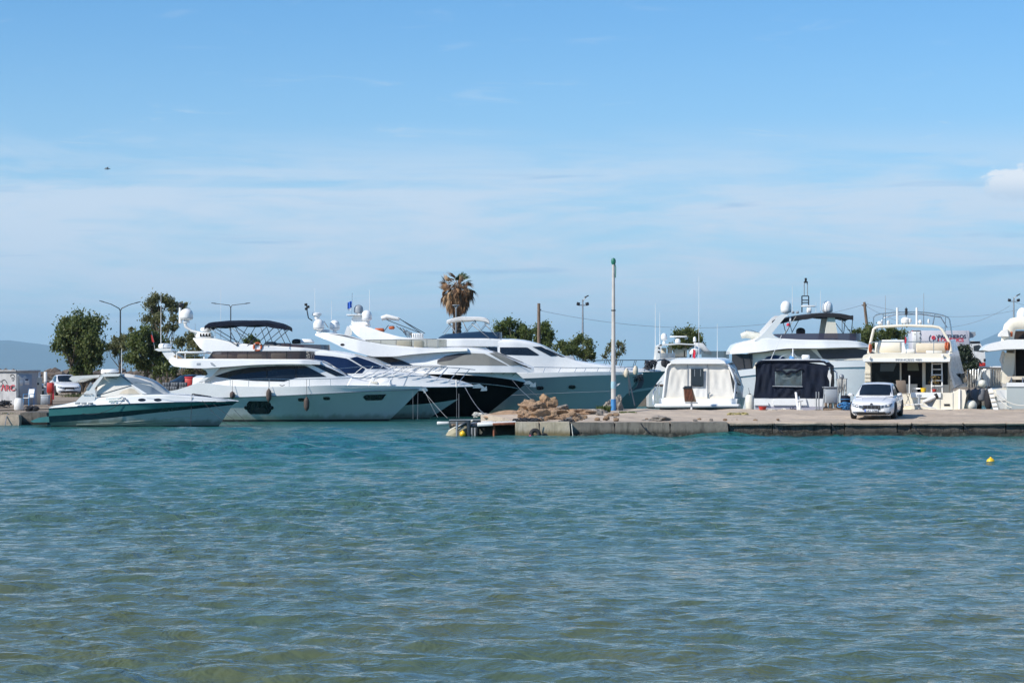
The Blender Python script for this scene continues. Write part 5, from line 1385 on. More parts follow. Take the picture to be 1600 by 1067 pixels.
cloth(quad_grid(q(1211, 622, .28), q(1253, 622, .28), q(1253, 603.5, .30), q(1211, 603.5, .30)), .03, 6, M_NAVYC, 'canvas_panel', a.o)
cloth(quad_grid(q(1253, 622, .28), q(1297, 622, .30), q(1295, 571, .34), q(1253, 564.8, .32)), .025, 7, M_NAVYC, 'canvas_panel', a.o)
cloth(quad_grid(q(1211, 577, .30), q(1253, 577, .30), q(1253, 564.8, .32), q(1211, 565, .32)), .02, 8, M_NAVYC, 'canvas_panel', a.o)
cloth(quad_grid(q(1211, 603.5, .30), q(1253, 603.5, .30), q(1253, 576, .31), q(1211, 576, .31)), .015, 9, M_CABW, 'vinyl_window', a.o)
# rolled cloth drooping over the window and a pale sheet inside
w_ = []
for i in range(15):
    px = 1210 + 43 * i / 14; w_.append(a.L(px, 577.5 + 4.6 * math.sin(math.pi * i / 14) ** 2 + 1.6 * math.sin(i * 1.3), .22))
MB().tube(w_, .055, 7).build('rolled_flap', M_NAVYC, a.o, smooth=60)
cloth(quad_grid(q(1213, 592, .75), q(1252, 588, .75), q(1252, 577, .75), q(1213, 578, .75)), .05, 11, M_CREAMC, 'inner_curtain', a.o)
panel('inner_locker', M_GPAINT, a.O([(1212, 602), (1252, 602), (1252, 587), (1240, 589), (1228, 593), (1212, 589)], 1.0), .1, a.o)
MB().tube([a.L(1207, 603.3, .24), a.L(1254, 604.2, .24)], .028, 6).build('window_batten', M_GALV, a.o, smooth=60)
MB().tube(a.O([(1180, 572), (1186, 565.4), (1192, 564.2), (1280, 564.2), (1288, 565.6), (1297.5, 573)], .28), .05, 8).build('canvas_frame', M_NAVYC, a.o, smooth=60)
rt = a.O([(1184, 566.5), (1190, 562.4), (1236, 561), (1284, 562.2), (1292, 566.5)], .4)
sweep([[(p[0] * .97, .45, p[2]) for p in rt], [(p[0], 1.0, p[2] + .02) for p in rt], [(p[0] * 1.02, 4.6, p[2] + .05) for p in rt]]).build('hardtop', M_GEL, a.o)
MB().box((0, 6.6, 1.6), (2.8, 4.2, .75), b=.25, top=(.8, .8)).build('fore_cabin', M_GEL, a.o)
gl = [a.L(1291, 578, 1.2), a.L(1295.5, 586, 1.0), a.L(1294, 600, 1.0), a.L(1289, 588, 1.0)]
panel('side_vinyl_window', M_WHITEC, [(p.x + .14, .24, p.z) for p in gl], .02, a.o)
panel('transom_panel', M_GEL, a.O([(1207, 633), (1261, 633), (1259, 622.5), (1212, 622.5), (1208, 626)], .16), .05, a.o)
panel('transom_panel', M_GEL, a.O([(1178, 633), (1201, 633), (1200, 629), (1192, 622.5), (1178, 622.5)], .16), .05, a.o)
text('boat_name', 'Hia', M_INK, .22, a.o, a.L(1234.5, 641.4, -.02) + Vector((0, -.28, 0)), (R(90), 0, 0), extrude=.01, bold=.008)
# equipment on the hardtop: raised hatch, small mast, spotlight
hp = [a.L(1214 + 30 * i / 10, 563 - 9 * math.sin(math.pi * i / 10) ** .7, 1.6) for i in range(11)]
n = len(hp); MB().grid([[tuple(p) for p in hp], [(p.x, p.y + 1.3, p.z) for p in hp]]).build('blue_hatch', M_BSMOKE, a.o)
MB().tube([a.L(1239, 545, 1.2), a.L(1238.5, 562, 1.2)], .03, 6).build('mast', M_GEL, a.o, smooth=60)
for dx in (-10, 11): MB().tube([a.L(1238.5, 550, 1.2), a.L(1238.5 + dx, 562, 1.2)], .014, 5).build('mast_stay', M_STEEL, a.o, smooth=60)
MB().tube([a.L(1238, 560, .8), a.L(1234, 564, .7)], [.16, .05], 8).build('covered_lamp', M_BLUEP, a.o, smooth=60)
MB().box(tuple(a.L(1259, 557.5, 1.4)), (.36, .3, .18), b=.05).build('search_light', M_GEL, a.o)
MB().tube([a.L(1221, 524, 2.6), a.L(1204, 562, 1.6)], .012, 5).build('antenna', M_GEL, a.o, smooth=60)
MB().tube([a.L(1298, 578, 1.2) + Vector((.12, 0, 0)), a.L(1304, 582, 1.0) + Vector((.1, 0, 0)), a.L(1305, 604, .8) + Vector((.1, 0, 0)), a.L(1300, 618, .8)], .03, 6).build('boarding_rail', M_STEEL, a.o, smooth=60)
NB = a

M_DGLASS = mat('shaded cabin glass', (.006, .008, .009), .12, spec=.15, vary=.4, vscale=2)
# ---- cream flybridge yacht, stern on
a = Away('motor_yacht', 'cream flybridge yacht stern on, with ladder, open arch and orange lifebuoys', 1428, 103.6, -13, 'yacht')
lv = [level(.5, 13, 1.85, -.5, .38, 1.9), level(.4, 14, 2.0, .15, .38, 1.8), level(.2, 15.2, 2.2, 1.0, .42, 2.0), level(.15, 15.6, 2.3, 1.55, .44, 2.2)]
hs = a.hull(lv, [('boot_stripe', M_ANTI, 1), ('hull', M_CREAM, 2)], ('deck', M_TEAK, .5))
L = a.L
# transom with its panels
panel('transom', M_CREAM, a.O([(1424, 642), (1505, 642), (1510, 618), (1508, 609), (1498, 607.6), (1488, 613.5), (1424, 613.5)], .10), .2, a.o)
panel('transom_cap', M_GEL, a.O([(1423, 621), (1470, 621), (1470, 613), (1423, 613)], .02), .25, a.o)
for px in (1468.4, 1488.6): panel('transom_seam', M_GPAINT, a.O([(px, 641), (px + .8, 641), (px + .8, 614), (px, 614)], .085), .02, a.o)
panel('exhaust_grille', M_BLACKP, a.O([(1475, 634), (1484, 634), (1484, 631), (1475, 631)], .07), .04, a.o)
MB().box((0.35, .05, L(1428, 641, 0).z), (4.2, .5, .12), b=.04).build('swim_platform', M_CREAM, a.o)
MB().tube([L(1499, 641, .02), L(1499.4, 613, .05), L(1499.6, 608, .06)], .035, 6).build('flag_socket', M_GEL, a.o, smooth=60)
# cabin body with aft bulkhead
wl_, wr_ = L(1357, 600, 3.0).x, L(1484, 600, 3.0).x
zc, zt_ = 1.05, L(1420, 564, 3.0).z
sec = lambda y, k, dz=0: [(wl_ * k, y, zc), (wl_ * k * .99, y, zt_ + dz), (wr_ * k * .99, y, zt_ + dz), (wr_ * k, y, zc)]
sweep([sec(3.05, 1), sec(6, 1.02), sec(9, .95, -.1), sec(10.6, .7, -.9)]).build('deckhouse', M_CREAM, a.o)
panel('bulkhead', M_CREAM, a.O([(1356.5, 622), (1484.5, 622), (1484, 564), (1357, 564)], 3.0), .04, a.o)
panel('saloon_window', M_DGLASS, a.O([(1362, 600), (1406, 600), (1406, 567), (1362, 567)], 2.96), .03, a.o)
panel('window_pale_pane', M_CABW, a.O([(1375, 580), (1396, 580), (1400.5, 568), (1376, 568)], 2.94), .015, a.o)  # paler see-through pane over part of the saloon glass
panel('saloon_door', M_DINT, a.O([(1408, 622), (1443, 622), (1443, 567), (1408, 567)], 2.96), .03, a.o)
panel('door_blind', mat('green grey blind', (.20, .23, .18), .8, vary=.1), a.O([(1418, 579), (1436, 579), (1434, 567), (1418, 567)], 2.93), .02, a.o)
panel('door_post', M_CREAM, a.O([(1441, 622), (1446, 622), (1446, 566), (1441, 566)], 2.92), .06, a.o)
panel('door_post', M_CREAM, a.O([(1406, 622), (1408.4, 622), (1408.4, 566), (1406, 566)], 2.92), .06, a.o)
panel('saloon_window', M_DGLASS, a.O([(1446.4, 611), (1481, 611), (1481, 567), (1446.4, 567)], 2.96), .03, a.o)
panel('lower_locker', M_CREAM, a.O([(1409, 623), (1433, 623), (1433, 600), (1409, 600)], 2.5), .4, a.o)
panel('lower_locker', M_CREAM, a.O([(1443, 623), (1483, 623), (1483, 601), (1443, 601)], 2.6), .3, a.o)
for i in range(5):
    for side, p0 in ((-1, 1353.5), (1, 1489)):
        if side > 0: panel('column_rib', M_CREAM, a.O([(1484, 576 + 5 * i), (1494 - i, 576 + 5 * i), (1493 - i, 573 + 5 * i), (1484, 573 + 5 * i)], 2.9), .2, a.o)
        else: panel('column_rib', M_CREAM, a.O([(1351, 584 + 6 * i), (1360, 584 + 6 * i), (1360, 580 + 6 * i), (1351, 580 + 6 * i)], 2.7), .3, a.o)
panel('side_pillar', M_CREAM, a.O([(1351, 616), (1360, 616), (1360, 564), (1352, 564)], 2.75), .25, a.o)
# right side: raked wing from flybridge down to the side deck
sg = [L(1486, 532, 2.2), L(1492, 530, 3.6), L(1499, 553, 4.0), L(1508, 590, 3.6), L(1511, 604, 3.0), L(1494, 606, 2.4), L(1486, 580, 2.4), L(1484, 556, 2.2)]
n = len(sg); MB().add([tuple(p) for p in sg] + [(p.x - .10, p.y, p.z) for p in sg], [tuple(range(n)), tuple(reversed(range(n, 2 * n)))] + [(i, i + n, (i + 1) % n + n, (i + 1) % n) for i in range(n)]).build('side_wing', M_GEL, a.o, smooth=30)
for k in range(2):
    gl = [L(1494 + 7 * k, 584, 2.9) , L(1499 + 6 * k, 583, 3.2), L(1503 + 5 * k, 598, 3.2), L(1497 + 7 * k, 599, 2.9)]
    MB().add([(p.x + .06, p.y - .1, p.z) for p in gl] + [(p.x, p.y - .1, p.z) for p in gl], [(0, 1, 2, 3), (7, 6, 5, 4), (0, 4, 5, 1), (1, 5, 6, 2), (2, 6, 7, 3), (3, 7, 4, 0)]).build('side_window', M_GLASS, a.o, smooth=30)
# flybridge slab over the cockpit
fo = [(1347, 560), (1349.5, 555), (1356, 552.4), (1478, 552), (1484, 554), (1486, 558), (1485, 563.6), (1479, 566), (1352, 566), (1348, 564)]
fa = a.O(fo, 1.3)
sweep([[(p.x * .985, 1.2, p.z) for p in fa], [tuple(p) for p in fa], [(p.x * 1.0, 6.0, p.z) for p in fa], [(p.x * .8, 9.5, p.z - .05) for p in fa]]).build('flybridge_deck', M_CREAM, a.o)
panel('deck_edge', M_GEL, a.O([(1349, 565), (1484, 565), (1484.6, 560), (1348.4, 560.4)], 1.16), .06, a.o)
text('stern_lettering', 'PRINCESS 480', M_GPAINT, .13, a.o, a.L(1399, 561.6, 1.14) + Vector((0, -.0, -.05)), (R(90), 0, 0), sx=1.5)
for px, py in ((1359, 559.5), (1473, 556)): MB().lathe([(.035, -.05), (.06, 0), (.05, .06), (1e-4, .09)], L(px, py, 1.1), 8).build('deck_light', M_GEL, a.o)
# open arch, seats, rails
ap = [(1357, 552), (1360, 536), (1365, 514.5), (1369, 511.5), (1376, 510.5), (1416, 508.6), (1457, 510), (1467, 511.5), (1472, 515), (1484, 535), (1487, 552)]
ar = a.O(ap, 1.9); m_ = MB(); m_.tube(ar, .045, 8, flat=1.4); m_.build('arch', M_CREAM, a.o, smooth=60)
rp = a.O([(1365, 513), (1365, 496), (1369, 492.4), (1376, 490.6), (1395, 488.6), (1416, 487.6), (1440, 488), (1458, 489.8), (1474, 493), (1481, 496), (1484, 500), (1488, 526)], 2.2)
rail(a, rp, [(L(1378, 511, 2.2), L(1380.5, 490.4, 2.2)), (L(1457, 510, 2.2), L(1461, 490.2, 2.2)), (L(1477, 518, 2.2), L(1477.5, 494, 2.2))], .03, name='canopy_hoop')
rp2 = a.O([(1372, 511), (1380, 497), (1400, 491.5), (1440, 491), (1470, 496), (1480, 512)], 4.4)
rail(a, rp2, (), .03, name='canopy_hoop')
for px in (1402, 1432.5): MB().tube([L(px, 509, 2.0), L(px, 480.5, 2.0)], .055, 7).build('aerial_stub', M_GEL, a.o, smooth=60)
for px, yt in ((1383.5, 462), (1443.4, 458)): MB().tube([L(px, 509, 2.3), L(px, yt, 2.3)], [.02, .01], 5).build('antenna', M_GPAINT, a.o, smooth=60)
MB().lathe([(.2, 0), (.22, .05), (.22, .18), (.12, .27), (1e-4, .28)], L(1415, 505, 2.1), 16).build('radar_dome', M_GEL, a.o)
for px in (1410.5, 1415, 1419.5): MB().tube([L(px, 509, 2.1), L(px, 505, 2.1)], .02, 5).build('dome_leg', M_DSTEEL, a.o, smooth=60)
for py in (483.5, 487, 490.5): MB().box(tuple(L(1416, py, 2.1)), (.12, .12, .10), b=.02).build('mast_lamp', M_BLACKP, a.o)
MB().tube([L(1416, 504, 2.15), L(1416, 480, 2.15)], .02, 5).build('lamp_mast', M_DSTEEL, a.o, smooth=60)
for px, py, r_ in ((1375, 507, .13), (1388, 506, .08), (1422, 503, .07), (1438, 505, .09), (1451, 504, .06)):
    MB().lathe([(r_ * .4, -.05), (r_, .03), (r_ * .8, .14), (1e-4, .17)], L(px, py, 2.0), 10).build('antenna_pod', M_GEL, a.o)
gr = a.O([(1358.5, 551), (1359, 536.5), (1362, 534.6), (1478, 533.6), (1481, 535.6), (1482, 551)], 1.45)
rail(a, gr, [(L(px, 552, 1.45), L(px, 534.4, 1.45)) for px in (1372.5, 1416, 1459)], .022)
for x0_, x1_, yt, yb, m_, nm in ((1367, 1408, 533.6, 551, M_CREAM, 'flybridge_bench'), (1431, 1478, 536, 551, M_BEIGE, 'flybridge_bench'), (1411, 1430, 545.5, 552, M_GEL, 'flybridge_locker'), (1445, 1474, 546, 552, M_GEL, 'flybridge_locker')):
    p0, p1 = L(x0_, yb, 2.2), L(x1_, yt, 2.2)
    MB().box(((p0.x + p1.x) / 2, 2.5, (p0.z + p1.z) / 2), (p1.x - p0.x, .6, p1.z - p0.z), b=.06).build(nm, m_, a.o)
MB().prism([(L(1376, 552, 4).x, L(1376, 552, 4).z), (L(1378, 531, 4).x, L(1376, 531, 4).z), (L(1412, 531, 4).x, L(1376, 531, 4).z), (L(1416, 552, 4).x, L(1376, 552, 4).z)], 3.9, 4.6).build('helm_seat', M_GEL, a.o)
# ladder
lp = a.O([(1455.5, 621), (1456.5, 563)], 2.0), a.O([(1472.6, 621), (1471.4, 563)], 2.0)
lo = MB().tube(lp[0], .035, 6).build('ladder', M_GEL, a.o, smooth=60); MB().tube(lp[1], .035, 6).build('ladder_rail', M_GEL, lo, smooth=60)
for py in (568.5, 577, 585.6, 594.4, 603): MB().box(tuple(a.L(1464, py, 2.0)), (.46, .16, .05), b=.012).build('ladder_step', M_GEL, lo)
# cockpit odds and ends, flag
MB().tube([L(1421, 631, 1.0), L(1421, 586.5, 1.0)], .035, 6).build('ensign_staff', M_GEL, a.o, smooth=60)
rail(a, [L(1426, 613, .4), L(1426.6, 607, .4), L(1467, 607, .4), L(1467.5, 613, .4)], [(L(1447, 613, .4), L(1447, 607, .4))], .018)
fr = [[L(1413.5 + i * .9 + .4 * math.sin(j), 526 + j * 1.9 + i * .4, 1.3 + .03 * math.sin(i * 2)) for i in range(4)] for j in range(6)]
MB().grid(fr).build('flag', M_RINK, a.o)
MB().tube([L(1415, 522, 1.32), L(1416, 553, 1.32)], .014, 5).build('flag_pole', M_STEEL, a.o, smooth=60)
for px, py in ((1360, 544), (1478.5, 541), (1482, 541)):
    o = MB().torus((0, 0, 0), .16, .045, None, 20, 8).build('lifebuoy', M_ORANGE, a.o, smooth=60); o.location = L(px, py, 1.40); o.rotation_euler = (0, R(90), R(-10))
MB().tube([L(1488, 608, .3), L(1500, 602, 1.4), L(1510, 598, 2.6)], .03, 6).build('side_rail', M_STEEL, a.o, smooth=60)
# side rail stanchions running forward on the right
for i in range(5):
    px = 1511 + 4.2 * i; p0, p1 = L(px, 606 - i * .6, 3.6 + 1.3 * i), L(px + 1, 577 + (i % 2) * 1.5, 3.8 + 1.3 * i)
    MB().tube([p0, p0.lerp(p1, .8), p1, p1 + Vector((.06, .35, .02)), p0 + Vector((.08, .6, 0))], .024, 5).build('rail_hoop', M_STEEL, a.o, smooth=60)
# gangway folded over the stern
gw = thing('gangway', 'grey canvas covered gangway lying at the stern of the cream yacht', 'gangway', tuple(at(1440, 640, 102.6)))
o0 = Vector(gw.location)
MB().tube([at(1436, 639, 102.5) - o0, at(1436.2, 617, 102.5) - o0], .06, 8).build('post', M_GPAINT, gw, smooth=60)
MB().tube([at(1433, 618, 102.5) - o0, at(1440, 618, 102.5) - o0], .05, 8).build('post_cap', M_GPAINT, gw, smooth=60)
MB().tube([at(1442, 628, 102.4) - o0, at(1452, 624, 102.4) - o0, at(1462, 619.6, 102.4) - o0], [.10, .16, .13], 10, flat=.6).build('rolled_canvas', M_WHITEC, gw, smooth=60)
MB().tube([at(1461, 619.8, 102.38) - o0, at(1465, 618, 102.38) - o0], .125, 10).build('end_cap', M_BLACKP, gw, smooth=50)
hang = quad_grid(at(1444, 629, 102.45) - o0, at(1455, 638, 102.45) - o0, at(1464, 622, 102.45) - o0, at(1444, 627, 102.45) - o0, 10, 6)
cloth(hang, .04, 4, M_GPAINT, 'hanging_canvas', gw)
MB().tube([at(1440, 633.6, 102.4) - o0, at(1463, 638, 102.4) - o0], .035, 6).build('handrail', M_GEL, gw, smooth=60)

# ---- white yacht cut by the right edge
a = Away('motor_yacht', 'white yacht cut off by the right edge of the picture, dark doorway astern', 1640, 103.8, -9, 'yacht')
L = a.L
lv = [level(.5, 13, 1.9, -.5, .38, 1.9), level(.4, 14, 2.1, .15, .38, 1.8), level(.2, 15.2, 2.4, 1.1, .42, 2.0), level(.15, 15.6, 2.5, 1.7, .44, 2.2)]
a.hull(lv, [('boot_stripe', M_ANTI, 1), ('hull', M_GEL, 2)], ('deck', M_TEAK, .5))
panel('transom', M_HULLG, a.O([(1573, 642), (1707, 642), (1707, 602), (1574, 601), (1573, 605)], .05), .3, a.o)
panel('transom_cap', M_GEL, a.O([(1573, 604), (1707, 604), (1707, 598), (1573, 597.6)], .0), .4, a.o)
panel('cockpit_coaming', M_BEIGE, a.O([(1573, 593), (1707, 593), (1706, 587.4), (1574, 588)], .5), .5, a.o)
for px in (1580, 1598): MB().tube([L(px, 598, .3), L(px, 590, .5)], .03, 6).build('coaming_post', M_STEEL, a.o, smooth=60)
panel('side_deck', M_CREAM, a.O([(1551, 619), (1573, 619), (1573, 606), (1549, 609)], .6), 1.8, a.o)
panel('stern_wing', M_CREAM, a.O([(1565, 598), (1574, 600), (1584, 584), (1586, 552), (1571, 551), (1567, 570)], 2.2), 1.4, a.o)
panel('cabin_wall', M_BEIGE, a.O([(1575, 620), (1587, 620), (1587, 547), (1573, 547)], 3.0), .3, a.o)
panel('cabin_wall', M_BEIGE, a.O([(1693, 620), (1705, 620), (1707, 547), (1693, 547)], 3.0), .3, a.o)
panel('stern_wing', M_CREAM, a.O([(1715, 598), (1706, 600), (1696, 584), (1694, 552), (1709, 551), (1713, 570)], 2.2), 1.4, a.o)
panel('side_deck', M_CREAM, a.O([(1729, 619), (1707, 619), (1707, 606), (1731, 609)], .6), 1.8, a.o)
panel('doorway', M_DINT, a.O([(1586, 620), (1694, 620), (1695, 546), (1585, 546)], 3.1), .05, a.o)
MB().tube([L(1585.3, 588, 2.9), L(1585, 546, 2.9)], .05, 8).build('curtain', M_WHITEC, a.o, smooth=60)
zc = .9
sec = lambda y, k, dz=0: [(L(1574, 600, 3.2).x * k, y, zc), (L(1576, 548, 3.2).x * k, y, 3.4 + dz), (-L(1576, 548, 3.2).x * k, y, 3.4 + dz), (-L(1574, 600, 3.2).x * k, y, zc)]
sweep([sec(3.2, 1), sec(8, 1), sec(11, .7, -1)]).build('deckhouse', M_GEL, a.o)
fa = a.O([(1535.5, 547), (1539, 541.5), (1547, 537), (1574, 530.5), (1640, 530), (1706, 530.5), (1733, 537), (1741, 541.5), (1744.5, 547), (1735, 548.6), (1710, 545.6), (1640, 544.4), (1570, 545.6), (1545, 548.6)], 1.2)
sweep([[(p.x, 1.1, p.z) for p in fa], [(p.x, 5.5, p.z + .02) for p in fa], [(p.x * .9, 8.5, p.z + .02) for p in fa]]).build('flybridge_deck', M_GEL, a.o)
ap = a.O([(1574, 540), (1575, 524), (1578, 511), (1583, 506.4), (1590, 505), (1690, 505), (1697, 506.4), (1702, 511), (1705, 524), (1706, 540)], 2.0)
MB().tube(ap, .16, 8, flat=1.8).build('arch', M_CREAM, a.o, smooth=60)
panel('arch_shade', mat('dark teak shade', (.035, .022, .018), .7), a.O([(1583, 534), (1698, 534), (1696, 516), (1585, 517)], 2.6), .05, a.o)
for i in range(5): MB().tube([L(1584 + 5 * i, 514, 2.2), L(1587 + 5 * i, 506.5, 2.2)], .03, 5).build('roof_slat', M_GEL, a.o, smooth=60)
fa = a.O([(1562.5, 525), (1563, 521), (1568, 515.5), (1574, 514), (1576, 526)], 1.6)
sweep([[(p.x, 1.5, p.z) for p in fa], [(p.x, 3.6, p.z) for p in fa]]).build('covered_raft', M_WHITEC, a.o)
p = L(1598, 504, 2.4); MB().lathe(dome_prof(.28, .70), p, 18).build('satellite_dome', M_GEL, a.o)
p = L(1589, 504, 2.4); MB().lathe(dome_prof(.09, .24), p, 12).build('antenna_pod', M_GEL, a.o)
MB().box(tuple(L(1580.6, 522, 1.8)), (.10, .1, .22), b=.03).build('buoy_light', M_ORANGE, a.o)
p = [L(1567.5, 549, 2.2), L(1564, 562, 2.3), L(1567, 570, 2.4), L(1566, 580, 2.4)]
MB().tube(p, .07, 7).build('vent_hose', M_GEL, a.o, smooth=60)
hr = a.O([(1533, 590), (1536, 577.4), (1565, 576.4)], 2.6)
rail(a, hr, [(L(px, 603, 2.6), L(px, 576.8, 2.6)) for px in (1548, 1552, 1556, 1559.5, 1563)], .028, name='gate_rail')
panel('bulwark', M_GEL, a.O([(1529, 600), (1547, 604), (1548, 578), (1537, 577)], 3.0), 2.5, a.o)
gw = thing('gangway', 'white gangway standing up between the fenders and the cut off yacht', 'gangway', tuple(at(1552, 641, 102.6)))
o0 = Vector(gw.location)
gp = [at(1544, 608, 102.8), at(1550, 606.4, 102.8), at(1560, 640, 102.5), at(1553, 641.4, 102.5)]
MB().add([tuple(p_ - o0) for p_ in gp] + [tuple(p_ - o0 + Vector((0, .12, 0))) for p_ in gp], [(0, 1, 2, 3), (7, 6, 5, 4), (0, 4, 5, 1), (1, 5, 6, 2), (2, 6, 7, 3), (3, 7, 4, 0)]).build('plank', M_GEL, gw, smooth=30)
for k in range(4):
    c_ = gp[0].lerp(gp[3], .2 + .2 * k).lerp(gp[1].lerp(gp[2], .2 + .2 * k), .5) - o0
    MB().box((c_.x, c_.y - .03, c_.z), (.24, .05, .06), b=.01).build('cleat', M_CREAM, gw)
rope('white rope from the cut off yacht gangway, upper of two', at(1553, 612, 102.4), at(1604, 633, 101.5), .2, .022)
rope('white rope from the cut off yacht gangway, ending on the pier', at(1553, 612.5, 102.4), at(1581, 637, 101.8), .12, .026)

# ---- fenders between the two sterns
def wf(label, px, y0, y1, wpx, m, Y, style, hang, cap=None):
    p = at(px, y0, Y); Lh = (y1 - y0) / FOC * Y
    fender(label, p, Lh, wpx / 2 / FOC * Y, m, at(px - 2, hang, Y + .5), style, None, cap)
wf('large white ball fender low beside the cream yacht stern', 1517.5, 622.6, 643, 18.6, M_WHITEF, 103.5, 'ball', 606, M_BLACKP)
wf('big grey fender hanging between the two right hand sterns', 1524, 607, 634, 15, M_GREYF, 106.0, 'drum', 596, M_BLACKP)
wf('slimmer grey fender close to the cream yacht hull', 1514, 608, 630, 8, M_GREYF, 108.0, 'drum', 598, M_BLACKP)
wf('grey fender hanging beneath the small white ball', 1534, 606, 627, 11.5, M_GREYF, 105.5, 'drum', 596, M_BLACKP)
wf('small white ball fender hanging high by the gate rail', 1535, 591.6, 605.5, 12.8, M_WHITEF, 104.8, 'ball', 578, M_BLACKP)
wf('black pointed fender beside the white gangway', 1544.5, 603, 642.5, 13, M_BLACKC, 103.4, 'long', 590)
wf('dark fender lowest behind the large white ball', 1530, 626, 640, 8, M_RUBBER, 107.0, 'drum', 612)
wf('white cylinder fender standing at the navy covered stern', 1171.5, 615.5, 645.5, 13.6, M_WHITEF, 103.2, 'drum', 606, M_BLACKP)

# ================================================================== yachts further back on the right
b = Boat('flybridge_cruiser', 'small white flybridge cruiser with radar bar above the cream canvas roof', 1015, 162, 1.9, 'boat')
x0 = b.X(1014); xb = b.X(1230, 0); xw = b.X(1215, 0)
lv = [level(x0, xw - .8, 1.3, -.4, .35, 1.9), level(x0, xw, 1.4, .1, .35, 1.8), level(x0, xb, 1.9, 1.5, .42, 2.1)]
hull(b, lv, [('boot_stripe', M_ANTI, 1), ('hull', M_GEL, 1)], ('deck', M_GEL, .05))
Loft(b.K([(1022, 566), (1030, 560.5), (1090, 559), (1130, 561), (1160, 575)]), b.K([(1022, 600), (1160, 600)]), [(b.X(1022), 1.5), (b.X(1120), 1.5), (b.X(1160), .9)], .85, .2, .05).build(b, 'deckhouse', M_GEL)
for sg in (-1, 1):
    MB().prism(outline(b, [(1023, 562), (1025, 542), (1028, 539), (1032, 538), (1032, 541), (1030, 560)], 0), sg * 1.3 - .05, sg * 1.3 + .05).build('arch_leg', M_GEL, b.o)
    for py in (544, 550): MB().tube([b.L(1027.5, py, 0) + Vector((0, sg * 1.36 - .02, 0)), b.L(1027.5, py, 0) + Vector((0, sg * 1.36 + .02, 0))], .07, 10).build('arch_lamp', M_BLACKP, b.o)
MB().prism(outline(b, [(1027, 541), (1031, 538), (1060, 536.5), (1083, 538), (1082, 539.4), (1060, 538.2), (1032, 540.6)], 0), -1.35, 1.35).build('arch_top', M_GEL, b.o)
sat_dome(b, 1037.5, 520.4, 531.5, 5, .3, 537)
MB().box(tuple(b.L(1060, 526, 0)), (1.2, .14, .10), b=.02).build('radar_bar', M_GEL, b.o); MB().lathe(dome_prof(.19, .32), b.L(1059, 536, 0), 12).build('radar_base', M_GEL, b.o)
for px, x_, yt in ((1037, 8, 543.5), (1047, 6, 542), (1062, 18, 546), (1070, 6, 544)):
    q0, q1 = b.L(px - x_ / 2, 558, -.4), b.L(px + x_ / 2, yt, -.4)
    MB().box(((q0.x + q1.x) / 2, -.2, (q0.z + q1.z) / 2), (q1.x - q0.x, .9, q1.z - q0.z), b=.05).build('seat', M_BEIGE, b.o)
def screen(b, px0, px1, y_t, y_b, w, m, name='flybridge_screen', n=10, close=True):
    s_ = [[tuple(b.L(px0 + (px1 - px0) * i / n, y_b, -w)), tuple(b.L(px0 + (px1 - px0) * i / n, y_t, -w))] for i in range(n + 1)]
    mb = MB().grid(s_)
    if close: mb.grid([[(s_[-1][k][0] + .25 * (1 - u * u), s_[-1][k][1] * u, s_[-1][k][2]) for k in (0, 1)] for u in np.linspace(-1, 1, 7)])
    return mb.build(name, m, b.o, smooth=60)
screen(b, 1031, 1055, 551.5, 559.5, 1.4, M_VINYL, close=False); screen(b, 1096, 1136, 548.5, 560, 1.2, M_CABW)
MB().tube([b.L(1084, 540, -.6), b.L(1096, 541, -.6), b.L(1104, 549, -.6), b.L(1112, 553, -.6)], [.22, .26, .2, .1], 10).build('covered_outboard', M_WHITEC, b.o, smooth=60)
o = MB().lathe(dome_prof(.45, .6), b.L(1086, 554, -.8), 14).build('life_raft', M_GEL, b.o)
for px, yt in ((1024, 474), (1031, 488)): antenna(b, px, yt, 545, .2, .02)
for i in range(3): MB().lathe([(1e-4, -.3), (.2, -.2), (.24, 0), (.2, .2), (1e-4, .3)], b.L(1038 + 4 * i, 567 + 2 * i, -2.0), 10).build('bow_fender', M_BLACKC, b.o)

b = Boat('motor_yacht', 'big white flybridge yacht with black hard bimini and two tall domes behind the navy cover', 1140, 150, 2.6, 'yacht')
x0 = b.X(1148); xb = b.X(1482, 0); xw = b.X(1450, 0)
dkl = b.K([(1140, 590), (1300, 574.6), (1420, 572), (1482, 570)])
lv = [level(x0, xw - .8, 2.2, -.5, .5, 2.2), level(x0, xw, 2.45, .1, .5, 2.2), level(x0, xb, 2.6, dkl, .44, 2.2), level(x0, xb, 2.58, [(p[0], p[1] + .42) for p in dkl], .44, 2.2)]
hull(b, lv, [('boot_stripe', M_ANTI, 1), ('hull', M_GEL, 1), ('bulwark', M_GEL, 1)], ('deck', M_GEL, .3))
MB().tube([(p.x, -p.y - .02, p.z) for p in lv[2]], .035, 6).build('rub_rail', M_GPAINT, b.o, smooth=60)
ht = b.K([(1176, 552), (1240, 545), (1300, 541), (1345, 540.6), (1380, 550), (1400, 560), (1450, 566)])
house = Loft(ht, b.K([(1176, 584), (1450, 572)]), [(b.X(1176), 2.0), (b.X(1270), 2.0), (b.X(1330), 1.7), (b.X(1390), 1.2), (b.X(1450), .7)], .82, .2, .05, 50)
house.build(b, 'deckhouse', M_CREAM)
house.patch(b, 'side_window', M_MESH, outline(b, [(1236, 550), (1240, 547), (1268, 545.4), (1285, 561), (1262, 560.6), (1245, 555)]))
house.patch(b, 'windscreen', M_DMESH, outline(b, [(1278, 546), (1340, 543.6), (1368, 549), (1378, 558), (1288, 561.4)]), .02)
house.roof_pane(b, 'windscreen', M_DMESH, b.X(1350), b.X(1392), .95, .02)
house.patch(b, 'side_window', M_NGLASS, outline(b, [(1192, 565), (1200, 557), (1212, 554.5), (1226, 557), (1232, 564)]), .02)
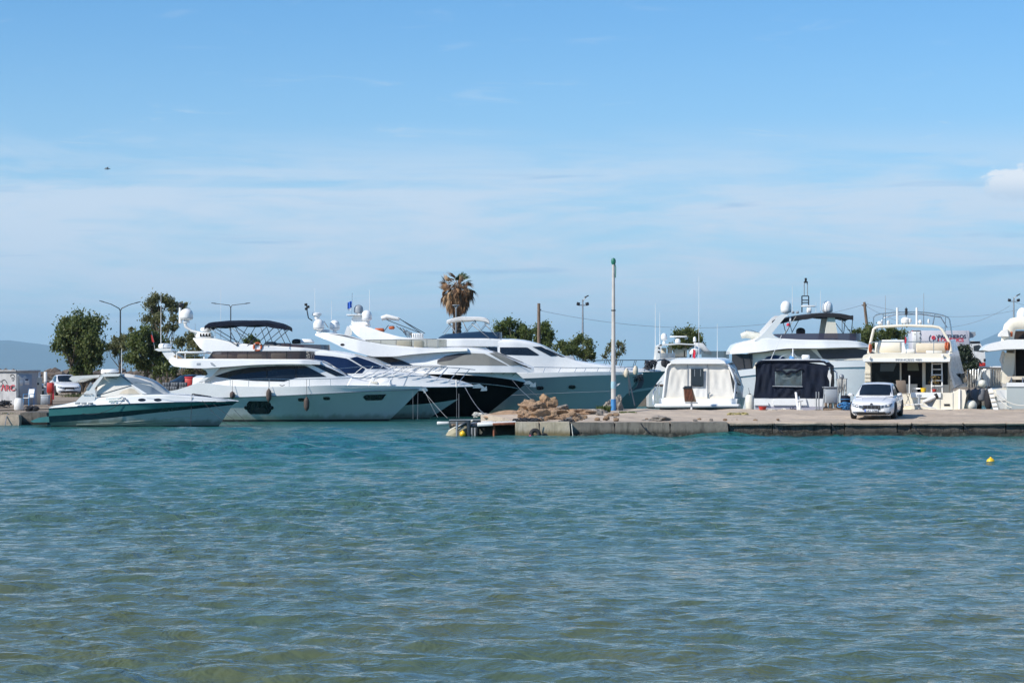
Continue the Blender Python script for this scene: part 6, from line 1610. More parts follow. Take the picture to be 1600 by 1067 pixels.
screen(b, 1143.6, 1176, 553, 579, 1.9, M_DMESH, 'aft_enclosure', 6, False)
MB().grid([[b.L(1143.6, 553, y), b.L(1154, 579, y)] for y in np.linspace(-1.9, 1.9, 7)]).build('aft_enclosure', M_DMESH, b.o)
for px in (1159.5, 1171): MB().tube([b.L(px, 552.5, -1.93), b.L(px + 4, 579, -1.93)], .02, 5).build('enclosure_zip', M_BLACKP, b.o, smooth=60)
ct = b.K([(1142.6, 549), (1146, 541), (1152, 537), (1177, 531), (1190, 526.5), (1220, 528), (1272, 530.4), (1320, 530.6), (1350, 534), (1368, 541)])
cb = b.K([(1142.6, 553), (1182, 550.4), (1235, 544.4), (1278, 544), (1330, 542.6), (1368, 542.4)])
coam = Loft(ct, cb, [(b.X(1142), 1.4), (b.X(1150), 2.1), (b.X(1200), 2.3), (b.X(1290), 2.2), (b.X(1345), 1.7), (b.X(1370), .9)], .9, .18, .04, 60)
coam.build(b, 'flybridge_coaming', M_GEL)
for sg in (-1, 1):
    MB().prism(outline(b, [(1178, 532), (1190, 524), (1216, 494.6), (1221, 491.4), (1233, 490.8), (1226, 496), (1206, 520.5), (1211, 526.5), (1222, 529.5), (1200, 534)], sg * 1.8 * 0 - 1.9), sg * 1.9 - .12, sg * 1.9 + .12).build('arch_leg', M_GEL, b.o)
    MB().prism(outline(b, [(1288, 497), (1299, 497), (1304.4, 529), (1283, 529)], 0), sg * 1.5 - .1, sg * 1.5 + .1).build('arch_leg', M_CREAM, b.o)
s_ = []
for i in range(19):
    px = 1206 + 132 * i / 18; w = interp(coam.w, b.X(px)) * .86
    s_.append([tuple(b.L(px + (1 if i < 2 else 0), np.interp(px, [1206, 1219, 1338], [522.5, 530, 531.5]), -w)), tuple(b.L(px, np.interp(px, [1206, 1240, 1338], [522, 521, 520.6]), -w))])
mb = MB().grid(s_); mb.grid([[(s_[-1][k][0] + .5 * (1 - u * u), s_[-1][k][1] * u, s_[-1][k][2]) for k in (0, 1)] for u in np.linspace(-1, 1, 9)])
mb.build('flybridge_screen', M_PSMOKE, b.o, smooth=60)
MB().lathe(dome_prof(.3, .42), b.L(1251, 522, -.5), 12).build('helm_cover', M_BLACKC, b.o)
bim = canopy(b, [(1211, 499), (1246, 492.5), (1270, 489.6), (1289, 488.6), (1310, 490), (1327, 493.6)], 1.8, .1, .22, M_BLACKC)
for bp, tp in (((1233, 521), (1228, 500)), ((1232, 521), (1245, 496)), ((1323, 520), (1308, 498)), ((1324, 520), (1327, 494)), ((1310, 521), (1310, 498))):
    bow_hoop(b, bim, bp[0], bp[1], tp[0], tp[1], 1.7, .025)
sat_dome(b, 1228, 470, 489, 8.4, -1.2, 493); sat_dome(b, 1293, 470.4, 488.5, 8.2, .9, 490)
for dx in (0, 10.5): MB().tube([b.L(1253 + dx, 488, 0), b.L(1253 + dx, 462.5, 0)], .04, 6).build('mast_leg', M_DSTEEL, b.o, smooth=60)
for py in (462.5, 469, 473): MB().tube([b.L(1253, py, 0), b.L(1263.5, py, 0)], .035, 6).build('mast_bar', M_DSTEEL, b.o, smooth=60)
for dx in (3.5, 8.5): MB().tube([b.L(1253 + dx, 463, 0), b.L(1253 + dx, 441, 0)], .03, 6).build('mast_top', M_GPAINT, b.o, smooth=60)
MB().box(tuple(b.L(1259, 441, 0)), (.26, .2, .1), b=.03).build('mast_lamp', M_BLACKP, b.o); MB().box(tuple(b.L(1259, 437, 0)), (.14, .14, .22), b=.03).build('mast_lamp', M_BLACKP, b.o)
MB().box(tuple(b.L(1263, 478.4, 0)), (.9, .14, .11), b=.02).build('radar_bar', M_GEL, b.o); MB().box(tuple(b.L(1264, 485, 0)), (.3, .3, .34), b=.05).build('radar_base', M_GEL, b.o)
for px in (1239, 1246): MB().box(tuple(b.L(px, 488, 0)), (.18, .2, .16), b=.04).build('deck_lamp', M_GPAINT, b.o)
antenna(b, 1238, 447, 489, .3, .014); antenna(b, 1282, 454, 488, .3, .014); antenna(b, 1275, 472, 488, 0, .012)
fr = [[b.L(1236 - i * .9, 494 + j * 2.2 + i * .8, -1.9) for i in range(4)] for j in range(4)]
MB().grid(fr).build('flag', M_FLAGW, b.o); MB().lathe(dome_prof(.11, .2), b.L(1231.5, 509.6, -1.9), 10).build('signal_ball', M_RINK, b.o)
MB().tube([b.L(1244, 494, -1.9), b.L(1223, 525, -1.9), b.L(1204, 563, -2.0)], .014, 5).build('halyard', M_ROPE, b.o, smooth=60)
t = MB(); t.tube([b.L(1158, 525.5, -.4), b.L(1166, 523, -.4), b.L(1186, 526, -.4)], [.16, .22, .22], 10); t.build('tender_tube', M_WHITEF, b.o, smooth=60)
t = MB(); t.tube([b.L(1158, 524.5, .7), b.L(1166, 522, .7), b.L(1186, 525, .7)], [.16, .22, .22], 10); t.build('tender_tube', M_WHITEF, b.o, smooth=60)
rail(b, [b.L(1164.5, 516.4, 0), b.L(1174, 516.4, 0), b.L(1187, 520, 0)], [(b.L(1168, 524, 0), b.L(1164.5, 516.4, 0)), (b.L(1182, 524, 0), b.L(1179, 518, 0))], .02)
rp = [b.L(px, 563.5, 0) + Vector((0, -2.4, 0)) for px in (1296, 1330, 1370, 1420)]
rail(b, rp, [(b.L(px, 573, 0) + Vector((0, -2.4, 0)), b.L(px, 563.5, 0) + Vector((0, -2.4, 0))) for px in (1306, 1323, 1345, 1365)], .022)
MB().lathe([(.07, 0), (.12, .1), (.12, .26), (1e-4, .3)], b.L(1306, 534, -1.2), 10).build('horn', M_GEL, b.o)
rail(b, [b.L(1157, 577, -2.3), b.L(1192, 576, -2.3)], [(b.L(p_, 588, -2.3), b.L(p_, 577, -2.3)) for p_ in (1160, 1167, 1174, 1181, 1188)], .02, mid=[b.L(1157, 582, -2.3), b.L(1192, 581, -2.3)])
# ================================================================== vehicles
def car_sections():
    ys = [0, .05, .18, .45, .9, 1.35, 2.3, 3.4, 4.1, 4.5, 4.64, 4.68]
    hw = [.50, .68, .80, .87, .895, .905, .905, .905, .88, .82, .72, .60]
    zb = [.26, .19, .17, .17, .18, .18, .18, .18, .20, .26, .34, .44]
    zt = [.55, .63, .69, .76, .85, .93, .97, 1.0, 1.03, 1.02, .96, .86]
    return ys, hw, zb, zt
def nose(x, z, out=.02):
    """distance back from the front of the car at which its skin passes through x, z"""
    ys, hw, zb, zt = car_sections(); x = abs(x)
    for y in np.linspace(0, 1.3, 131):
        w, b0, t0 = np.interp(y, ys, hw), np.interp(y, ys, zb), np.interp(y, ys, zt); m = (b0 + t0) / 2
        if z < b0 or z > t0 + .035: continue
        wx = np.interp(z, [b0, b0 + .10, m - .02, m + (t0 - m) * .45, t0 - .05, t0 - .005, t0 + .025, t0 + .035], [w * .86, w * .97, w, w * .985, w * .93, w * .82, w * .45, 0])
        if x <= wx: return float(y) - out
    return 1.3
def skin_patch(x0, x1, lo, hi, out=.02, nx=6, nz=4, k=1.0):
    """a lamp or grille laid on the nose; lo and hi are the lower and upper edge at x0 and x1"""
    rows = []
    for i in range(nx + 1):
        u = i / nx; x = x0 + (x1 - x0) * u; l_, h_ = lo[0] + (lo[1] - lo[0]) * u, hi[0] + (hi[1] - hi[0]) * u
        col = [(x, nose(x, l_ + (h_ - l_) * j / nz, out) * k, l_ + (h_ - l_) * j / nz) for j in range(nz + 1)]
        rows.append([(col[0][0], col[0][1] + .05, col[0][2])] + col + [(col[-1][0], col[-1][1] + .05, col[-1][2])])
    mb = MB().grid(rows)
    for r_ in (rows[0], rows[-1]): mb.add(r_ + [(r_[0][0] * .99, r_[0][1] + .03, (r_[0][2] + r_[-1][2]) / 2)], [tuple(range(len(r_) + 1))])
    return mb
def make_car(name, label, loc, rz, paint, group=None, hatch=False, plate=None, detail=True, sc=(1, 1, 1), pitch=0.0):
    k = .9 if hatch else 1
    t = thing(name, label, 'car', loc, rz, group); t.scale = sc; t.rotation_euler = (pitch, 0, rz)
    ys, hw, zb, zt = car_sections()
    if hatch: ys = [y * .9 for y in ys]
    rows = []
    for y, w, b0, t0 in zip(ys, hw, zb, zt):
        m = (b0 + t0) / 2
        half = [(w * .86, b0), (w * .97, b0 + .10), (w, m - .02), (w * .985, m + (t0 - m) * .45), (w * .93, t0 - .05), (w * .82, t0 - .005), (w * .45, t0 + .025), (0, t0 + .035)]
        rows.append([(-x, y, z) for x, z in half] + [(x, y, z) for x, z in reversed(half[:-1])])
    mb = MB().grid(rows)
    for r_ in (rows[0], rows[-1]): mb.add(r_, [tuple(range(len(r_)))])
    mb.grid([[r_[0] for r_ in rows], [r_[-1] for r_ in rows]])
    mb.build('body', paint, t, smooth=45)
    k = .9 if hatch else 1
    # glasshouse
    gy = [1.12, 1.92, 2.5, 3.35, 3.75 if hatch else 3.9, 4.35]
    gz = [.93, 1.40, 1.46, 1.43, 1.36 if hatch else 1.28, 1.0]
    gw0 = [.76, .80, .82, .80, .78, .70]; gw1 = [.74, .585, .60, .585, .56, .66]
    rows = []
    for y, z, w0, w1 in zip(gy, gz, gw0, gw1):
        y *= k; zl = .93
        z = max(z, zl + .005); half = [(w0, zl - .02), (w0 + (w1 - w0) * .55, zl + (z - zl) * .55), (w1 + .03, z - .06 * min(1, (z - zl) * 3)), (w1 - .05, z - .012), (w1 * .5, z + .012), (0, z + .02)]
        rows.append([(-x, y, q) for x, q in half] + [(x, y, q) for x, q in reversed(half[:-1])])
    mb = MB().grid(rows)
    for r_ in (rows[0], rows[-1]): mb.add(r_, [tuple(range(len(r_)))])
    mb.build('roof', paint, t, smooth=45)
    P = []
    for i in range(9):
        u = i / 8; y = (1.15 + (1.88 - 1.15) * u) * k; z = .955 + (1.385 - .955) * u; w = .70 + (.565 - .70) * u
        P.append([(w * v, y - .035 + .09 * v * v * (1 - u * .3), z + .035 - .03 * v * v) for v in np.linspace(-1, 1, 11)])
    MB().grid(P).build('windscreen', M_GLASS, t, smooth=60)
    for s_ in (-1, 1):
        for nm, pl in (('front_window', [(1.42, .96), (1.98, 1.34), (2.42, 1.38), (2.42, .97)]), ('rear_window', [(2.50, .975), (2.50, 1.38), (3.28, 1.35), (3.75, 1.06), (3.7, 1.0)])):
            pts = []
            for y, z in pl:
                w0 = np.interp(y, [1.12, 1.92, 2.5, 3.35, 3.9], gw0[:5]); w1 = np.interp(y, [1.12, 1.92, 2.5, 3.35, 3.9], gw1[:5]); zz = np.interp(y, [1.12, 1.92, 2.5, 3.35, 3.9], [.93, 1.40, 1.46, 1.43, 1.28])
                f_ = min(1, (z - .93) / max(zz - .93, .05)); pts.append((s_ * (w0 + (w1 - w0) * f_ + .022), y * k, z))
            n = len(pts); ins = [(p[0] - s_ * .03, p[1], p[2]) for p in pts]
            MB().add(pts + ins, [tuple(range(n)), tuple(reversed(range(n, 2 * n)))] + [(i, i + n, (i + 1) % n + n, (i + 1) % n) for i in range(n)]).build(nm, M_GLASS, t, smooth=30)
        mo = MB().box((s_ * .99, 1.42 * k, .985), (.19, .12, .13), b=.04).build('mirror', paint, t, smooth=50)
        MB().box((s_ * .91, 1.44 * k, .96), (.10, .05, .05), b=.01).build('mirror_arm', M_BLACKP, mo)
        # headlight in two sections, laid on the corner of the nose
        for x0, x1, lo, hi in ((.37, .50, (.475, .50), (.585, .60)), (.525, .80, (.505, .545), (.605, .665))):
            ho = skin_patch(s_ * x0, s_ * x1, lo, hi, .022, k=k).build('headlight', M_LENS, t, smooth=30)
            xc = s_ * (x0 + x1) / 2; zc_ = (lo[0] + hi[1]) / 2
            MB().box((xc, nose(xc, zc_, .012) * k, zc_), (abs(x1 - x0) * .42, .05, .055), b=.015).build('lamp', M_BLACKP if x0 < .5 else M_WPAINT, ho)
        MB().box((s_ * .64, nose(.64, .30, .03) * k, .30), (.2, .06, .06), b=.02).build('fog_light', M_LENS, t)
    # grille, bumper intake, badge, plate
    ygr = lambda x, z: nose(x, z, .03) * k
    go = skin_patch(-.35, .35, (.415, .415), (.59, .59), .026, 10, 4, k).build('grille', M_BLACKP, t, smooth=30)
    if detail:
        for i in range(5):
            x = -.30 + .15 * i; MB().box((x, ygr(x, .50), .507), (.007, .012, .14)).build('slat', M_GPAINT, go)
        MB().tube([(-.35, ygr(.35, .592), .592), (0, ygr(0, .60), .60), (.35, ygr(.35, .592), .592)], .014, 6).build('grille_trim', M_STEEL, go, smooth=60)
        MB().lathe([(.055, -.01), (.055, .02), (1e-4, .025)], (0, ygr(0, .625) + .012, .63), 14, Matrix.Rotation(R(65), 3, 'X')).build('badge', M_BLACKP, t)
        for s_ in (-1, 1): MB().tube([(s_ * .36, .12, .675), (s_ * .44, .6, .83), (s_ * .52, 1.05, .92)], .012, 5).build('bonnet_crease', paint, t, smooth=60)
    skin_patch(-.76, .76, (.205, .205), (.325, .325), .02, 16, 3, k).build('bumper_intake', M_BLACKP, t, smooth=30)
    MB().tube([(x, nose(x, .275, .03) * k, .275) for x in np.linspace(-.6, .6, 9)], .012, 5).build('intake_bar', M_RUBBER, t, smooth=60)
    po = MB().box((0, -.035, .375), (.54, .02, .115), b=.008).build('number_plate', M_PLATE, t)
    if plate:
        MB().box((-.245, -.048, .375), (.045, .008, .11)).build('plate_band', M_FLAGB, po)
        text('plate_number', plate, M_INK, .105, po, (.02, -.048, .34), (R(90), 0, 0), 'CENTER', .002, .002)
    # wheels
    for y in (.86 * k, 3.55 * k):
        for s_ in (-1, 1):
            w = MB().lathe([(.20, -.10), (.30, -.105), (.325, -.08), (.33, 0), (.325, .08), (.30, .105), (.20, .10)], (s_ * .80, y, .33), 22, Matrix.Rotation(R(90), 3, 'Y')).build('wheel', M_TYRE, t, smooth=40)
            rm = MB().lathe([(.205, .02), (.205, .07), (.185, .085), (.18, .04), (.05, .03), (.05, .06), (1e-4, .065)], (s_ * .81, y, .33), 20, Matrix.Rotation(R(90) * s_, 3, 'Y')).build('rim', M_ALLOY, w, smooth=40)
            for q in range(5):
                a_ = q * 2 * math.pi / 5
                MB().box((s_ * .88, y + .11 * math.cos(a_), .33 + .11 * math.sin(a_)), (.02, .05, .16), Matrix.Rotation(a_ - math.pi / 2, 3, 'X'), b=.008).build('spoke', M_ALLOY, w)
            ar = MB().tube([(s_ * .895, y + .37 * math.cos(q), .33 + .37 * math.sin(q)) for q in np.linspace(.05, math.pi - .05, 12)], .022, 6).build('wheel_arch', M_BLACKP, t, smooth=60)
    if detail:
        for s_ in (-1, 1):
            for y, z in ((2.28, .86), (3.25, .88)): MB().box((s_ * .915, y * k, z), (.025, .17, .03), b=.01).build('door_handle', paint, t)
            MB().tube([(s_ * .906, 1.3 * k, .62), (s_ * .912, 3.4 * k, .66)], .008, 4).build('door_trim', paint, t, smooth=60)
    return t
cy = 92.4; cx = ax(1361.5, cy)
make_car('parked_car', 'white saloon car parked facing the water on the pier', (cx, cy, pier_z(cy) + .0), R(-15), M_CARW, plate='NKY 5760', pitch=R(1.35), sc=(1, 1, .97))
make_car('parked_car', 'white hatchback parked behind the red dispenser on the left shore', (ax(112, 163), 162.2, land_z(0, 163)), R(20), M_CARW, hatch=True, detail=False)
make_car('parked_car', 'grey car parked leftmost, half hidden by the white post', (ax(76, 167), 165.0, land_z(0, 166)), R(58), M_CARG, hatch=True, detail=False)
make_car('parked_car', 'dark car parked beyond the sport boat windscreen', (ax(258, 165), 164, land_z(0, 165)), R(-50), M_CARD, hatch=True, detail=False)
make_car('parked_car', 'silver hatchback parked on the terrace right of the tall pole', (ax(1010, 236), 236.5, 3.0), R(-84), M_CARS, hatch=True, detail=False)

# ---- delivery truck on the terrace
TY0 = 235.0
tr = thing('delivery_truck', 'white box truck with red and blue lettering on the terrace', 'truck', (ax(1428, TY0), TY0, 3.0))
S = FOC / TY0
def tx(px): return (px - 1428) / S
def tz(py): return azz(py, TY0) - 3.0
M_BOXG = mat('grey white truck box', (.50, .49, .53), .45, vary=.05, vscale=1)
MB().box(((tx(1426) + tx(1515)) / 2, 1.25, (tz(516.4) + tz(560)) / 2), (tx(1515) - tx(1426), 2.5, tz(516.4) - tz(560)), b=.04).build('cargo_box', M_BOXG, tr)
o = MB().box((tx(1432), -.03, (tz(516) + tz(546)) / 2), (tx(1438) - tx(1425.4), .05, tz(516) - tz(546)), b=.02).build('rear_door', M_WPAINT, tr)
MB().box((tx(1432), -.065, tz(530)), (.04, .03, tz(517) - tz(545))).build('door_seam', M_GPAINT, o)
for py in (521, 528, 536): MB().box((tx(1437.4), -.07, tz(py)), (.10, .05, .12), b=.02).build('hinge', M_BLACKP, o)
MB().box((tx(1431.5), -.02, tz(517)), (tx(1438) - tx(1425), .07, .10)).build('red_marker', M_RINK, tr)
MB().box(((tx(1430) + tx(1512)) / 2, 1.25, tz(562.5)), (tx(1512) - tx(1430), 1.2, .3), b=.03).build('chassis', M_BLACKP, tr)
# cab
cp = [(1515.5, 566), (1515.5, 533), (1520, 532.4), (1531, 534), (1534.5, 541), (1539, 549), (1540, 561), (1540, 566)]
MB().prism([(tx(a_), tz(c_)) for a_, c_ in cp], .06, 2.4).build('cab', M_WPAINT, tr, smooth=30)
MB().prism([(tx(a_), tz(c_)) for a_, c_ in [(1521.5, 548), (1521, 540.4), (1530, 538.6), (1534, 542.5), (1537, 550)]], .02, .07).build('cab_window', M_GLASS, tr)
MB().prism([(tx(a_), tz(c_)) for a_, c_ in [(1531.2, 534.8), (1534.9, 541), (1539.3, 548.6), (1537.8, 549.4), (1533.6, 542)]], .3, 2.2).build('windscreen', M_GLASS, tr)
MB().prism([(tx(a_), tz(c_)) for a_, c_ in [(1515, 518.4), (1525, 518.6), (1525.6, 524), (1521, 527.6), (1515, 528.4)]], .3, 2.2).build('roof_spoiler', M_GPAINT, tr)
MB().prism([(tx(a_), tz(c_)) for a_, c_ in [(1516, 533.4), (1531, 533), (1532, 536.6), (1516, 537)]], .04, .10).build('visor', M_BLACKP, tr)
MB().box((tx(1534.5), 1.2, tz(570)), (tx(1540.6) - tx(1529), 2.3, .45), b=.05).build('bumper', M_REDP, tr)
MB().box((tx(1538.5), .0, tz(562.6)), (.2, .3, .3), b=.05).build('lamp_cluster', M_BLACKP, tr)
for px, r_ in ((1523.6, .44), (1450, .44)):
    for y in (.1, 2.2):
        w = MB().lathe([(.2, -.14), (r_ * .9, -.15), (r_, -.1), (r_, .1), (r_ * .9, .15), (.2, .14)], (tx(px), y + .05, r_), 20, Matrix.Rotation(R(90), 3, 'X')).build('wheel', M_TYRE, tr, smooth=40)
        MB().lathe([(.22, .10), (.22, .17), (.1, .15), (.08, .22), (1e-4, .22)], (tx(px), y - .02, r_), 14, Matrix.Rotation(R(90), 3, 'X')).build('rim', M_ALLOY, w, smooth=40)
    MB().tube([(tx(px) + (r_ + .1) * math.cos(q), .0, r_ + (r_ + .1) * math.sin(q)) for q in np.linspace(.1, math.pi - .1, 10)], .07, 6).build('mudguard', M_BLACKP, tr, smooth=60)
text('lettering', 'PARTHEROS', M_INK, .52, tr, (tx(1465.5), -.02, tz(528.6)), (R(90), 0, 0), 'LEFT', .01, .012, 1.0)
text('lettering', 'LOGISTICS', M_RINK, .52, tr, (tx(1465.3), -.02, tz(533.8)), (R(90), 0, 0), 'LEFT', .01, .012, 1.06)
for s_ in (-1, 1):
    MB().tube([(tx(1458.5) + s_ * (.14 + .30 * math.cos(q)), -.02, tz(529) + .40 * math.sin(q)) for q in np.linspace(-1.1, 1.1, 9)], .04, 6).build('logo_bracket', M_INK, tr, smooth=60)
MB().torus((tx(1458.5), -.02, tz(527.6)), .14, .065, Matrix.Rotation(R(90), 3, 'X'), 18, 6).build('logo_ring', M_RINK, tr)
MB().tube([(tx(1458.2), -.02, tz(530)), (tx(1457.8), -.02, tz(533.4))], .03, 5).build('logo_stem', M_INK, tr, smooth=60)
# ================================================================== trees
def leaf_mat(name, stops, trans=0.25):
    m = bpy.data.materials.new(name); m.use_nodes = True
    q = G(m.node_tree); bs = m.node_tree.nodes['Principled BSDF']; out = m.node_tree.nodes['Material Output']
    geo = q.node('ShaderNodeNewGeometry')
    col = q.ramp(geo.outputs['Random Per Island'], stops)
    q.put(bs.inputs['Base Color'], col); bs.inputs['Roughness'].default_value = .55
    tr = q.node('ShaderNodeBsdfTranslucent'); q.put(tr.inputs[0], col)
    mx = q.node('ShaderNodeMixShader'); mx.inputs[0].default_value = trans
    q.l.new(bs.outputs[0], mx.inputs[1]); q.l.new(tr.outputs[0], mx.inputs[2]); q.l.new(mx.outputs[0], out.inputs[0])
    return m
LEAF_A = leaf_mat('mid green leaves', [(0, (.060, .092, .022)), (.5, (.110, .150, .040)), (1, (.200, .225, .080))], .5)
LEAF_B = leaf_mat('olive leaves', [(0, (.085, .100, .036)), (.5, (.140, .155, .060)), (1, (.240, .235, .110))], .5)
LEAF_C = leaf_mat('fresh green leaves', [(0, (.065, .105, .024)), (.5, (.120, .170, .044)), (1, (.200, .240, .080))], .5)
LEAF_D = leaf_mat('dark shrub leaves', [(0, (.014, .026, .010)), (.5, (.028, .046, .016)), (1, (.055, .075, .028))])
M_BARK = mat('tree bark', (.15, .115, .08), .9, vary=.5, vscale=4, stretch=(4, 4, .8), bump=.03, bscale=8)
def tree(name, label, base, clumps, n_leaf, leaf, lm, trunk_r, lean=0.0, stems=1, seed=1, group=None, fork=.35, droop=0.0):
    """clumps: (x, y, z, r) of foliage in metres from the base"""
    rg = random.Random(seed); ng = np.random.default_rng(seed)
    t = thing(name, label, 'tree', base, 0, group)
    top = max(c[2] for c in clumps); mb = MB()
    cx_ = sum(c[0] for c in clumps) / len(clumps)
    for s_ in range(stems):
        ox = (s_ - (stems - 1) / 2) * .35; hx = cx_ * .5 + lean + ox * 2.2
        hub = Vector((hx, 0, top * fork + rg.uniform(-.2, .2)))
        mb.tube([(ox * .6, 0, -.3), (ox + hx * .25, .05, hub.z * .4), (hub.x * .8, 0, hub.z * .8), hub], [trunk_r * 1.3, trunk_r, trunk_r * .85, trunk_r * .7], 8)
        for i, c in enumerate(clumps):
            if i % stems != s_: continue
            e = Vector(c[:3]); mid = hub.lerp(e, .5) + Vector((rg.uniform(-.3, .3), rg.uniform(-.3, .3), rg.uniform(0, .35)))
            mb.tube([hub, mid, e], [trunk_r * .5, trunk_r * .3, trunk_r * .14], 6)
            for k in range(4):
                d = Vector((rg.gauss(0, 1), rg.gauss(0, 1), rg.gauss(0, .7))).normalized() * c[3] * .8
                mb.tube([mid.lerp(e, .6), e + d * .5, e + d], [trunk_r * .2, trunk_r * .12, trunk_r * .05], 4)
    mb.build('trunk', M_BARK, t, smooth=60)
    w = np.array([c[3] ** 2.2 for c in clumps]); w /= w.sum()
    cnt = (w * n_leaf * 1.0).astype(int)
    V, Fc = [], []
    for c, n in zip(clumps, cnt):
        # sub-clumps give the lobes and gaps
        ns = max(7, int(c[3] * 16))
        sub = ng.normal(0, 1, (ns, 3)); sub /= np.linalg.norm(sub, axis=1)[:, None]
        sub *= (c[3] * ng.uniform(.25, 1.1, ns) ** .6)[:, None] * np.array([1, 1, .85])
        sr = c[3] * ng.uniform(.28, .72, ns)
        k = ng.integers(0, ns, n)
        p = sub[k] + ng.normal(0, 1, (n, 3)) * sr[k][:, None] * .62
        if droop: p[:, 2] -= droop * np.abs(ng.normal(0, 1, n)) * (np.linalg.norm(p[:, :2], axis=1) / c[3])
        far_ = ng.random(n) < .14; p[far_] *= ng.uniform(1.1, 1.6, far_.sum())[:, None]
        p += np.array(c[:3])
        a = ng.normal(0, 1, (n, 3)); a /= np.linalg.norm(a, axis=1)[:, None]
        a[:, 2] -= .35 + droop
        b_ = np.cross(a, ng.normal(0, 1, (n, 3))); b_ /= np.linalg.norm(b_, axis=1)[:, None] + 1e-9
        s_ = leaf * ng.uniform(.6, 1.3, n)[:, None]
        V.append(np.stack([p - a * s_ * .5, p + b_ * s_ * .3, p + a * s_ * .5, p - b_ * s_ * .3], 1).reshape(-1, 3))
    V = np.concatenate(V); nq = len(V) // 4
    me = bpy.data.meshes.new('crown')
    me.vertices.add(len(V)); me.vertices.foreach_set('co', V.astype(np.float32).ravel())
    me.loops.add(nq * 4); me.loops.foreach_set('vertex_index', np.arange(nq * 4, dtype=np.int32))
    me.polygons.add(nq); me.polygons.foreach_set('loop_start', np.arange(0, nq * 4, 4, dtype=np.int32))
    me.update(calc_edges=True); me.materials.append(lm)
    link('crown', me, t)
    return t
def clumps_px(base_px, Y, zb, items, dy=1.0, seed=0):
    """foliage lobes measured on the photograph: (px, py, radius px)"""
    rg = random.Random(seed); S = FOC / Y
    return [((p - base_px) / S, rg.uniform(-dy, dy), azz(q, Y) - zb, r / S) for p, q, r in items]
def ptree(name, label, px, Y, zb, items, n, leaf, lm, tr, seed, **kw):
    return tree(name, label, (ax(px, Y), Y, zb), clumps_px(px, Y, zb, items, kw.pop('dy', 1.2), seed), n, leaf, lm, tr, seed=seed, **kw)
ptree('broadleaf_tree', 'round leafy tree standing alone at the far left behind the parked cars', 128, 185, .9,
      [(125, 503, 13), (108, 510, 14), (143, 508, 14), (98, 527, 13), (122, 522, 15), (150, 525, 13), (92, 541, 8), (112, 545, 13), (137, 543, 14), (157, 541, 9), (113, 560, 9), (135, 564, 12), (150, 560, 9), (122, 577, 8), (139, 580, 7)], 15000, .24, LEAF_A, .20, 3, stems=3, droop=.12)
ptree('eucalyptus_tree', 'tall open eucalyptus behind the yacht with the navy bimini', 256, 192, .9,
      [(245, 466, 9), (232, 474, 8), (258, 470, 9), (240, 486, 9), (268, 480, 8), (228, 497, 7), (252, 499, 10), (272, 497, 7), (284, 478, 6), (262, 512, 8), (240, 513, 8), (276, 512, 6)], 6000, .20, LEAF_B, .13, 5, stems=2, dy=1.5)
ptree('broadleaf_tree', 'small scraggly tree behind the slim double lamp post', 186, 194, .9,
      [(178, 534, 8), (192, 530, 8), (183, 546, 9), (198, 543, 7), (172, 541, 6), (205, 514, 4)], 2400, .20, LEAF_B, .09, 6, dy=.8)
ptree('broadleaf_tree', 'bushy dark tree behind the radar of the white yacht', 234, 180, .9,
      [(214, 528, 12), (228, 524, 13), (244, 532, 13), (218, 546, 14), (238, 550, 15), (258, 545, 11), (208, 560, 9), (226, 568, 12), (248, 570, 12), (264, 562, 8), (274, 578, 7)], 11000, .22, LEAF_A, .16, 7, stems=2, droop=.1)
ptree('broadleaf_tree', 'low trees seen between the stern arch and deck of the white yacht', 300, 186, .9,
      [(284, 536, 9), (298, 532, 10), (310, 540, 10), (290, 556, 10), (306, 560, 10), (296, 578, 9), (314, 578, 8)], 5000, .20, LEAF_B, .10, 8, stems=3)
ptree('broadleaf_tree', 'small green tree top poking up under the navy bimini', 392, 190, .9, [(385, 534, 5), (394, 531, 6), (402, 536, 5), (392, 542, 8)], 1800, .18, LEAF_C, .08, 9, dy=.6)
ptree('broadleaf_tree', 'leafy tree left of the wooden pole, behind the white bimini', 800, 200, .95,
      [(782, 510, 9), (795, 506, 8), (808, 512, 9), (824, 516, 8), (786, 522, 10), (804, 526, 11), (822, 528, 10), (796, 538, 10), (818, 542, 9)], 7500, .21, LEAF_C, .13, 10, stems=2)
ptree('broadleaf_tree', 'leafy tree standing right behind the wooden pole', 850, 203, .95,
      [(842, 514, 8), (854, 512, 8), (848, 524, 10), (860, 522, 7), (842, 536, 9), (856, 538, 9), (850, 548, 8)], 4500, .20, LEAF_C, .11, 11, stems=2)
ptree('broadleaf_tree', 'bushy tree under the floodlight pole left of the tall pier pole', 900, 200, .95,
      [(876, 541, 8), (890, 538, 9), (906, 533, 9), (918, 540, 8), (884, 552, 9), (900, 550, 10), (916, 552, 9), (872, 556, 6), (926, 558, 6)], 6000, .21, LEAF_A, .13, 12, stems=2)
ptree('broadleaf_tree', 'thin sparse tree seen through behind the tall pier pole', 962, 210, .95, [(948, 548, 5), (958, 540, 6), (968, 538, 6), (974, 548, 5), (944, 556, 4), (964, 552, 6)], 800, .20, LEAF_B, .09, 13)
ptree('broadleaf_tree', 'round green tree behind the small flybridge cruiser', 1075, 218, .95, [(1062, 524, 8), (1074, 519, 8), (1086, 524, 8), (1068, 535, 9), (1084, 536, 9), (1056, 540, 7), (1094, 535, 6)], 4500, .22, LEAF_A, .13, 14)
ptree('broadleaf_tree', 'green tree by the leaning wooden pole behind the big yacht', 1352, 222, .95, [(1342, 522, 8), (1354, 518, 8), (1364, 524, 8), (1348, 534, 9), (1362, 538, 8)], 3500, .22, LEAF_A, .13, 15)
